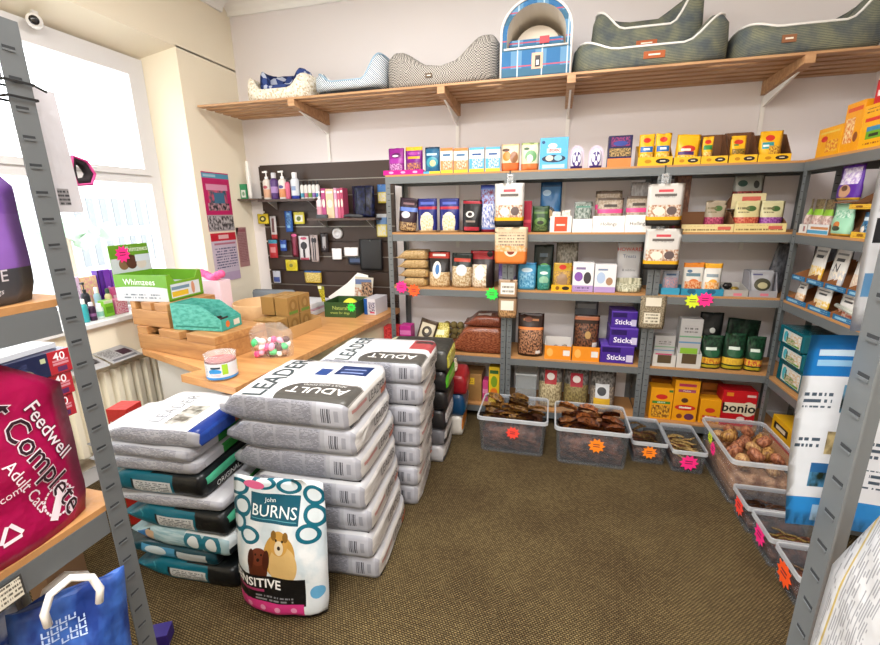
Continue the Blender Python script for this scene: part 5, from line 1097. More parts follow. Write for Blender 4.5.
for i, (y, l, s) in enumerate(((1.70, 'magazine with a dark cover picture lying on the radiator, left one', 'n .1 .9 .1 .7 #3a302c #8a8a90 5;r .1 .6 .75 .92 #d8dce0'), (1.90, 'magazine with columns of print lying on the radiator, right one', 'r .1 .9 .8 .92 #8a8a92;r .55 .9 .3 .7 #5a3a4a;t .1 .5 .1 .7 #5a5a60 18'))):
    bm = bmesh.new(); grid_sheet(bm, lambda u, v: Vector((u*.16, v*.19, .02*math.sin(u*PI)*.3)), 6, 2); bmesh.ops.solidify(bm, geom=bm.faces[:], thickness=.005)
    o = finish(bm, 'magazine', [pm('#d9d9dc', s, 'yx')]); place(o, (XL+.018, y-.1, .712), .03*(i*2-1), 0, .30 ); o.location.z = .755; tag(o, l, 'magazine')
# goods on the window sill (facing into the room)
SZL = .9305
def sill(kind, label, xl, xr, yt, m, X=-2.68, **k): pass
SI = 'toiletries on the window sill'
for l, p, c, cc, s in (('teal bottle at the front left of the window sill', (-2.62,1.859,0.93,0.041,0.135), '#3aa8b0', '#e8e8e8', ''), ('dark purple bottle next to the teal one on the window sill', (-2.62,1.904,0.93,0.039,0.109), '#3a2040', '#d8d0d8', 'r 0 1 .3 .5 #8a5a8a'), ('white squat bottle in the front row of the window sill', (-2.62,1.95,0.93,0.035,0.093), '#dce8e4', '#f0f0f0', 'r 0 1 .2 .6 #8ac0b0'), ('spray bottle with black trigger behind the teal bottle', (-2.7,1.942,0.93,0.045,0.218), '#20202a', '#141416', ''), ('cream bottle in the second row of the window sill', (-2.7,2.078,0.93,0.038,0.159), '#e8dca8', '#3a5a4a', 'r 0 1 .3 .6 #d89a4a'), ('pale blue bottle in the second row of the window sill', (-2.7,2.01,0.93,0.036,0.177), '#a8cce0', '#f0f0f0', 'r 0 1 .2 .6 #e8e8f0')):
    x, y, z, w, h = p
    r = bottle('toiletry_bottle', l, (0, 0, 0, w, h), pm(c, s), mat(cc, .4), 'trigger' in l, SI); r.location = (x, y, SZL)
for l, p, m, dd in (('lime green tub in the front row of the window sill', (-2.62,2.01,0.93,0.055,0.1), pm('#8acc3a', 'r 0 1 .8 1 #e8f0d8;r .1 .9 .2 .6 #6aa82a'), .05), ('pink and white flowery packet in the front row of the window sill', (-2.62,2.092,0.93,0.078,0.096), pm('#e87aa8', 'n 0 1 0 1 #f4d0dc #d84a7a 6'), .04),
    ('purple box standing at the back of the window sill, left one', (-2.76,2.102,0.93,0.031,0.267), pm('#5a2a9a', 'r 0 .2 0 1 #2a1450'), .05), ('purple box standing at the back of the window sill, middle one', (-2.76,2.145,0.93,0.039,0.268), pm('#7a3ab8', 'r .3 .7 .4 .6 #c8a8e8'), .05), ('purple box standing at the back of the window sill, right one', (-2.76,2.192,0.93,0.04,0.262), pm('#8a4ac8', 'r .3 .7 .4 .6 #d8b8f0'), .05),
    ('yellow and pink packet at the back of the window sill', (-2.77,2.034,0.93,0.096,0.239), pm('#ecc88a', 'n 0 1 0 1 #e89aa8 #f0dca0 6'), .04), ('lilac and white packet at the back left of the window sill', (-2.77,1.95,0.93,0.056,0.245), pm('#d8b8d8', 'n 0 1 .2 .8 #f0e4f0 #b888b8 6'), .04), ('rose packet under the purple boxes on the window sill', (-2.7,2.142,0.93,0.072,0.155), pm('#d8609a', 'r .1 .9 .3 .7 #f0c0d8'), .04)):
    carton('toiletry_pack', l, 'pack', p, dd, m, SI, PI/2)

# ------------------------------------------------------------------ desk and what stands on it
DR = -.0998
dk = thing('counter_desk', 'wooden topped counter desk on cream panels between window and shelves', 'desk', (-1.376, 1.55, 0), DR)
bm = bmesh.new(); prism(bm, [(-1.0, .29), (-.36, .142), (0, .142), (0, 1.76), (-.76, 1.70), (-.78, 1.02), (-1.0, .98)], 'z', .722, .76); finish(bm, 'desk_top', [M_BEECH], dk)
bm = bmesh.new(); prism(bm, [(-.392, .045), (0, .0), (0, .140), (-.352, .140)], 'z', .722, .76); finish(bm, 'desk_flap', [M_BEECH], dk)
CRM = mat('#e9dfbd', .6)
bm = bmesh.new(); box(bm, -.055, -.035, .30, 1.72, 0, .7215); finish(bm, 'side_panel', [CRM], dk)
bm = bmesh.new(); box(bm, -.93, -.06, .32, .34, 0, .7215); finish(bm, 'front_panel', [mat('#d9d8d4', .5)], dk)
bm = bmesh.new(); box(bm, -.74, -.06, 1.62, 1.64, 0, .7215); finish(bm, 'back_panel', [CRM], dk)
# timber crates
def crate(label, loc, rz, L, D):
    r = thing('timber_crate', label, 'crate', loc, rz, 'timber crates on the desk')
    bm = bmesh.new(); box(bm, 0, L, 0, .028, 0, .095, 0, None, .003); finish(bm, 'front_plank', [M_OAKY], r)
    bm = bmesh.new(); box(bm, 0, L, D-.028, D, 0, .095, 0, None, .003); finish(bm, 'back_plank', [M_OAKY], r)
    for x in (0, L-.028):
        bm = bmesh.new(); box(bm, x, x+.028, .0285, D-.0285, 0, .095, 0, None, .003); finish(bm, 'end_plank', [M_OAKY], r)
    xs = [0, L*.30, L*.66]
    for x, w in zip(xs, (L*.14, L*.27, L*.34)):
        bm = bmesh.new(); box(bm, x, x+w, .002, D-.002, .0955, .14, 0, None, .003); finish(bm, 'top_slat', [M_OAKY], r)
    return r
crate('lower timber crate on the desk, the longer one', (-2.36, 1.945, .7605), -.19, .67, .35)
crate('upper timber crate under the green display box', (-2.40, 1.965, .9015), -.13, .31, .33)
# green display box
gb = thing('display_box', 'open green and white display box with dog picture header on the crates', 'box', (-2.137, 2.125, 1.0425), PI/2+.066)
w, d, h = .28, .355, .155
gm = pm('#6aa52a', 'r 0 1 0 .42 #cfd3d8;e .5 .42 .6 .14 #cfd3d8;t .15 .85 .08 .3 #7a828a 9', 'yz')
bm = bmesh.new()
for a in ((-w/2, w/2, 0, d, 0, .004), (-w/2, -w/2+.004, .004, d-.004, .004, h), (w/2-.004, w/2, .004, d-.004, .004, h), (-w/2, w/2, d-.004, d, .004, h)): box(bm, *a)
text(bm, 'Whimzees', .050, lambda a, b: Vector((-w/2-.001, d*.52-a, h*.72+b)), 1, .0)
finish(bm, 'box_body', [gm, mat('#eef2ea', .5)], gb)
bm = bmesh.new(); prism(bm, [(-w/2, 0), (w/2, 0), (w/2, h), (w/2-.03, h), (w/2-.06, h*.72), (-w/2+.06, h*.72), (-w/2+.03, h), (-w/2, h)], 'y', 0, .004)
finish(bm, 'front_lip', [pm('#78b02e', 'r .08 .9 .1 .62 #dfe6ec;r .1 .55 .14 .34 #eac23a;r .1 .6 .4 .52 #7a9ab0;e .7 .36 .05 .24 #d89a7a;r 0 1 0 .06 #5a9422')], gb)
bm = bmesh.new(); prism(bm, [(-w/2, h), (w/2, h), (w/2-.01, h+.165), (-w/2, h+.165)], 'y', d-.004, d); text(bm, 'Whimzees', .045, lambda a, b: Vector((a+.03, d-.0055, h+.135+b)), 1)
finish(bm, 'header_card', [pm('#6ba02c', 'r 0 1 0 .52 #cdd6d8;e .3 .3 .12 .2 #8a6a4a;e .5 .36 .14 .26 #5a3a2c;e .74 .26 .13 .18 #d8cfc4;r .6 1 .35 .6 #d4e0e8'), mat('#eef4e4', .5)], gb)
star(gb, (-.055, d-.007, h+.11), .042, '#ff2a8a')
# pink things behind it
pk = thing('pink_toy', 'bright pink rope of flowers lying behind the green display box', 'toy', (-2.30, 2.50, .7605))
tz_ = thing('dummy', 'x', 'x'); bpy.data.objects.remove(tz_)
bm = bmesh.new()
for k in range(9):
    a = k*.7; bmesh.ops.create_icosphere(bm, subdivisions=2, radius=.028, matrix=Matrix.Translation((-.10+.026*k, .02*math.sin(a), .36+.018*math.cos(a))))
finish(bm, 'blossom', [mat('#f0609a', .6)], pk, True)
bm = bmesh.new(); box(bm, -.09, .12, -.05, .05, 0, .33); finish(bm, 'stand_box', [mat('#f0d8e0', .6)], pk)
# teal open box with sticks
te = tray('display_box', 'open turquoise carton of dark chew sticks on the lower crate', 'box', (-1.745, 2.010, .9025, .165, .065), .315, .150, pm('#55b0a2', 'n 0 1 0 1 #68c0b2 #4aa596 5;r .05 .95 .1 .16 #2a8274', 'yz'), pm('#48ad9d', 'e .3 .5 .1 .3 #e0783a;r .6 .9 .2 .7 #e8e0d0'), None, PI/2+.04, slope=.40)
for i in range(10):
    bm = bmesh.new(); tube(bm, [(0, -.055, 0), (0, 0, .002*math.sin(i)), (0, .055, 0)], .0085, 8); o = finish(bm, 'chew_stick', [mat('#3a1a18', .4)], None, True)
    place(o, (-2.0+.028*(i % 5)*1.5, 2.0+.012*(i % 5), .9265+.018*(i//5)), .06+.03*(i % 3)); o.location.x = -2.00+.042*(i % 5); tag(o, 'dark brown chew stick in the turquoise carton', 'chew', 'chew sticks in the turquoise carton')
bm = bmesh.new(); box(bm, -2.03, -1.80, 1.945, 2.06, .9065, .9175); tag(finish(bm, 'chew_filling', [mat('#2e1614', .6, 0, .5, 80)]), 'layer of chew sticks below the top ones in the turquoise carton', 'chews', None, 'stuff')
# clear tub
tb = thing('clear_tub', 'clear round tub of pink treats with white label at the desk corner', 'tub', (-1.535, 1.66, .7607))
bm = bmesh.new(); lathe(bm, [(.066, 0), (.070, .004), (.070, .113), (.073, .118), (.073, .122), (.067, .122), (.067, .006), (.0, .006)], 28, 0, (0, 0), 1, 1, False); finish(bm, 'tub_wall', [clear_mat('tub', '#ffffff', .22)], tb, True)
bm = bmesh.new()
for i in range(22):
    a = PI+.15+i*(PI*1.15)/21
    p = Vector((.0712*math.cos(a), .0712*math.sin(a), 0))
    bm.verts.new(p+Vector((0, 0, .008))); bm.verts.new(p+Vector((0, 0, .086)))
bm.verts.ensure_lookup_table()
for i in range(21): bm.faces.new([bm.verts[j] for j in (2*i, 2*i+2, 2*i+3, 2*i+1)])
finish(bm, 'label', [pm('#e6e8ec', 'r 0 1 0 .14 #4a9ae0;e .62 .5 .2 .18 #3a9ae0;r .5 .8 .68 .8 #2a3a4a;t .06 .36 .2 .85 #8a90a0 10;r .84 .95 .3 .95 #a8d83a;n .5 .8 .2 .4 #f0c8d0 #dfe2e8 5')], tb)
bm = bmesh.new(); lathe(bm, [(.066, .006), (.066, .092), (.0, .094)], 24, 0, (0, 0), 1, 1, False); finish(bm, 'treats', [pm('#c8686a', 'n 0 1 0 1 #d88a86 #a84a50 14', 'xy', .6)], tb); bpy.data.objects[tb.children[-1].name if tb.children else 'treats']['kind'] = 'stuff'
# bag of sweets
sb = thing('sweet_bag', 'clear bag of pink green and white sweets behind the clear tub', 'bag', (-1.47, 1.93, .7607), .25)
bm = bmesh.new(); pouch_bm(bm, .24, .19, .13, 3, .012, 0, .45, .95); finish(bm, 'film', [clear_mat('film', '#ffffff', .10, '#ffffff', .1)], sb)
for i in range(26):
    c = ('#e8488a', '#4ac87a', '#f0eef0', '#5a2a24', '#a87a5a', '#f0a0c0', '#f4f0e8')[(i*5) % 7]
    bm = bmesh.new(); bmesh.ops.create_icosphere(bm, subdivisions=2, radius=.018, matrix=Matrix.Scale(1.4, 4, (1, 0, 0))); s = finish(bm, 'sweet', [mat(c, .4)], sb, True)
    s.location = (-.075+.03*(i % 6)+random.uniform(-.008, .008), .035+.035*((i//6) % 2)+.006*(i % 3), .024+.030*(i//9)+.006*(i % 2)); s.rotation_euler = (random.random()*3, random.random()*3, random.random()*3)
# round wooden basket with kraft cartons
rb_ = thing('round_basket', 'pale round basket edge behind the kraft cartons', 'basket', (-1.985, 2.60, .7607))
bm = bmesh.new(); lathe(bm, [(.165, 0), (.18, .01), (.19, .165), (.185, .17), (.178, .165), (.17, .012), (.0, .010)], 32, 0, (0, 0), 1, 1, False); finish(bm, 'basket_wall', [mat('#d0a878', .6, 0, .3, 50)], rb_, True)
kt = tray('kraft_tray', 'kraft cardboard tray with raked side before the kraft cartons', 'tray', (-1.555, 2.42, .761, .40, .075), .25, .11, mat('#b48d58', .8), mat('#bd955e', .8), None, PI/2-.10, slope=.8)
kb = pm('#a8824c', 'e .5 .5 .36 .36 #96713c;r .1 .9 .06 .22 #6a8a3a;e .5 .52 .16 .2 #b08c58')
kk = 0
rows = []
for iz in range(2):
    for ix in range(2):
        for iy in range(3):
            if iz == 1 and iy == 0: continue
            rows.append((ix, iy, iz))
for (ix, iy, iz) in rows:
    l = 'kraft carton, %s layer, %s, %s' % (('lower', 'upper')[iz], ('front row by the desk edge', 'back row by the basket')[ix], ('nearest the sweets', 'in the middle', 'nearest the green box')[iy])
    u, v = -.062-.112*ix, (iy-1)*.122
    c, s_ = math.cos(-.10), math.sin(-.10)
    carton('kraft_carton', l, 'carton', (-1.555+u*c-v*s_+.0, 2.42+u*s_+v*c, .7655+iz*.1215, .106, .120), .100, kb, 'kraft cartons on the desk', PI/2-.10)
# green box with yellow ball, papers, blue boxes
g2 = thing('display_box', 'dark green open box with raised lid on the far end of the desk', 'box', (-1.535, 2.90, .7607), .06)
w, d, h = .25, .26, .115
bm = bmesh.new()
for a in ((-w/2, w/2, 0, d, 0, .003), (-w/2, w/2, 0, .003, .003, h), (-w/2, w/2, d-.003, d, .003, h), (-w/2, -w/2+.003, .003, d-.003, .003, h), (w/2-.003, w/2, .003, d-.003, .003, h)): box(bm, *a)
text(bm, 'Natural', .040, flatF(0, h*.62, -.001), 1); text(bm, 'treats for dogs', .026, flatF(0, h*.3, -.001), 1)
finish(bm, 'box_body', [mat('#2f4d24', .5), mat('#b8c86a', .5)], g2)
bm = bmesh.new(); prism(bm, [(-w/2-.02, h), (-w/2+.006, h), (-w/2+.004, h+.115), (-w/2-.05, h+.13)], 'y', .01, .014); finish(bm, 'lid_card', [pm('#8a8a2a', 'n 0 1 0 .7 #e0d03a #5a5a1c 6;r .1 .6 .75 .92 #e8e8d0')], g2)
star(g2, (w/2-.03, -.003, h*.7), .03, '#2fe04a')
bm = bmesh.new(); bmesh.ops.create_uvsphere(bm, u_segments=20, v_segments=14, radius=.062); o = finish(bm, 'toy_ball', [mat('#d8d83a', .6, 0, .3, 90)], None, True); place(o, (-1.50, 3.01, .7607+.003+.0485)); o.location.z = .7607+.003+.0625; tag(o, 'yellow ball inside the dark green box', 'ball')
for i in range(2):
    pass
for i, (z, c, l) in enumerate(((.7607, '#e8e6ea', 'stack of white paper trays on the desk, bottom one'), (.798, '#d8a8b8', 'pink paper folder between the paper trays'), (.815, '#e9eaf0', 'white paper tray topmost beside the dark green box'))):
    bm = bmesh.new(); box(bm, -.13, .13, -.13, .13, 0, (.036, .015, .040)[i], 0, None, .003)
    o = finish(bm, 'paper_tray', [pm(c, 'r .1 .9 .1 .5 #8ab0d8' if i == 2 else 't 0 1 0 1 #b8b8c0 30')]); place(o, (-1.885, 3.02+.003*i, z+.0005), -.04*i); tag(o, l, 'paper tray')
lf = thing('price_board', 'large white angled card leaning behind the dark green box', 'card', (-1.60, 3.26, .762))
bm = bmesh.new(); prism(bm, [(-.22, 0), (.15, 0), (.15, .27), (.06, .29), (-.04, .20), (-.22, .08)], 'y', -.004, 0); finish(bm, 'card', [mat('#efece6', .6)], lf)
bm = bmesh.new(); prism(bm, [(.02, .05), (.17, .03), (.20, .25), (.04, .26)], 'y', -.012, -.005); finish(bm, 'leaflet', [pm('#d8d0c0', 'n 0 1 .1 .6 #b8805a #e4dcd0 5;r .1 .9 .72 .9 #6a7aa0;n .4 .9 .3 .8 #3a3030 #c8a080 6')], lf)
carton('treat_carton', 'blue and white carton at the far right end of the desk', 'carton', (-1.345, 3.02, .7607, .10, .125), .20, pm('#d9d6dc', 'r 0 .3 0 1 #2a5aa0;n .4 .95 .2 .8 #4a4a6a #d8d0d8 6;r .5 .9 .1 .2 #d04a6a'), None, -.1)
ch = thing('office_chair', 'grey fabric chair back behind the desk by the calendar', 'chair', (-2.30, 3.17, 0), .08)
bm = bmesh.new(); box(bm, -.20, .20, .0, .05, .56, .90, 0, None, .03); finish(bm, 'backrest', [mat('#7a8086', .9)], ch, True)
bm = bmesh.new(); box(bm, -.2, .2, -.40, -.02, .42, .48, 0, None, .02); finish(bm, 'seat', [mat('#7a8086', .9)], ch)
bm = bmesh.new(); tube(bm, [(0, -.2, .42), (0, -.2, .08)], .025, 10); finish(bm, 'column_post', [mat('#222', .4)], ch)
bm = bmesh.new(); 
for k in range(5): tube(bm, [(0, -.2, .09), (.22*math.cos(k*1.257), -.2+.22*math.sin(k*1.257), .03)], .018, 8)
finish(bm, 'star_base', [mat('#222222', .4)], ch)
bm = bmesh.new(); tube(bm, [(0, -.02, .44), (0, .055, .46), (0, .057, .62)], .015, 8); finish(bm, 'back_support', [mat('#222222', .4)], ch)

# ------------------------------------------------------------------ sacks on the floor
TOPW = lambda extra='': pm('#eeeff2', 'r .56 1 .0 .40 #8d8a86;r .56 .97 .02 .38 #55534f;e .56 .16 .13 .225 #55534f;r .0 .12 .0 1 #d8dade;%s' % extra, 'xy', .28)
SIDE = pm('#a9aab2', 'r .05 .74 .06 .94 #9fa0a9;t .06 .22 .08 .92 #777882 22;t .24 .40 .08 .92 #73747e 22;t .42 .57 .08 .92 #777882 22;t .59 .73 .08 .92 #73747e 22;r .77 .95 .04 .96 #b6b7c0;r .80 .806 .25 .75 #55565e;r .812 .822 .25 .75 #55565e;r .828 .833 .25 .75 #55565e;r .84 .853 .25 .75 #55565e;r .858 .864 .25 .75 #55565e;r .89 .92 .3 .7 #9a9ba4', 'xz', .28)
END = pm('#dedcd8', 'r 0 1 0 .10 #3c3d46;r .1 .38 .42 .56 #c8908c;n 0 1 .24 1 #e6e4e0 #cfccc8 3', 'yz', .28)
END2 = pm('#d6d3ce', 'r 0 .7 0 .11 #2e2f36;r .75 1 .05 .35 #c8653a;r .1 .4 .45 .58 #c8908c', 'yz', .28)
LW = (('LEADER', .056, 'end', .06, .010, '#4a4846', 0),)
NA = 7
lv = ['bottom sack', 'second sack up', 'third sack up', 'fourth sack up', 'fifth sack up', 'sixth sack up', 'top sack']
tA = .119
for i in range(NA):
    low = i < 4
    L = .535 if low else .585
    xr = -.668 - .011*i
    top = i == NA-1
    w = LW if not top else LW + (('LEADER', .125, 'top', -.12, .0, '#3e4a4e', PI/2, .012), ('ADULT', .082, 'top', .125, -.125, '#f4f2ee', PI, .008), ('ADULT DOG FOOD', .022, 'top', .13, -.072, '#e0deda', PI))
    t = TOPW('r .66 .92 .62 .88 #1f3566;r .7 .88 .67 .70 #8a9ac8;r .7 .88 .76 .79 #8a9ac8;r .52 .62 .58 .76 #2a4a8a') if top else pm('#c9cace', 'r .70 .94 .08 .45 #2c2c2e', 'xy', .28)
    block_bag('kibble_sack', lv[i] + ' in the front stack of white and silver sacks' + (', grey arc on it' if top else ''), (xr-L/2, 1.595+(.012, -.006, .004, -.008, .008, -.004, -.012)[i], i*tA+.001), (.075, .06, .085, .06, .045, .055, .03)[i], L, .44, tA-.004,
              [t, SIDE, END if i % 2 else END2], 'white and silver sacks in the front stack', seed=i+2, plan=.88, words=w, sealT=.30, t0=.84)
tB = .1165
for i in range(7):
    L = .60; top = i == 6
    w = LW if not top else LW + (('LEADER', .115, 'top', -.11, 0, '#4a5658', PI/2, .012), ('ADULT', .078, 'top', .13, -.11, '#f4f2ee', PI, .008))
    t = TOPW('r .78 .98 .55 .95 #b0484e;r .80 .96 .80 .90 #3a3a3e') if top else pm('#c9cace', 'r .70 .94 .08 .45 #2c2c2e', 'xy', .28)
    block_bag('kibble_sack', lv[i] + ' in the second stack of white and silver sacks, behind the front stack', (-.655+.008*i-L/2, 2.085, i*tB+.001), (.10, .08, .11, .09, .07, .10, .06)[i], L, .40, tB-.004, [t, SIDE, END2 if i % 2 else END], 'white and silver sacks in the second stack', seed=i+20, plan=.88, words=w, sealT=.30, t0=.84)
cs = (('silver and white sack at the foot of the stack behind the white sacks', '#b8b8bc', '#c8c6c4', 'r 0 1 0 .3 #55555c', .115), ('silver and black sack second from the floor behind the white sacks', '#6a6a70', '#c4c2c0', 'r 0 1 0 .4 #2a2a2e', .11), ('black sack with white printed panels, third from the floor', '#232326', '#28282c', 'r .1 .9 .3 .8 #d8d8d8;n .1 .9 .3 .8 #b8b8bc #e8e8e8 6', .13),
      ('black sack with dark end, below the lime sack', '#1e1e20', '#232325', 'r .1 .9 .4 .6 #4a4a4c', .125), ('black sack with lime green end band', '#202022', '#5fc832', 'r 0 1 0 .16 #1e1e20;r .2 .8 .4 .6 #a8e47a', .125), ('dark grey sack with yellow end band, topmost behind the white sacks', '#3c3c38', '#d6d23c', 'r 0 1 .0 .15 #2a2a2a;n .1 .9 .2 .8 #eae68a #b8b42a 5', .13))
z = .001
for i, (l, c1, c2, sh_, t) in enumerate(cs):
    block_bag('kibble_sack', l, (-.90+.006*i, 2.475, z), .05+.02*(i % 2), .58, .30, t-.002, [pm(c1, 'n 0 1 0 1 %s %s 4;r .0 .35 0 1 #d8d8b0' % (c1, c1) if i == 5 else '', 'xy', .3), mat(c1, .32), pm(c2, sh_, 'yz', .3)], 'mixed sacks in the third stack', seed=i+40, plan=.85)
    z += t
ds = (('orange and white bag on the floor at the end of the row of sacks', '#d8d4cc', '#ef8a1c', 'r 0 1 0 .3 #e4e0da;n .1 .9 .3 1 #f8a84a #e07a14 5', .15, ()), ('deep blue bag with white script lying on the orange bag', '#0f3f66', '#10496f', 'e .3 .3 .2 .2 #2a7aa0', .16, (('Burns', .07, 'end', .02, .01, '#dfe8ec', .35),)), ('dark red bag lying on the deep blue bag', '#8e1620', '#a01c26', 'n 0 1 0 1 #c03038 #841420 4;r .2 .5 .3 .5 #e0a8a0', .14, ()))
z = .001
for i, (l, c1, c2, sh_, t, w) in enumerate(ds):
    block_bag('pet_food_bag', l, (-.815+.012*i, 2.80, z), .08, .50, .25, t-.002, [mat(c1, .3), mat(c1, .3), pm(c2, sh_, 'yz', .3)], 'bags at the end of the row', seed=i+60, plan=.85, words=w)
    z += t
pouch('paper_bag', 'small cream crumpled bag on top of the dark red bag', 'bag', (-.62, 2.74, z+.004, .14, .075), .10, pm('#e6dcc0', 'n 0 1 0 1 #f0e8d4 #c8b88a 5'), None, .9, wav=.012)
# left stack by the radiator
TEAL, DT = '#0f6a80', '#0b4c5e'
def tealbag(c=TEAL): return [pm('#1a2022', 'r 0 .55 0 1 %s;r .58 .80 .1 .5 #4ab08a' % c, 'xy', .3), pm(c, 'r .74 1 0 1 #17191b;r .40 .72 .12 .62 #c8ccce;t .42 .70 .16 .58 #6a6e74 12;e .14 .5 .12 .3 #4a98a8;e .16 .45 .09 .22 %s;r .38 .40 .1 .66 #17191b' % c, 'xz', .3), pm('#191c1d', 'r .1 .9 .50 .82 #4fb48c;r .1 .75 .14 .40 #0a0c0c', 'yz', .3)]
silver = [pm('#c4c5ca', '', 'xy', .28), pm('#a9aab2', 't .1 .9 .1 .9 #7e7f88 14', 'xz', .28), pm('#b8b8be', 'r .5 1 0 1 #2f8a3a', 'yz', .3)]
pale = [pm('#a8c8d0', 'r .6 1 0 1 #e0e8ea;e .72 .5 .12 .4 #1f7288;e .72 .5 .07 .26 #e0e8ea;e .88 .5 .1 .4 #1f7288;e .88 .5 .06 .26 #e0e8ea', 'xy', .3), pm('#a9c6cf', 'r 0 .26 .5 1 #20262a;e .18 .35 .10 .3 #3a7ab8;e .27 .4 .08 .25 #d0b090;e .68 .5 .09 .6 #1f7288;e .68 .5 .05 .35 #dfe8ec;e .84 .5 .09 .6 #1f7288;e .84 .5 .05 .35 #dfe8ec;n .3 .6 0 1 #b8d2da #8fb4c0 4', 'xz', .3), pm('#dfe8ea', 'r 0 1 0 .4 #22282c;e .5 .6 .3 .3 #1f7288', 'yz', .3)]
dk2 = [mat('#10303a', .3), pm('#0e4250', 'r .3 .62 .2 .8 #4a90b8;e .44 .5 .1 .3 #c8d8e0;r .64 .9 .2 .7 #b8c0c4', 'xz', .3), mat('#15181a', .3)]
es = (('teal bag with black end at the foot of the stack by the radiator', tealbag(), .098, 0, -1.205, .0, ()), ('dark teal bag with a small picture, second in the stack by the radiator', dk2, .072, 1, -1.285, -.02, ()), ('pale silver blue bag with interlaced teal bands, third in the stack by the radiator', pale, .088, 2, -1.20, -.05, ()),
      ('teal bag with black and green end, fourth in the stack by the radiator', tealbag(), .105, 3, -1.215, -.02, ()), ('thin silver bag sandwiched between two teal bags', silver, .052, 4, -1.235, .03, ()), ('teal bag with black end and white wording, upper of the teal ones', tealbag('#0f6478'), .102, 5, -1.31, .02, (('ORIGINAL', .034, 'end', -.02, -.016, '#f0f2f0', 0),)),
      ('lower of two thin silver sacks under the white topped sack', silver, .060, 6, -1.335, .03, ()), ('upper of two thin silver sacks under the white topped sack', silver, .058, 7, -1.34, -.02, ()))
z = .001
for l, ms, t, k, xr, rz, w in es:
    block_bag('pet_food_bag', l, (xr-.285, 1.375, z), rz+.06, .53, .33, t-.004, ms, 'bags in the stack by the radiator', seed=k+80, plan=.8, words=w)
    z += t
block_bag('kibble_sack', 'white topped silver sack with grey lettering at the top of the stack by the radiator', (-1.585, 1.40, z), .09, .52, .36, .074, [pm('#f0f2f6', 'n .62 .80 .15 .6 #5a5248 #c8c4bc 5;r .9 1 0 .6 #1f3a8a;r .88 1 .6 1 #e0702a;r .2 .45 .55 .62 #b8c0d8', 'xy', .28), pm('#a9aab2', 't .1 .9 .1 .9 #7e7f88 14', 'xz', .28), pm('#28479a', 'r .6 1 0 1 #e0762a', 'yz', .3)], None, seed=95, plan=.8, words=(('LEADER', .075, 'top', .02, .0, '#8a8c90', PI/2),))
# red packet behind that stack
carton('food_carton', 'red packet leaning between the stack by the radiator and the steel post', 'carton', (-1.97, 1.44, 0, .10, .64), .10, pm('#c8302a', 'r .1 .9 .80 .9 #e8d8d4;r .1 .9 .3 .6 #a82420'), None, .2)
# pouch boxes
bmx = pm('#1b2145', 'r .62 1 0 1 #b4202c;r .74 .90 .08 .30 #5a2a5a;r .68 .94 .38 .48 #d8909a;r .68 .94 .52 .60 #d8909a;n .02 .3 .1 .8 #3a4068 #161b38 5;r .5 .58 .62 .82 #c8d0a0;e .22 .26 .16 .26 #8a7a70;e .20 .34 .04 .06 #20242c', 'yz')
zb = .813
carton('storage_box', 'plain brown carton under the pouch boxes, behind the steel post', 'box', (-1.875, .94, 0, .11, .810), .14, mat('#6a4e34', .8), None, 0)
for i, l in enumerate(('lowest of the three navy and red pouch boxes behind the pink bag', 'middle one of the three navy and red pouch boxes', 'topmost of the three navy and red pouch boxes, papers on it')):
    bm = bmesh.new(); box(bm, -.11, .11, -.10, .10, 0, .084, 0, None, .002)
    text(bm, '40', .040, lambda a, b: Vector((.1108, .060+a, .062+b)), 1, .01)
    o = finish(bm, 'pouch_box', [bmx, mat('#f4e8ea', .4)]); place(o, (-1.815+.006*i, 1.015+.008*(i-1), zb+i*.0855)); tag(o, l, 'box', 'navy and red pouch boxes')
bm = bmesh.new(); box(bm, -.10, .09, -.09, .09, 0, .018); o = finish(bm, 'paper_sheaf', [mat('#c2c6cc', .6)]); place(o, (-1.815, 1.01, zb+.2572), .1); tag(o, 'sheaf of grey papers on the topmost navy pouch box', 'papers')

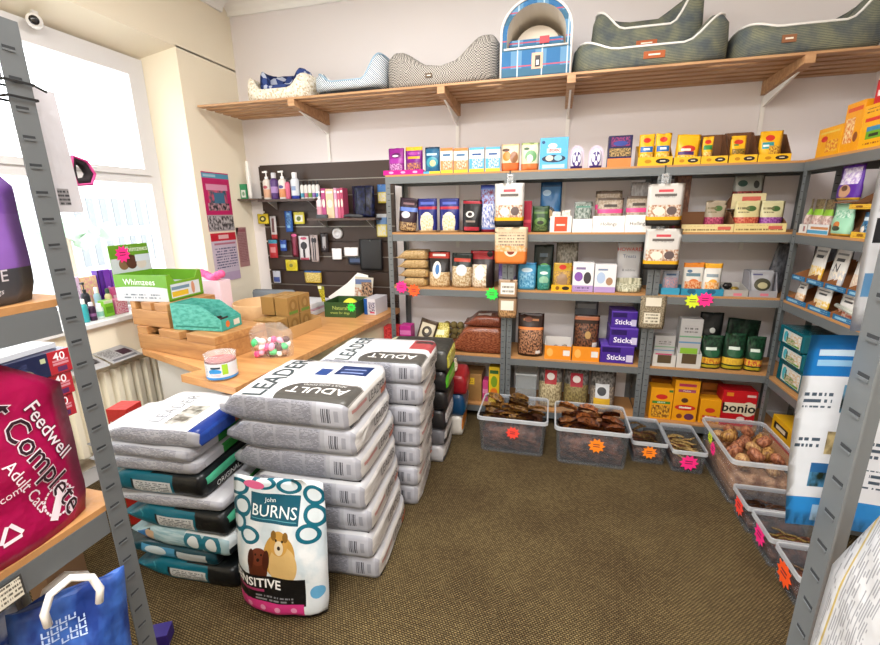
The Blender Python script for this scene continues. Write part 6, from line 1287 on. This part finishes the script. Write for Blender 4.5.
# upright picture bag on the floor
bx, by = -.975, 1.130
bm = bmesh.new()
bw, bh = .395, .54
F = pouch_bm(bm, bw, bh, .15, 4, .012, 0, .04, .99, 22, 15)
rings = ';'.join('e %s %s %s %s #156a80;e %s %s %s %s #dfeaf0' % (a, b, c, d, a, b, c*.66, d*.62) for a, b, c, d in ((.05, .64, .12, .075), (.11, .76, .11, .08), (.06, .90, .13, .065), (.36, .955, .13, .05), (.62, .94, .13, .055), (.88, .90, .12, .07), (.90, .76, .12, .08), (.84, .63, .12, .07), (.22, .575, .12, .06)))
bp = ('n 0 1 .28 1 #eef3f6 #d4e2ea 3;' + rings + ';r .22 .74 .68 .88 #145a70;r .24 .72 .70 .705 #6ab0c0;e .56 .46 .17 .16 #c89a4a;e .60 .40 .15 .14 #dcb878;e .55 .55 .10 .085 #d0a050;e .49 .60 .03 .035 #8a6428;e .62 .60 .03 .035 #8a6428;e .555 .52 .05 .05 #e8d8b8;e .555 .52 .018 .014 #2a1c14;e .52 .57 .012 .01 #20140c;e .59 .57 .012 .01 #20140c;'
      'e .34 .35 .10 .10 #5a2a18;e .34 .44 .09 .06 #6e3420;e .26 .42 .035 .07 #4a2012;e .42 .42 .035 .07 #4a2012;e .34 .42 .016 .012 #1a0c08;e .31 .455 .01 .008 #140a06;e .37 .455 .01 .008 #140a06;'
      'r 0 .82 .10 .31 #141416;t .3 .7 .12 .17 #8a8a90 40;r .08 .40 .185 .205 #a83a6a;r 0 .80 .02 .115 #d83a86;e .22 .065 .03 .022 #f0a0c8;e .38 .065 .03 .022 #f0a0c8;e .54 .065 .03 .022 #f0a0c8;e .70 .065 .03 .022 #f0a0c8;r 0 1 0 .022 #1a1a1c;r .84 1 .06 .26 #e4ecf2;e .92 .2 .06 .05 #6ab0dc;e .25 .93 .12 .03 #e86a9a')
text(bm, 'BURNS', .062, lambda a, b: F(-.008+a, bh*.765+b), 1, .004)
text(bm, 'John', .024, lambda a, b: F(-.025+a, bh*.845+b), 1)
text(bm, 'SENSITIVE', .052, lambda a, b: F(-.082+a, bh*.255+b), 2, .02)
o = finish(bm, 'kibble_bag', [pm('#e6eef2', bp, 'xz', .3), mat('#e8f0f0', .4), mat('#f2f2f2', .4)]); place(o, (bx, by, .001), .045, -.10)
tag(o, 'upright white and teal bag with collie and brown puppy picture standing on the carpet', 'pet food bag')

# ------------------------------------------------------------------ clear bins of chews
BINW = clear_mat('frosted bin', '#f2f3f5', .06, '#cfd4da', .15)
BINR = clear_mat('frosted rim', '#f4f6f8', .42, '#e2e6ea', .3)
LASTBIN = [None, []]
HEAPS = ['large bin with the red star', 'large bin with the big orange star', 'small bin of thin dark strips', 'small bin of pale sticks', 'large corner bin', 'small bin nearest the corner bin', 'small bin under the leaflets', 'small bin nearest the steel post']
def bin_(label, x0, x1, y0, y1, h, stars=(), rz=0, fill='#35190f', fill2='#7c4c36', ff=.70, grp='clear bins on the floor'):
    cx, cy = (x0+x1)/2, (y0+y1)/2; w, d = x1-x0, y1-y0
    r = thing('clear_bin', label, 'bin', (cx, cy, .001), rz, grp)
    k = .90; t = .004; iw = min(.9, .9)
    bm = bmesh.new()
    def ring(s, z, ins=0): 
        a, b = w/2*s-ins, d/2*s-ins; c = min(a, b)*.16
        pts = []
        for sx, sy, st in ((1, -1, -PI/2), (1, 1, 0), (-1, 1, PI/2), (-1, -1, PI)):
            for q in range(4):
                an = st+q*PI/6
                pts.append(bm.verts.new((sx*(a-c)+c*math.cos(an), sy*(b-c)+c*math.sin(an), z)))
        return pts
    R = [ring(k-.02, 0), ring(k, .01), ring(.965, h-.004), ring(.965, h-.004, t), ring(k, .012, t), ring(k-.02, .006, t)]
    n = 16
    for A, B in zip(R, R[1:]):
        for i in range(n): bm.faces.new((A[i], A[(i+1) % n], B[(i+1) % n], B[i]))
    bm.faces.new(R[0][::-1]); bm.faces.new(R[-1])
    bmesh.ops.recalc_face_normals(bm, faces=bm.faces[:]); finish(bm, 'bin_body', [BINW], r)
    bm = bmesh.new()
    R = [ring(.966, h-.022), ring(1.0, h-.022), ring(1.0, h-.002), ring(.985, h+.003), ring(.955, h+.001), ring(.966, h-.022)]
    for A, B in zip(R, R[1:]):
        for i in range(n): bm.faces.new((A[i], A[(i+1) % n], B[(i+1) % n], B[i]))
    bmesh.ops.recalc_face_normals(bm, faces=bm.faces[:]); finish(bm, 'rim', [BINR], r)
    for ax, u, v, rad, c in stars:
        if ax == 'f': star(r, (u*w, -d/2*(k+(.965-k)*v)-.004, v*h), rad, c)
        else: star(r, (-w/2*(k+(.965-k)*v)-.004, u*d, v*h), rad, c, '-x')
    # the heap below the pieces one can count
    bm = bmesh.new(); zt = h*ff
    lw, ld = w/2*k*.95-.004, d/2*k*.95-.004
    V0 = [[None]*9 for _ in range(7)]
    for j in range(7):
        for i in range(9):
            e = i in (0, 8) or j in (0, 6)
            V0[j][i] = bm.verts.new(((i/4-1)*lw, (j/3-1)*ld, zt*(.8 if e else 1) + noise.noise(Vector((i*.9, j*.9, cx*5)))*h*.12))
    for j in range(6):
        for i in range(8): bm.faces.new((V0[j][i], V0[j][i+1], V0[j+1][i+1], V0[j+1][i]))
    rim = [V0[0][i] for i in range(9)] + [V0[j][8] for j in range(1, 7)] + [V0[6][i] for i in range(7, -1, -1)] + [V0[j][0] for j in range(5, 0, -1)]
    bot = [bm.verts.new((v.co.x*.94, v.co.y*.94, .016)) for v in rim]
    for i in range(len(rim)): bm.faces.new((rim[(i+1) % len(rim)], rim[i], bot[i], bot[(i+1) % len(rim)]))
    bm.faces.new(bot[::-1])
    bmesh.ops.recalc_face_normals(bm, faces=bm.faces[:])
    o = finish(bm, 'chew_heap', [pm(fill, 'n 0 1 0 1 %s %s 3' % (fill2, fill), 'xz', .5, .8)], None, True)
    place(o, (cx, cy, 0), rz); tag(o, 'heap of chews filling ' + label, 'chews', None, 'stuff')
    o['label'] = 'mass of chews below the top pieces in the ' + HEAPS.pop(0)
    class W: pass
    walls = []
    for ch in r.children:
        if ch.name.startswith(('bin_body', 'rim')):
            q = W(); q.data = ch.data; q.location = r.location.copy(); q.rotation_euler = r.rotation_euler.copy(); q.scale = (1, 1, 1); walls.append(q)
    LASTBIN[:] = [o, walls]
    return cx, cy, w, d, zt
CH = {}
def chew_mesh(kind, cols):
    k = (kind, cols)
    if k in CH: return CH[k]
    bm = bmesh.new()
    if kind == 'strip':      # curled dried strip
        def f(u, v): return Vector(((u-.5)*.15, (v-.5)*.045*(1-.5*abs(u-.5)), .02*math.sin(u*PI)+.012*math.sin(v*PI)+.008*noise.noise(Vector((u*4, v*3, 2)))))
        grid_sheet(bm, f, 12, 4); bmesh.ops.solidify(bm, geom=bm.faces[:], thickness=.005)
    elif kind == 'ear':
        def f(u, v):
            wdt = math.sin(min(1, u*1.25+.02)*PI*.62+.25)*.055*(1-u*.45)
            return Vector(((u-.5)*.15, (v-.5)*2*wdt, .045*(v-.5)**2*4*(1-u*.4)+.02*math.sin(u*2.4)+.006*noise.noise(Vector((u*5, v*4, 1)))))
        grid_sheet(bm, f, 12, 7); bmesh.ops.solidify(bm, geom=bm.faces[:], thickness=.005)
    elif kind == 'stick':
        tube(bm, [(-.06, 0, .004), (-.02, .006, 0), (.02, -.004, .004), (.06, .002, 0)], [.005, .0075, .007, .005], 7)
    else:                    # knobbly chunk
        bmesh.ops.create_icosphere(bm, subdivisions=3, radius=.038)
        for v in bm.verts: v.co *= 1 + .45*noise.noise(v.co*28) + .2*noise.noise(v.co*70)
    bmesh.ops.recalc_face_normals(bm, faces=bm.faces[:])
    me = bpy.data.meshes.new('chew'); bm.to_mesh(me); bm.free()
    for p in me.polygons: p.use_smooth = True
    me.materials.append(pm(cols[0], 'n 0 1 0 1 %s %s 4' % cols, 'xy', .38, .5))
    CH[k] = me
    return me
from mathutils.bvhtree import BVHTree
def bvh_of(o):
    M = Matrix.LocRotScale(o.location, o.rotation_euler, o.scale)
    return BVHTree.FromPolygons([M @ v.co for v in o.data.vertices], [tuple(p.vertices) for p in o.data.polygons])
def fill(label, grp, name, b, n, kinds, cols, rz0=0, seed=0, tilt=.22, sc=.78):
    cx, cy, w, d, zt = b; R = random.Random(seed)
    nx = max(2, round((n*w/d)**.5)); ny = math.ceil(n/nx); k = 0
    solid = [bvh_of(LASTBIN[0])] + [bvh_of(c) for c in LASTBIN[1]]
    for j in range(ny):
        for i in range(nx):
            if k >= n: return
            k += 1
            me = chew_mesh(kinds[k % len(kinds)], cols[k % len(cols)])
            o = bpy.data.objects.new(name, me); COL.objects.link(o)
            x = ((i+.5)/nx-.5)*(w*.9-.11*sc)+R.uniform(-.012, .012); y = ((j+.5)/ny-.5)*(d*.9-.08*sc)+R.uniform(-.01, .01)
            c, s = math.cos(rz0), math.sin(rz0)
            o.location = (cx+x*c-y*s, cy+x*s+y*c, zt-.005); o.rotation_euler = (R.uniform(-tilt, tilt), R.uniform(-tilt, tilt), R.uniform(-.5, .5)+PI*R.randint(0, 1)); o.scale = (sc*R.uniform(.85, 1.15),)*3
            best = None
            for att in range(60):
                t = bvh_of(o)
                if not any(t.overlap(q) for q in solid): best = t; break
                o.location.z += .0035
                if o.location.z > zt+.085*sc+.02: break
            if best is None: bpy.data.objects.remove(o); continue
            solid.append(best)
            tag(o, label, 'chew', grp)
BR = (('#7a4420', '#3a1c10'), ('#a06a34', '#5a3018'), ('#5a2e18', '#2a140c'))
b = bin_('large clear bin of curled brown chews with a red star, left of the pair', -.425, .025, 2.52, 2.90, .25, (('f', .02, .62, .036, '#ff4a3a'),), ff=.70)
fill('curled brown strip chew in the large bin with the red star', 'chews in the red star bin', 'dried_chew', b, 28, ('strip', 'ear', 'strip'), (('#9a6a2c', '#4a2a14'), ('#b0823a', '#6a4420'), ('#5a3018', '#2a140c')), seed=1)
b = bin_('large clear bin of reddish brown chews with an orange star, right of the pair', .062, .508, 2.485, 2.875, .25, (('f', .06, .60, .040, '#ff8a1a'),), ff=.70)
fill('reddish brown ear chew in the large bin with the orange star', 'chews in the orange star bin', 'dried_chew', b, 28, ('ear', 'ear', 'strip'), (('#a8622e', '#5a2814'), ('#c8823e', '#7a4420'), ('#6a3420', '#34180e')), seed=2)
b = bin_('small clear bin of thin dark strips with a pale orange star', .530, .735, 2.60, 2.945, .15, (('f', 0, .55, .036, '#ff8a1a'),), ff=.55)
fill('thin dark strip chew in the small bin with the pale orange star', 'chews in the third bin', 'dried_chew', b, 14, ('strip', 'stick'), (('#8a6a3a', '#3a2818'), ('#5a4020', '#2a1c10')), seed=3, sc=.60)
b = bin_('small clear bin of twisted pale sticks with a big pink star', .742, .932, 2.545, 2.90, .15, (('f', .0, .5, .042, '#ff2a8a'),), ff=.55)
fill('twisted pale stick chew in the small bin with the big pink star', 'chews in the fourth bin', 'dried_chew', b, 14, ('stick', 'stick', 'strip'), (('#b89a5a', '#6a4a24'), ('#d0b070', '#8a6a34')), seed=4, sc=.66)
b = bin_('large clear bin heaped with knobbly golden chews, yellow and pink stars on its side', .945, 1.285, 2.28, 2.79, .27, (('s', .16, .82, .030, '#d6e82a'), ('s', .05, .66, .032, '#ff2a8a')), 0, '#8a5a3a', '#cfa078', .66)
fill('knobbly golden brown chew heaped in the large corner bin', 'chews in the corner bin', 'knobbly_chew', b, 34, ('chunk',), (('#c89a5a', '#7a4a24'), ('#d8b078', '#9a6440'), ('#b87a58', '#7a4430')), seed=5, sc=.92)
b = bin_('small clear bin with a red orange star on its end, nearest the corner bin', .955, 1.235, 2.075, 2.265, .15, (('s', .0, .6, .040, '#ff4a3a'),), ff=.4)
fill('dark shred chew in the small bin with the red orange star', 'chews in the sixth bin', 'dried_chew', b, 10, ('stick', 'strip'), (('#5a3820', '#2a180e'),), seed=6, sc=.7)
b = bin_('small clear bin with a pink star on its end, under the leaflets', .965, 1.235, 1.865, 2.065, .15, (('s', .0, .6, .040, '#ff2a8a'),), ff=.45)
fill('short olive brown stick chew in the small bin with the pink star', 'chews in the seventh bin', 'dried_chew', b, 10, ('stick',), (('#8a7038', '#4a3818'),), seed=7, sc=.7)
b = bin_('small clear bin with a bright orange star, nearest the steel post', .975, 1.235, 1.655, 1.855, .15, (('s', .02, .5, .046, '#ff5a1e'),), ff=.4)
fill('dark stick chew in the small bin nearest the steel post', 'chews in the eighth bin', 'dried_chew', b, 8, ('stick',), (('#6a5030', '#3a2818'),), seed=8, sc=.7)
pouch('food_bag', 'pink speckled bag on the floor beyond the right steel post', 'bag', (1.345, 1.30, 0, .34, .52), .2, pm('#c86a88', 'n 0 1 0 1 #e09ab0 #a84a6a 8'), None, RZ)

# stars on the shelf fronts
for u, x, z, c, s in ((u1, (-1.069,2.99,0.992)[0], (-1.069,2.99,0.992)[2], '#ff2a8a', 0), (u1, (-0.973,2.99,0.969)[0], (-0.973,2.99,0.969)[2], '#ff5a1e', .2), (u1, (-0.399,2.99,0.962)[0], (-0.399,2.99,0.962)[2], '#2fe04a', .1), (u3, (0.871,2.99,0.96)[0], (0.871,2.99,0.96)[2], '#d6e82a', 0), (u3, (0.937,2.99,0.972)[0], (0.937,2.99,0.972)[2], '#ff2a8a', .3)):
    star(u, (x-u.location.x, -.010-s*.02, z), .040, c, '-y', s)

# ------------------------------------------------------------------ close up, left
# pink sack on the left unit
pr = None
bm = bmesh.new(); pw, ph = .485, .334
F = pouch_bm(bm, pw, ph, .075, 12, .010, 0, .45, 1.25, 20, 15)
def Fr(u, v): return lambda a, b: F(u+a, v+b)
RT = -1.26
for (w_, sz, cx_, cy_, bo, bi) in (('Cat Complete', .052, .165, .165, .034, .004), ('Feedwell', .034, .198, .180, .028, .006)):
    k1, k2 = (2, 1) if w_[0] == 'C' else (1, 2)
    text(bm, w_, sz, Fr(cx_, cy_), k1, bo, 1, RT)
    text(bm, w_, sz, lambda a, b: F(cx_+a, cy_+b)+Vector((0, -.001, 0)), k2, bi, 1, RT)
text(bm, 'Adult Cats', .026, Fr(.142, .108), 2, .004, 1, RT)
text(bm, 'www.feedwell.com', .018, Fr(.065, .105), 2, 0, 1, .14)
text(bm, 'Complete pet food', .014, Fr(.055, .15), 2, 0, 1, .14)
for q in range(24):
    a = 2*PI*q/24
    if q % 12 in (0, 1, 11): pass
    p = [(.185+r_*math.cos(a+dd), .055+r_*math.sin(a+dd)) for r_, dd in ((.024, 0), (.024, .2), (.027, .2), (.028, .1), (.027, 0))]
    V = [bm.verts.new(F(*c_)) for c_ in p]; bm.faces.new(V).material_index = 2
V = [bm.verts.new(F(.185+a*.5-b*.86, .055+a*.86+b*.5)) for a, b in ((-.032, -.008), (.032, -.008), (.032, .008), (-.032, .008))]; bm.faces.new(V).material_index = 2
for q in range(3):
    a0, a1 = PI/2+q*2*PI/3, PI/2+(q+1)*2*PI/3
    P0, P1 = Vector((math.cos(a0), math.sin(a0)))*.020, Vector((math.cos(a1), math.sin(a1)))*.020
    P0, P1 = P0.lerp(P1, .12), P1.lerp(P0, .12); nn = Vector((-(P1-P0).y, (P1-P0).x)).normalized()*.003
    V = [bm.verts.new(F(.105+p.x, .05+p.y)) for p in (P0-nn, P1-nn, P1+nn, P0+nn)]; bm.faces.new(V).material_index = 2
o = finish(bm, 'cat_food_bag', [pm('#b80e52', 'n 0 1 0 1 #c0125a #a60c48 2', 'xz', .32, .25), mat('#2a0c1c', .5), mat('#f4e6ee', .45)]); place(o, (-.795, .283, .997), PI/2, 0, 0)
tag(o, 'large glossy pink bag with dark and white lettering on the left steel shelf', 'pet food bag')
bm = bmesh.new(); F = pouch_bm(bm, .42, .25, .07, 17, .008, 0, .50, 1.2, 18, 13)
text(bm, 'COMPLETE', .026, lambda a, b: F(.10+a, .045+b), 1, .003); text(bm, 'balanced food for dogs', .012, lambda a, b: F(.10+a, .022+b), 1)
o = finish(bm, 'dog_food_bag', [pm('#a574d6', 'r 0 1 0 .22 #57585e;r 0 .80 .22 .46 #1a1a1f;e .46 .46 .34 .16 #1a1a1f;e .58 .36 .045 .06 #e8e4e8;e .72 .36 .045 .06 #e8e4e8;e .5 .5 .06 .05 #e89a3a;n 0 1 .55 1 #b585e4 #9360c8 3', 'xz', .3, .15), mat('#eceaf0', .4)]); place(o, (-.801, .317, 1.397), PI/2)
tag(o, 'tall lilac purple bag with black panel on the upper left steel shelf', 'pet food bag')
# blue carrier bag and others on the lowest shelf
cbag = thing('carrier_bag', 'blue carrier bag with white handles on the lowest left shelf', 'bag', (-.780, .392, .503), 1.1)
bm = bmesh.new(); F = pouch_bm(bm, .165, .345, .09, 23, .014, 0, 0, 1.2, 18, 13)
for i in range(5):
    for j in range(4):
        if (i*3+j*5) % 4 == 3: continue
        c0 = (-.045+i*.0125, .265+j*.0125)
        for (a, b_, c_, d_) in ((0, .0105, 0, .0024), (0, .0024, 0, .0105), (.0081, .0105, .004, .0105)):
            V = [bm.verts.new(F(c0[0]+x_, c0[1]+y_)) for x_, y_ in ((a, c_), (b_, c_), (b_, d_), (a, d_))]; bm.faces.new(V).material_index = 1
finish(bm, 'bag_body', [pm('#2f57ac', 'n 0 1 0 1 #3f6cc0 #1c3a86 2;t .1 .9 .30 .36 #a8c0e8 18', 'xz', .4, .3), mat('#b4c8ea', .5)], cbag); cbag.rotation_euler = (-.05, .10, 1.1); cbag.location.z = .532
bm = bmesh.new()
for dy in (.018, .085):
    pts = [Vector((-.035, dy, .32)), Vector((-.038, dy, .345)), Vector((-.028, dy, .375)), Vector((0, dy, .39)), Vector((.028, dy, .375)), Vector((.038, dy, .345)), Vector((.035, dy, .32))]
    for A, B in zip(pts, pts[1:]):
        pass
    tube(bm, [p+Vector((.0, -.010, 0 if dy < .05 else -.03)) for p in pts], .0065, 8)
finish(bm, 'handle', [mat('#f0eee8', .5)], cbag, True)
pouch('plastic_bag', 'crumpled blue and white plastic bag beside the blue carrier', 'bag', (-.905, .285, .502, .26, .36), .12, pm('#3a68c0', 'n 0 1 0 1 #cfdcf0 #2a50a8 4;n .2 .7 .4 .8 #8a2030 #1c3a86 5'), None, 1.3, wav=.035)
pouch('plastic_bag', 'dark blue plastic bag at the far left below the steel shelf', 'bag', (-1.12, .12, .502, .26, .36), .07, pm('#22408c', 'n 0 1 0 1 #3a5cb0 #142a66 4'), None, 1.1, wav=.02)
pouch('plastic_bag', 'cream and green plastic bag between the carrier and the steel post', 'bag', (-.905, .512, .502, .10, .21), .05, pm('#e6e2c8', 'n 0 1 0 1 #efecd8 #b8c08a 4;n .1 .6 .3 .9 #8aa86a #e6e2c8 5'), None, 2.2, wav=.025)
carton('treat_carton', 'small dark violet carton on the carpet behind the left steel post', 'carton', (-1.33, .93, 0, .09, .05), .06, mat('#2a1a6e', .4), None, .5)
# paper label on the beam (part of the unit) and the sheet on the post
bm = bmesh.new(); box(bm, -.028, .028, -.0042, -.0032, -.020, .020, 0); box(bm, -.025, .025, -.0047, -.0043, -.017, .017, 1); 
o = finish(bm, 'paper_label', [mat('#3a3a38', .6), pm('#ece6d4', 't .05 .95 .1 .9 #6a6458 5')], u5); o.location = (.690, 0, .996-.036); o['label'] = 'cream paper price label'
hk = thing('hanging_sheet', 'blank white sheet with barcode hanging from the left steel post', 'paper', (0, 0, 0))
P0, P1, P2 = Vector((-0.83,0.632,1.737)), Vector((-0.83,0.615,1.537)), Vector((-0.83,0.591,1.723))
bm = bmesh.new(); grid_sheet(bm, lambda u, v: Vector((-.842+.006*math.sin(u*2+v*2), P0.y-.07*(1-u), P1.z+(P0.z-P1.z)*v)), 6, 8); bmesh.ops.solidify(bm, geom=bm.faces[:], thickness=.001); finish(bm, 'sheet', [pm('#f2f0f4', 'r .45 .72 .06 .20 #b8b6b8;t .45 .72 .06 .20 #55555a 30', 'yz', .6)], hk)
bm = bmesh.new()
for z_ in (.0, .022):
    for a_ in ((-.8375, -.7965, .5265, .528), (-.8375, -.7965, .567, .5685), (-.7975, -.796, .528, .567), (-.838, -.8365, .528, .567)): box(bm, *a_, P0.z-.032+z_, P0.z-.0285+z_)
tube(bm, [(-.815, .570, P0.z-.006), (-.815, .578, P0.z-.004), (-.815, .596, P0.z-.010)], .002, 6); finish(bm, 'strap_hook', [M_BLACK], hk)
hn = thing('hanging_harness', 'pink edged black padded loop hanging near the window post', 'harness', tuple(Vector((-0.868,0.662,1.61))))
bm = bmesh.new(); tube(bm, [(0, -.010, .022), (0, .009, .016), (0, .018, -.002), (0, .010, -.016), (0, -.012, -.019), (0, -.015, 0)], .0085, 8, 0, True); finish(bm, 'pad', [mat('#1c1418', .8)], hn, True)
bm = bmesh.new(); tube(bm, [(.008, -.012, .027), (.008, .012, .020), (.008, .023, -.002), (.008, .013, -.021), (.008, -.014, -.024), (.008, -.019, 0)], .0028, 6, 0, True); finish(bm, 'piping', [mat('#d0448a', .6)], hn, True)
# bottles left of the post on the sill, seen past the purple bag
bm = bmesh.new(); lathe(bm, [(.022, 0), (.026, .004), (.026, .15), (.018, .165), (.012, .19)], 14); o = finish(bm, 'spray_can', [pm('#3ac0a0', 'r 0 1 .3 .5 #e0f0ec;r 0 1 .6 .66 #e0f0ec')], None, True); place(o, (-1.10, .50, 1.3975)); tag(o, 'turquoise bottle with white bands behind the purple bag', 'bottle')

# ------------------------------------------------------------------ close up, right
def leaf(label, x0t, x0b, w, z0, z1, Y, m, curl):
    r = thing('hanging_leaflet', label, 'leaflet', (0, 0, 0), 0, 'leaflets hung beside the right steel post')
    bm = bmesh.new()
    def f(u, v):
        xl = x0b+(x0t-x0b)*v
        return Vector((xl+u*w-.006*math.sin(v*PI), Y+curl*(1-u)**2*(1-v)+.008*math.sin(u*PI)*(.5+v*.5), z0+(z1-z0)*v))
    grid_sheet(bm, f, 12, 12); bmesh.ops.solidify(bm, geom=bm.faces[:], thickness=.0007)
    for p in bm.faces: p.smooth = True
    finish(bm, 'sheet', [m], r)
    return r
lm = pm('#eef1f5', 'r 0 1 .80 1 #2a8ad0;r .1 .6 .90 .93 #d8ecf8;r .1 .9 .85 .88 #a8d4f0;r .35 .62 .62 .76 #4a8ab0;n .35 .62 .62 .76 #2a3a3a #7ab0d0 6;t .05 .28 .64 .72 #5a6a7a 30;t .68 .95 .60 .72 #5a6a7a 30;r .30 .58 .40 .52 #c8a860;n .30 .58 .40 .52 #e0d0a0 #8a7a5a 6;t .05 .25 .42 .50 #5a6a7a 30;t .62 .9 .4 .5 #5a6a7a 30;r .22 .50 .22 .35 #3a7ab0;n .22 .5 .22 .3 #2a3a2a #5a9ac0 6;t .56 .9 .24 .34 #5a6a7a 30;r 0 1 0 .16 #3a9ada;r .3 .6 .03 .12 #b8d8f0', 'xz', .35)
leaf('white and blue leaflet with small pictures hanging behind the right steel post', .286, .299, .118, 1.145, 1.39, .556, lm, .0)
leaf('narrow white leaflet hanging above the blue headed one', .330, .331, .085, 1.392, 1.72, .575, pm('#eef0f2', 'r .1 .6 .78 .88 #d8c88a;r .1 .6 .52 .62 #6ab0d8;r .1 .7 .30 .38 #2a2c30;r .1 .6 .12 .2 #7ab0d8;t .1 .9 .65 .74 #6a7a8a 20;t .1 .9 .40 .50 #6a7a8a 20', 'xz', .35), .0)
bm = bmesh.new(); F = pouch_bm(bm, .40, .60, .10, 31, .014, 0, .30, 1.3, 20, 13)
for k in range(4): text(bm, ('Feeding guide per day', 'Composition cereals', 'Analytical constituents', 'Keep in a cool dry place')[k], .018, lambda a, b, k=k: F(-.12+.045*k+a, .30+b), 1, 0, 1, -1.25)
o = finish(bm, 'dog_food_bag', [pm('#d4d5d6', 't .12 .98 .04 .07 #8a8c90 80;t .12 .96 .10 .24 #97999e 110;t .12 .96 .27 .40 #97999e 110;t .1 .95 .44 .9 #97999e 110;r .1 .92 .084 .092 #c8b060;r .1 .92 .42 .43 #c8b060;n 0 .06 0 1 #55565a #2a2a2c 4', 'zx', .35, .2), mat('#2a2a2c', .5)]); place(o, (.263, .285, .701), RZ, 0, 0)
tag(o, 'white bag with columns of small print on the right steel shelf', 'pet food bag')

# ------------------------------------------------------------------ settle: small nudges so that nothing cuts into its neighbour
SETTLED = {
'treat_pouch.007': (0.7460, 3.0220, 1.7887, 0.960, 0.984),
'treat_pouch.008': (0.8550, 3.0220, 1.7840, 1.000, 1.000),
'treat_pouch.009': (1.0140, 3.0220, 1.7840, 1.000, 1.000),
'hanging_pouch': (-0.2920, 2.9510, 1.4240, 1.000, 1.000),
'hanging_pouch.003': (0.6400, 2.9510, 1.4250, 1.000, 1.000),
'treat_pouch.018': (0.1780, 3.0300, 1.3890, 1.000, 1.000),
'treat_pouch.021': (0.5120, 3.0300, 1.3890, 0.960, 0.984),
'treat_pouch.022': (0.5240, 3.0950, 1.3890, 1.000, 1.000),
'treat_pouch.024': (1.1210, 3.0360, 1.3890, 1.000, 1.000),
'treat_pouch.026': (1.1320, 3.1110, 1.5240, 1.000, 1.000),
'biscuit_bag': (-1.0080, 3.1200, 0.9920, 0.920, 0.968),
'biscuit_bag.001': (-1.0020, 3.1200, 1.0580, 0.960, 0.984),
'biscuit_bag.002': (-1.0080, 3.1200, 1.1240, 0.960, 0.984),
'biscuit_bag.003': (-1.0160, 3.1192, 1.1900, 1.000, 1.000),
'treat_pouch.035': (0.0700, 3.0220, 0.9960, 1.000, 1.000),
'treat_pouch.038': (0.7420, 3.0220, 0.9960, 0.960, 0.984),
'treat_pouch.039': (0.8750, 3.0360, 0.9960, 1.000, 1.000),
'wrapped_chew': (1.0825, 3.1250, 1.0151, 0.920, 0.968),
'wrapped_chew.001': (1.0858, 3.0986, 1.0431, 1.000, 1.000),
'seed_pouch': (-0.8050, 3.0710, 0.5164, 1.000, 1.000),
'bone_chew': (0.0160, 3.0600, 0.5450, 1.000, 1.000),
'bone_chew.001': (0.0528, 3.0750, 0.5720, 1.000, 1.000),
'bone_chew.002': (0.0960, 3.0600, 0.5500, 1.000, 1.000),
'bone_chew.004': (0.0749, 3.1095, 0.5450, 1.000, 1.000),
'treat_pouch.045': (0.2550, 3.0300, 0.5070, 1.000, 1.000),
'treat_carton.013': (0.8980, 3.0350, 0.5065, 1.000, 1.000),
'treat_pouch.047': (1.0470, 3.1200, 0.5030, 1.000, 1.000),
'treat_carton.021': (1.3650, 2.8540, 1.7795, 0.960, 0.984),
'treat_pouch.052': (1.3600, 2.9340, 1.3890, 1.000, 1.000),
'treat_pouch.053': (1.3620, 2.8580, 1.3890, 1.000, 1.000),
'treat_pouch.055': (1.3550, 2.6260, 1.3870, 1.000, 1.000),
'treat_pouch.056': (1.3600, 2.4300, 1.3890, 1.000, 1.000),
'treat_pouch.058': (1.4100, 2.3940, 1.6370, 0.960, 0.984),
'treat_pouch.059': (1.3560, 2.6240, 1.5550, 1.000, 1.000),
'treat_pouch.066': (1.6200, 3.1500, 0.9920, 1.000, 1.000),
'shampoo_bottle.005': (-1.8260, 3.2425, 1.4885, 1.000, 1.000),
'hanging_case': (-1.4450, 3.3200, 1.0650, 1.000, 1.000),
'photo_card': (-1.5830, 3.3300, 1.1080, 0.960, 0.984),
'hanging_pack.010': (-1.3420, 3.3300, 1.3350, 1.000, 1.000),
'toiletry_pack.002': (-2.7600, 2.1020, 0.9305, 1.000, 1.000),
'toiletry_pack.003': (-2.7600, 2.1450, 0.9305, 1.000, 1.000),
'toiletry_pack.004': (-2.7600, 2.1920, 0.9305, 1.000, 1.000),
'toiletry_pack.005': (-2.7700, 2.0340, 0.9305, 1.000, 1.000),
'toiletry_pack.006': (-2.7700, 1.9500, 0.9305, 1.000, 1.000),
'chew_stick': (-1.9940, 2.0004, 0.9265, 1.000, 1.000),
'chew_stick.001': (-1.9520, 2.0125, 0.9265, 1.000, 1.000),
'chew_stick.003': (-1.8734, 2.0260, 0.9265, 1.000, 1.000),
'chew_stick.004': (-1.8251, 2.0386, 0.9295, 0.820, 0.928),
'chew_stick.008': (-1.8728, 2.0261, 0.9445, 1.000, 1.000),
'chew_stick.009': (-1.8314, 2.0380, 0.9445, 0.820, 0.928),
'kraft_carton.003': (-1.7304, 2.3150, 0.7660, 0.820, 0.928),
'kraft_carton.004': (-1.7182, 2.4364, 0.7660, 0.820, 0.928),
'kraft_carton.005': (-1.7060, 2.5578, 0.7660, 0.820, 0.928),
'kraft_carton.009': (-1.7060, 2.5578, 0.8875, 0.920, 0.968),
}
for n, (x, y, z, sx, sz) in SETTLED.items():
    o = bpy.data.objects[n]; o.location = (x, y, z); o.scale = (sx, sx, sz)
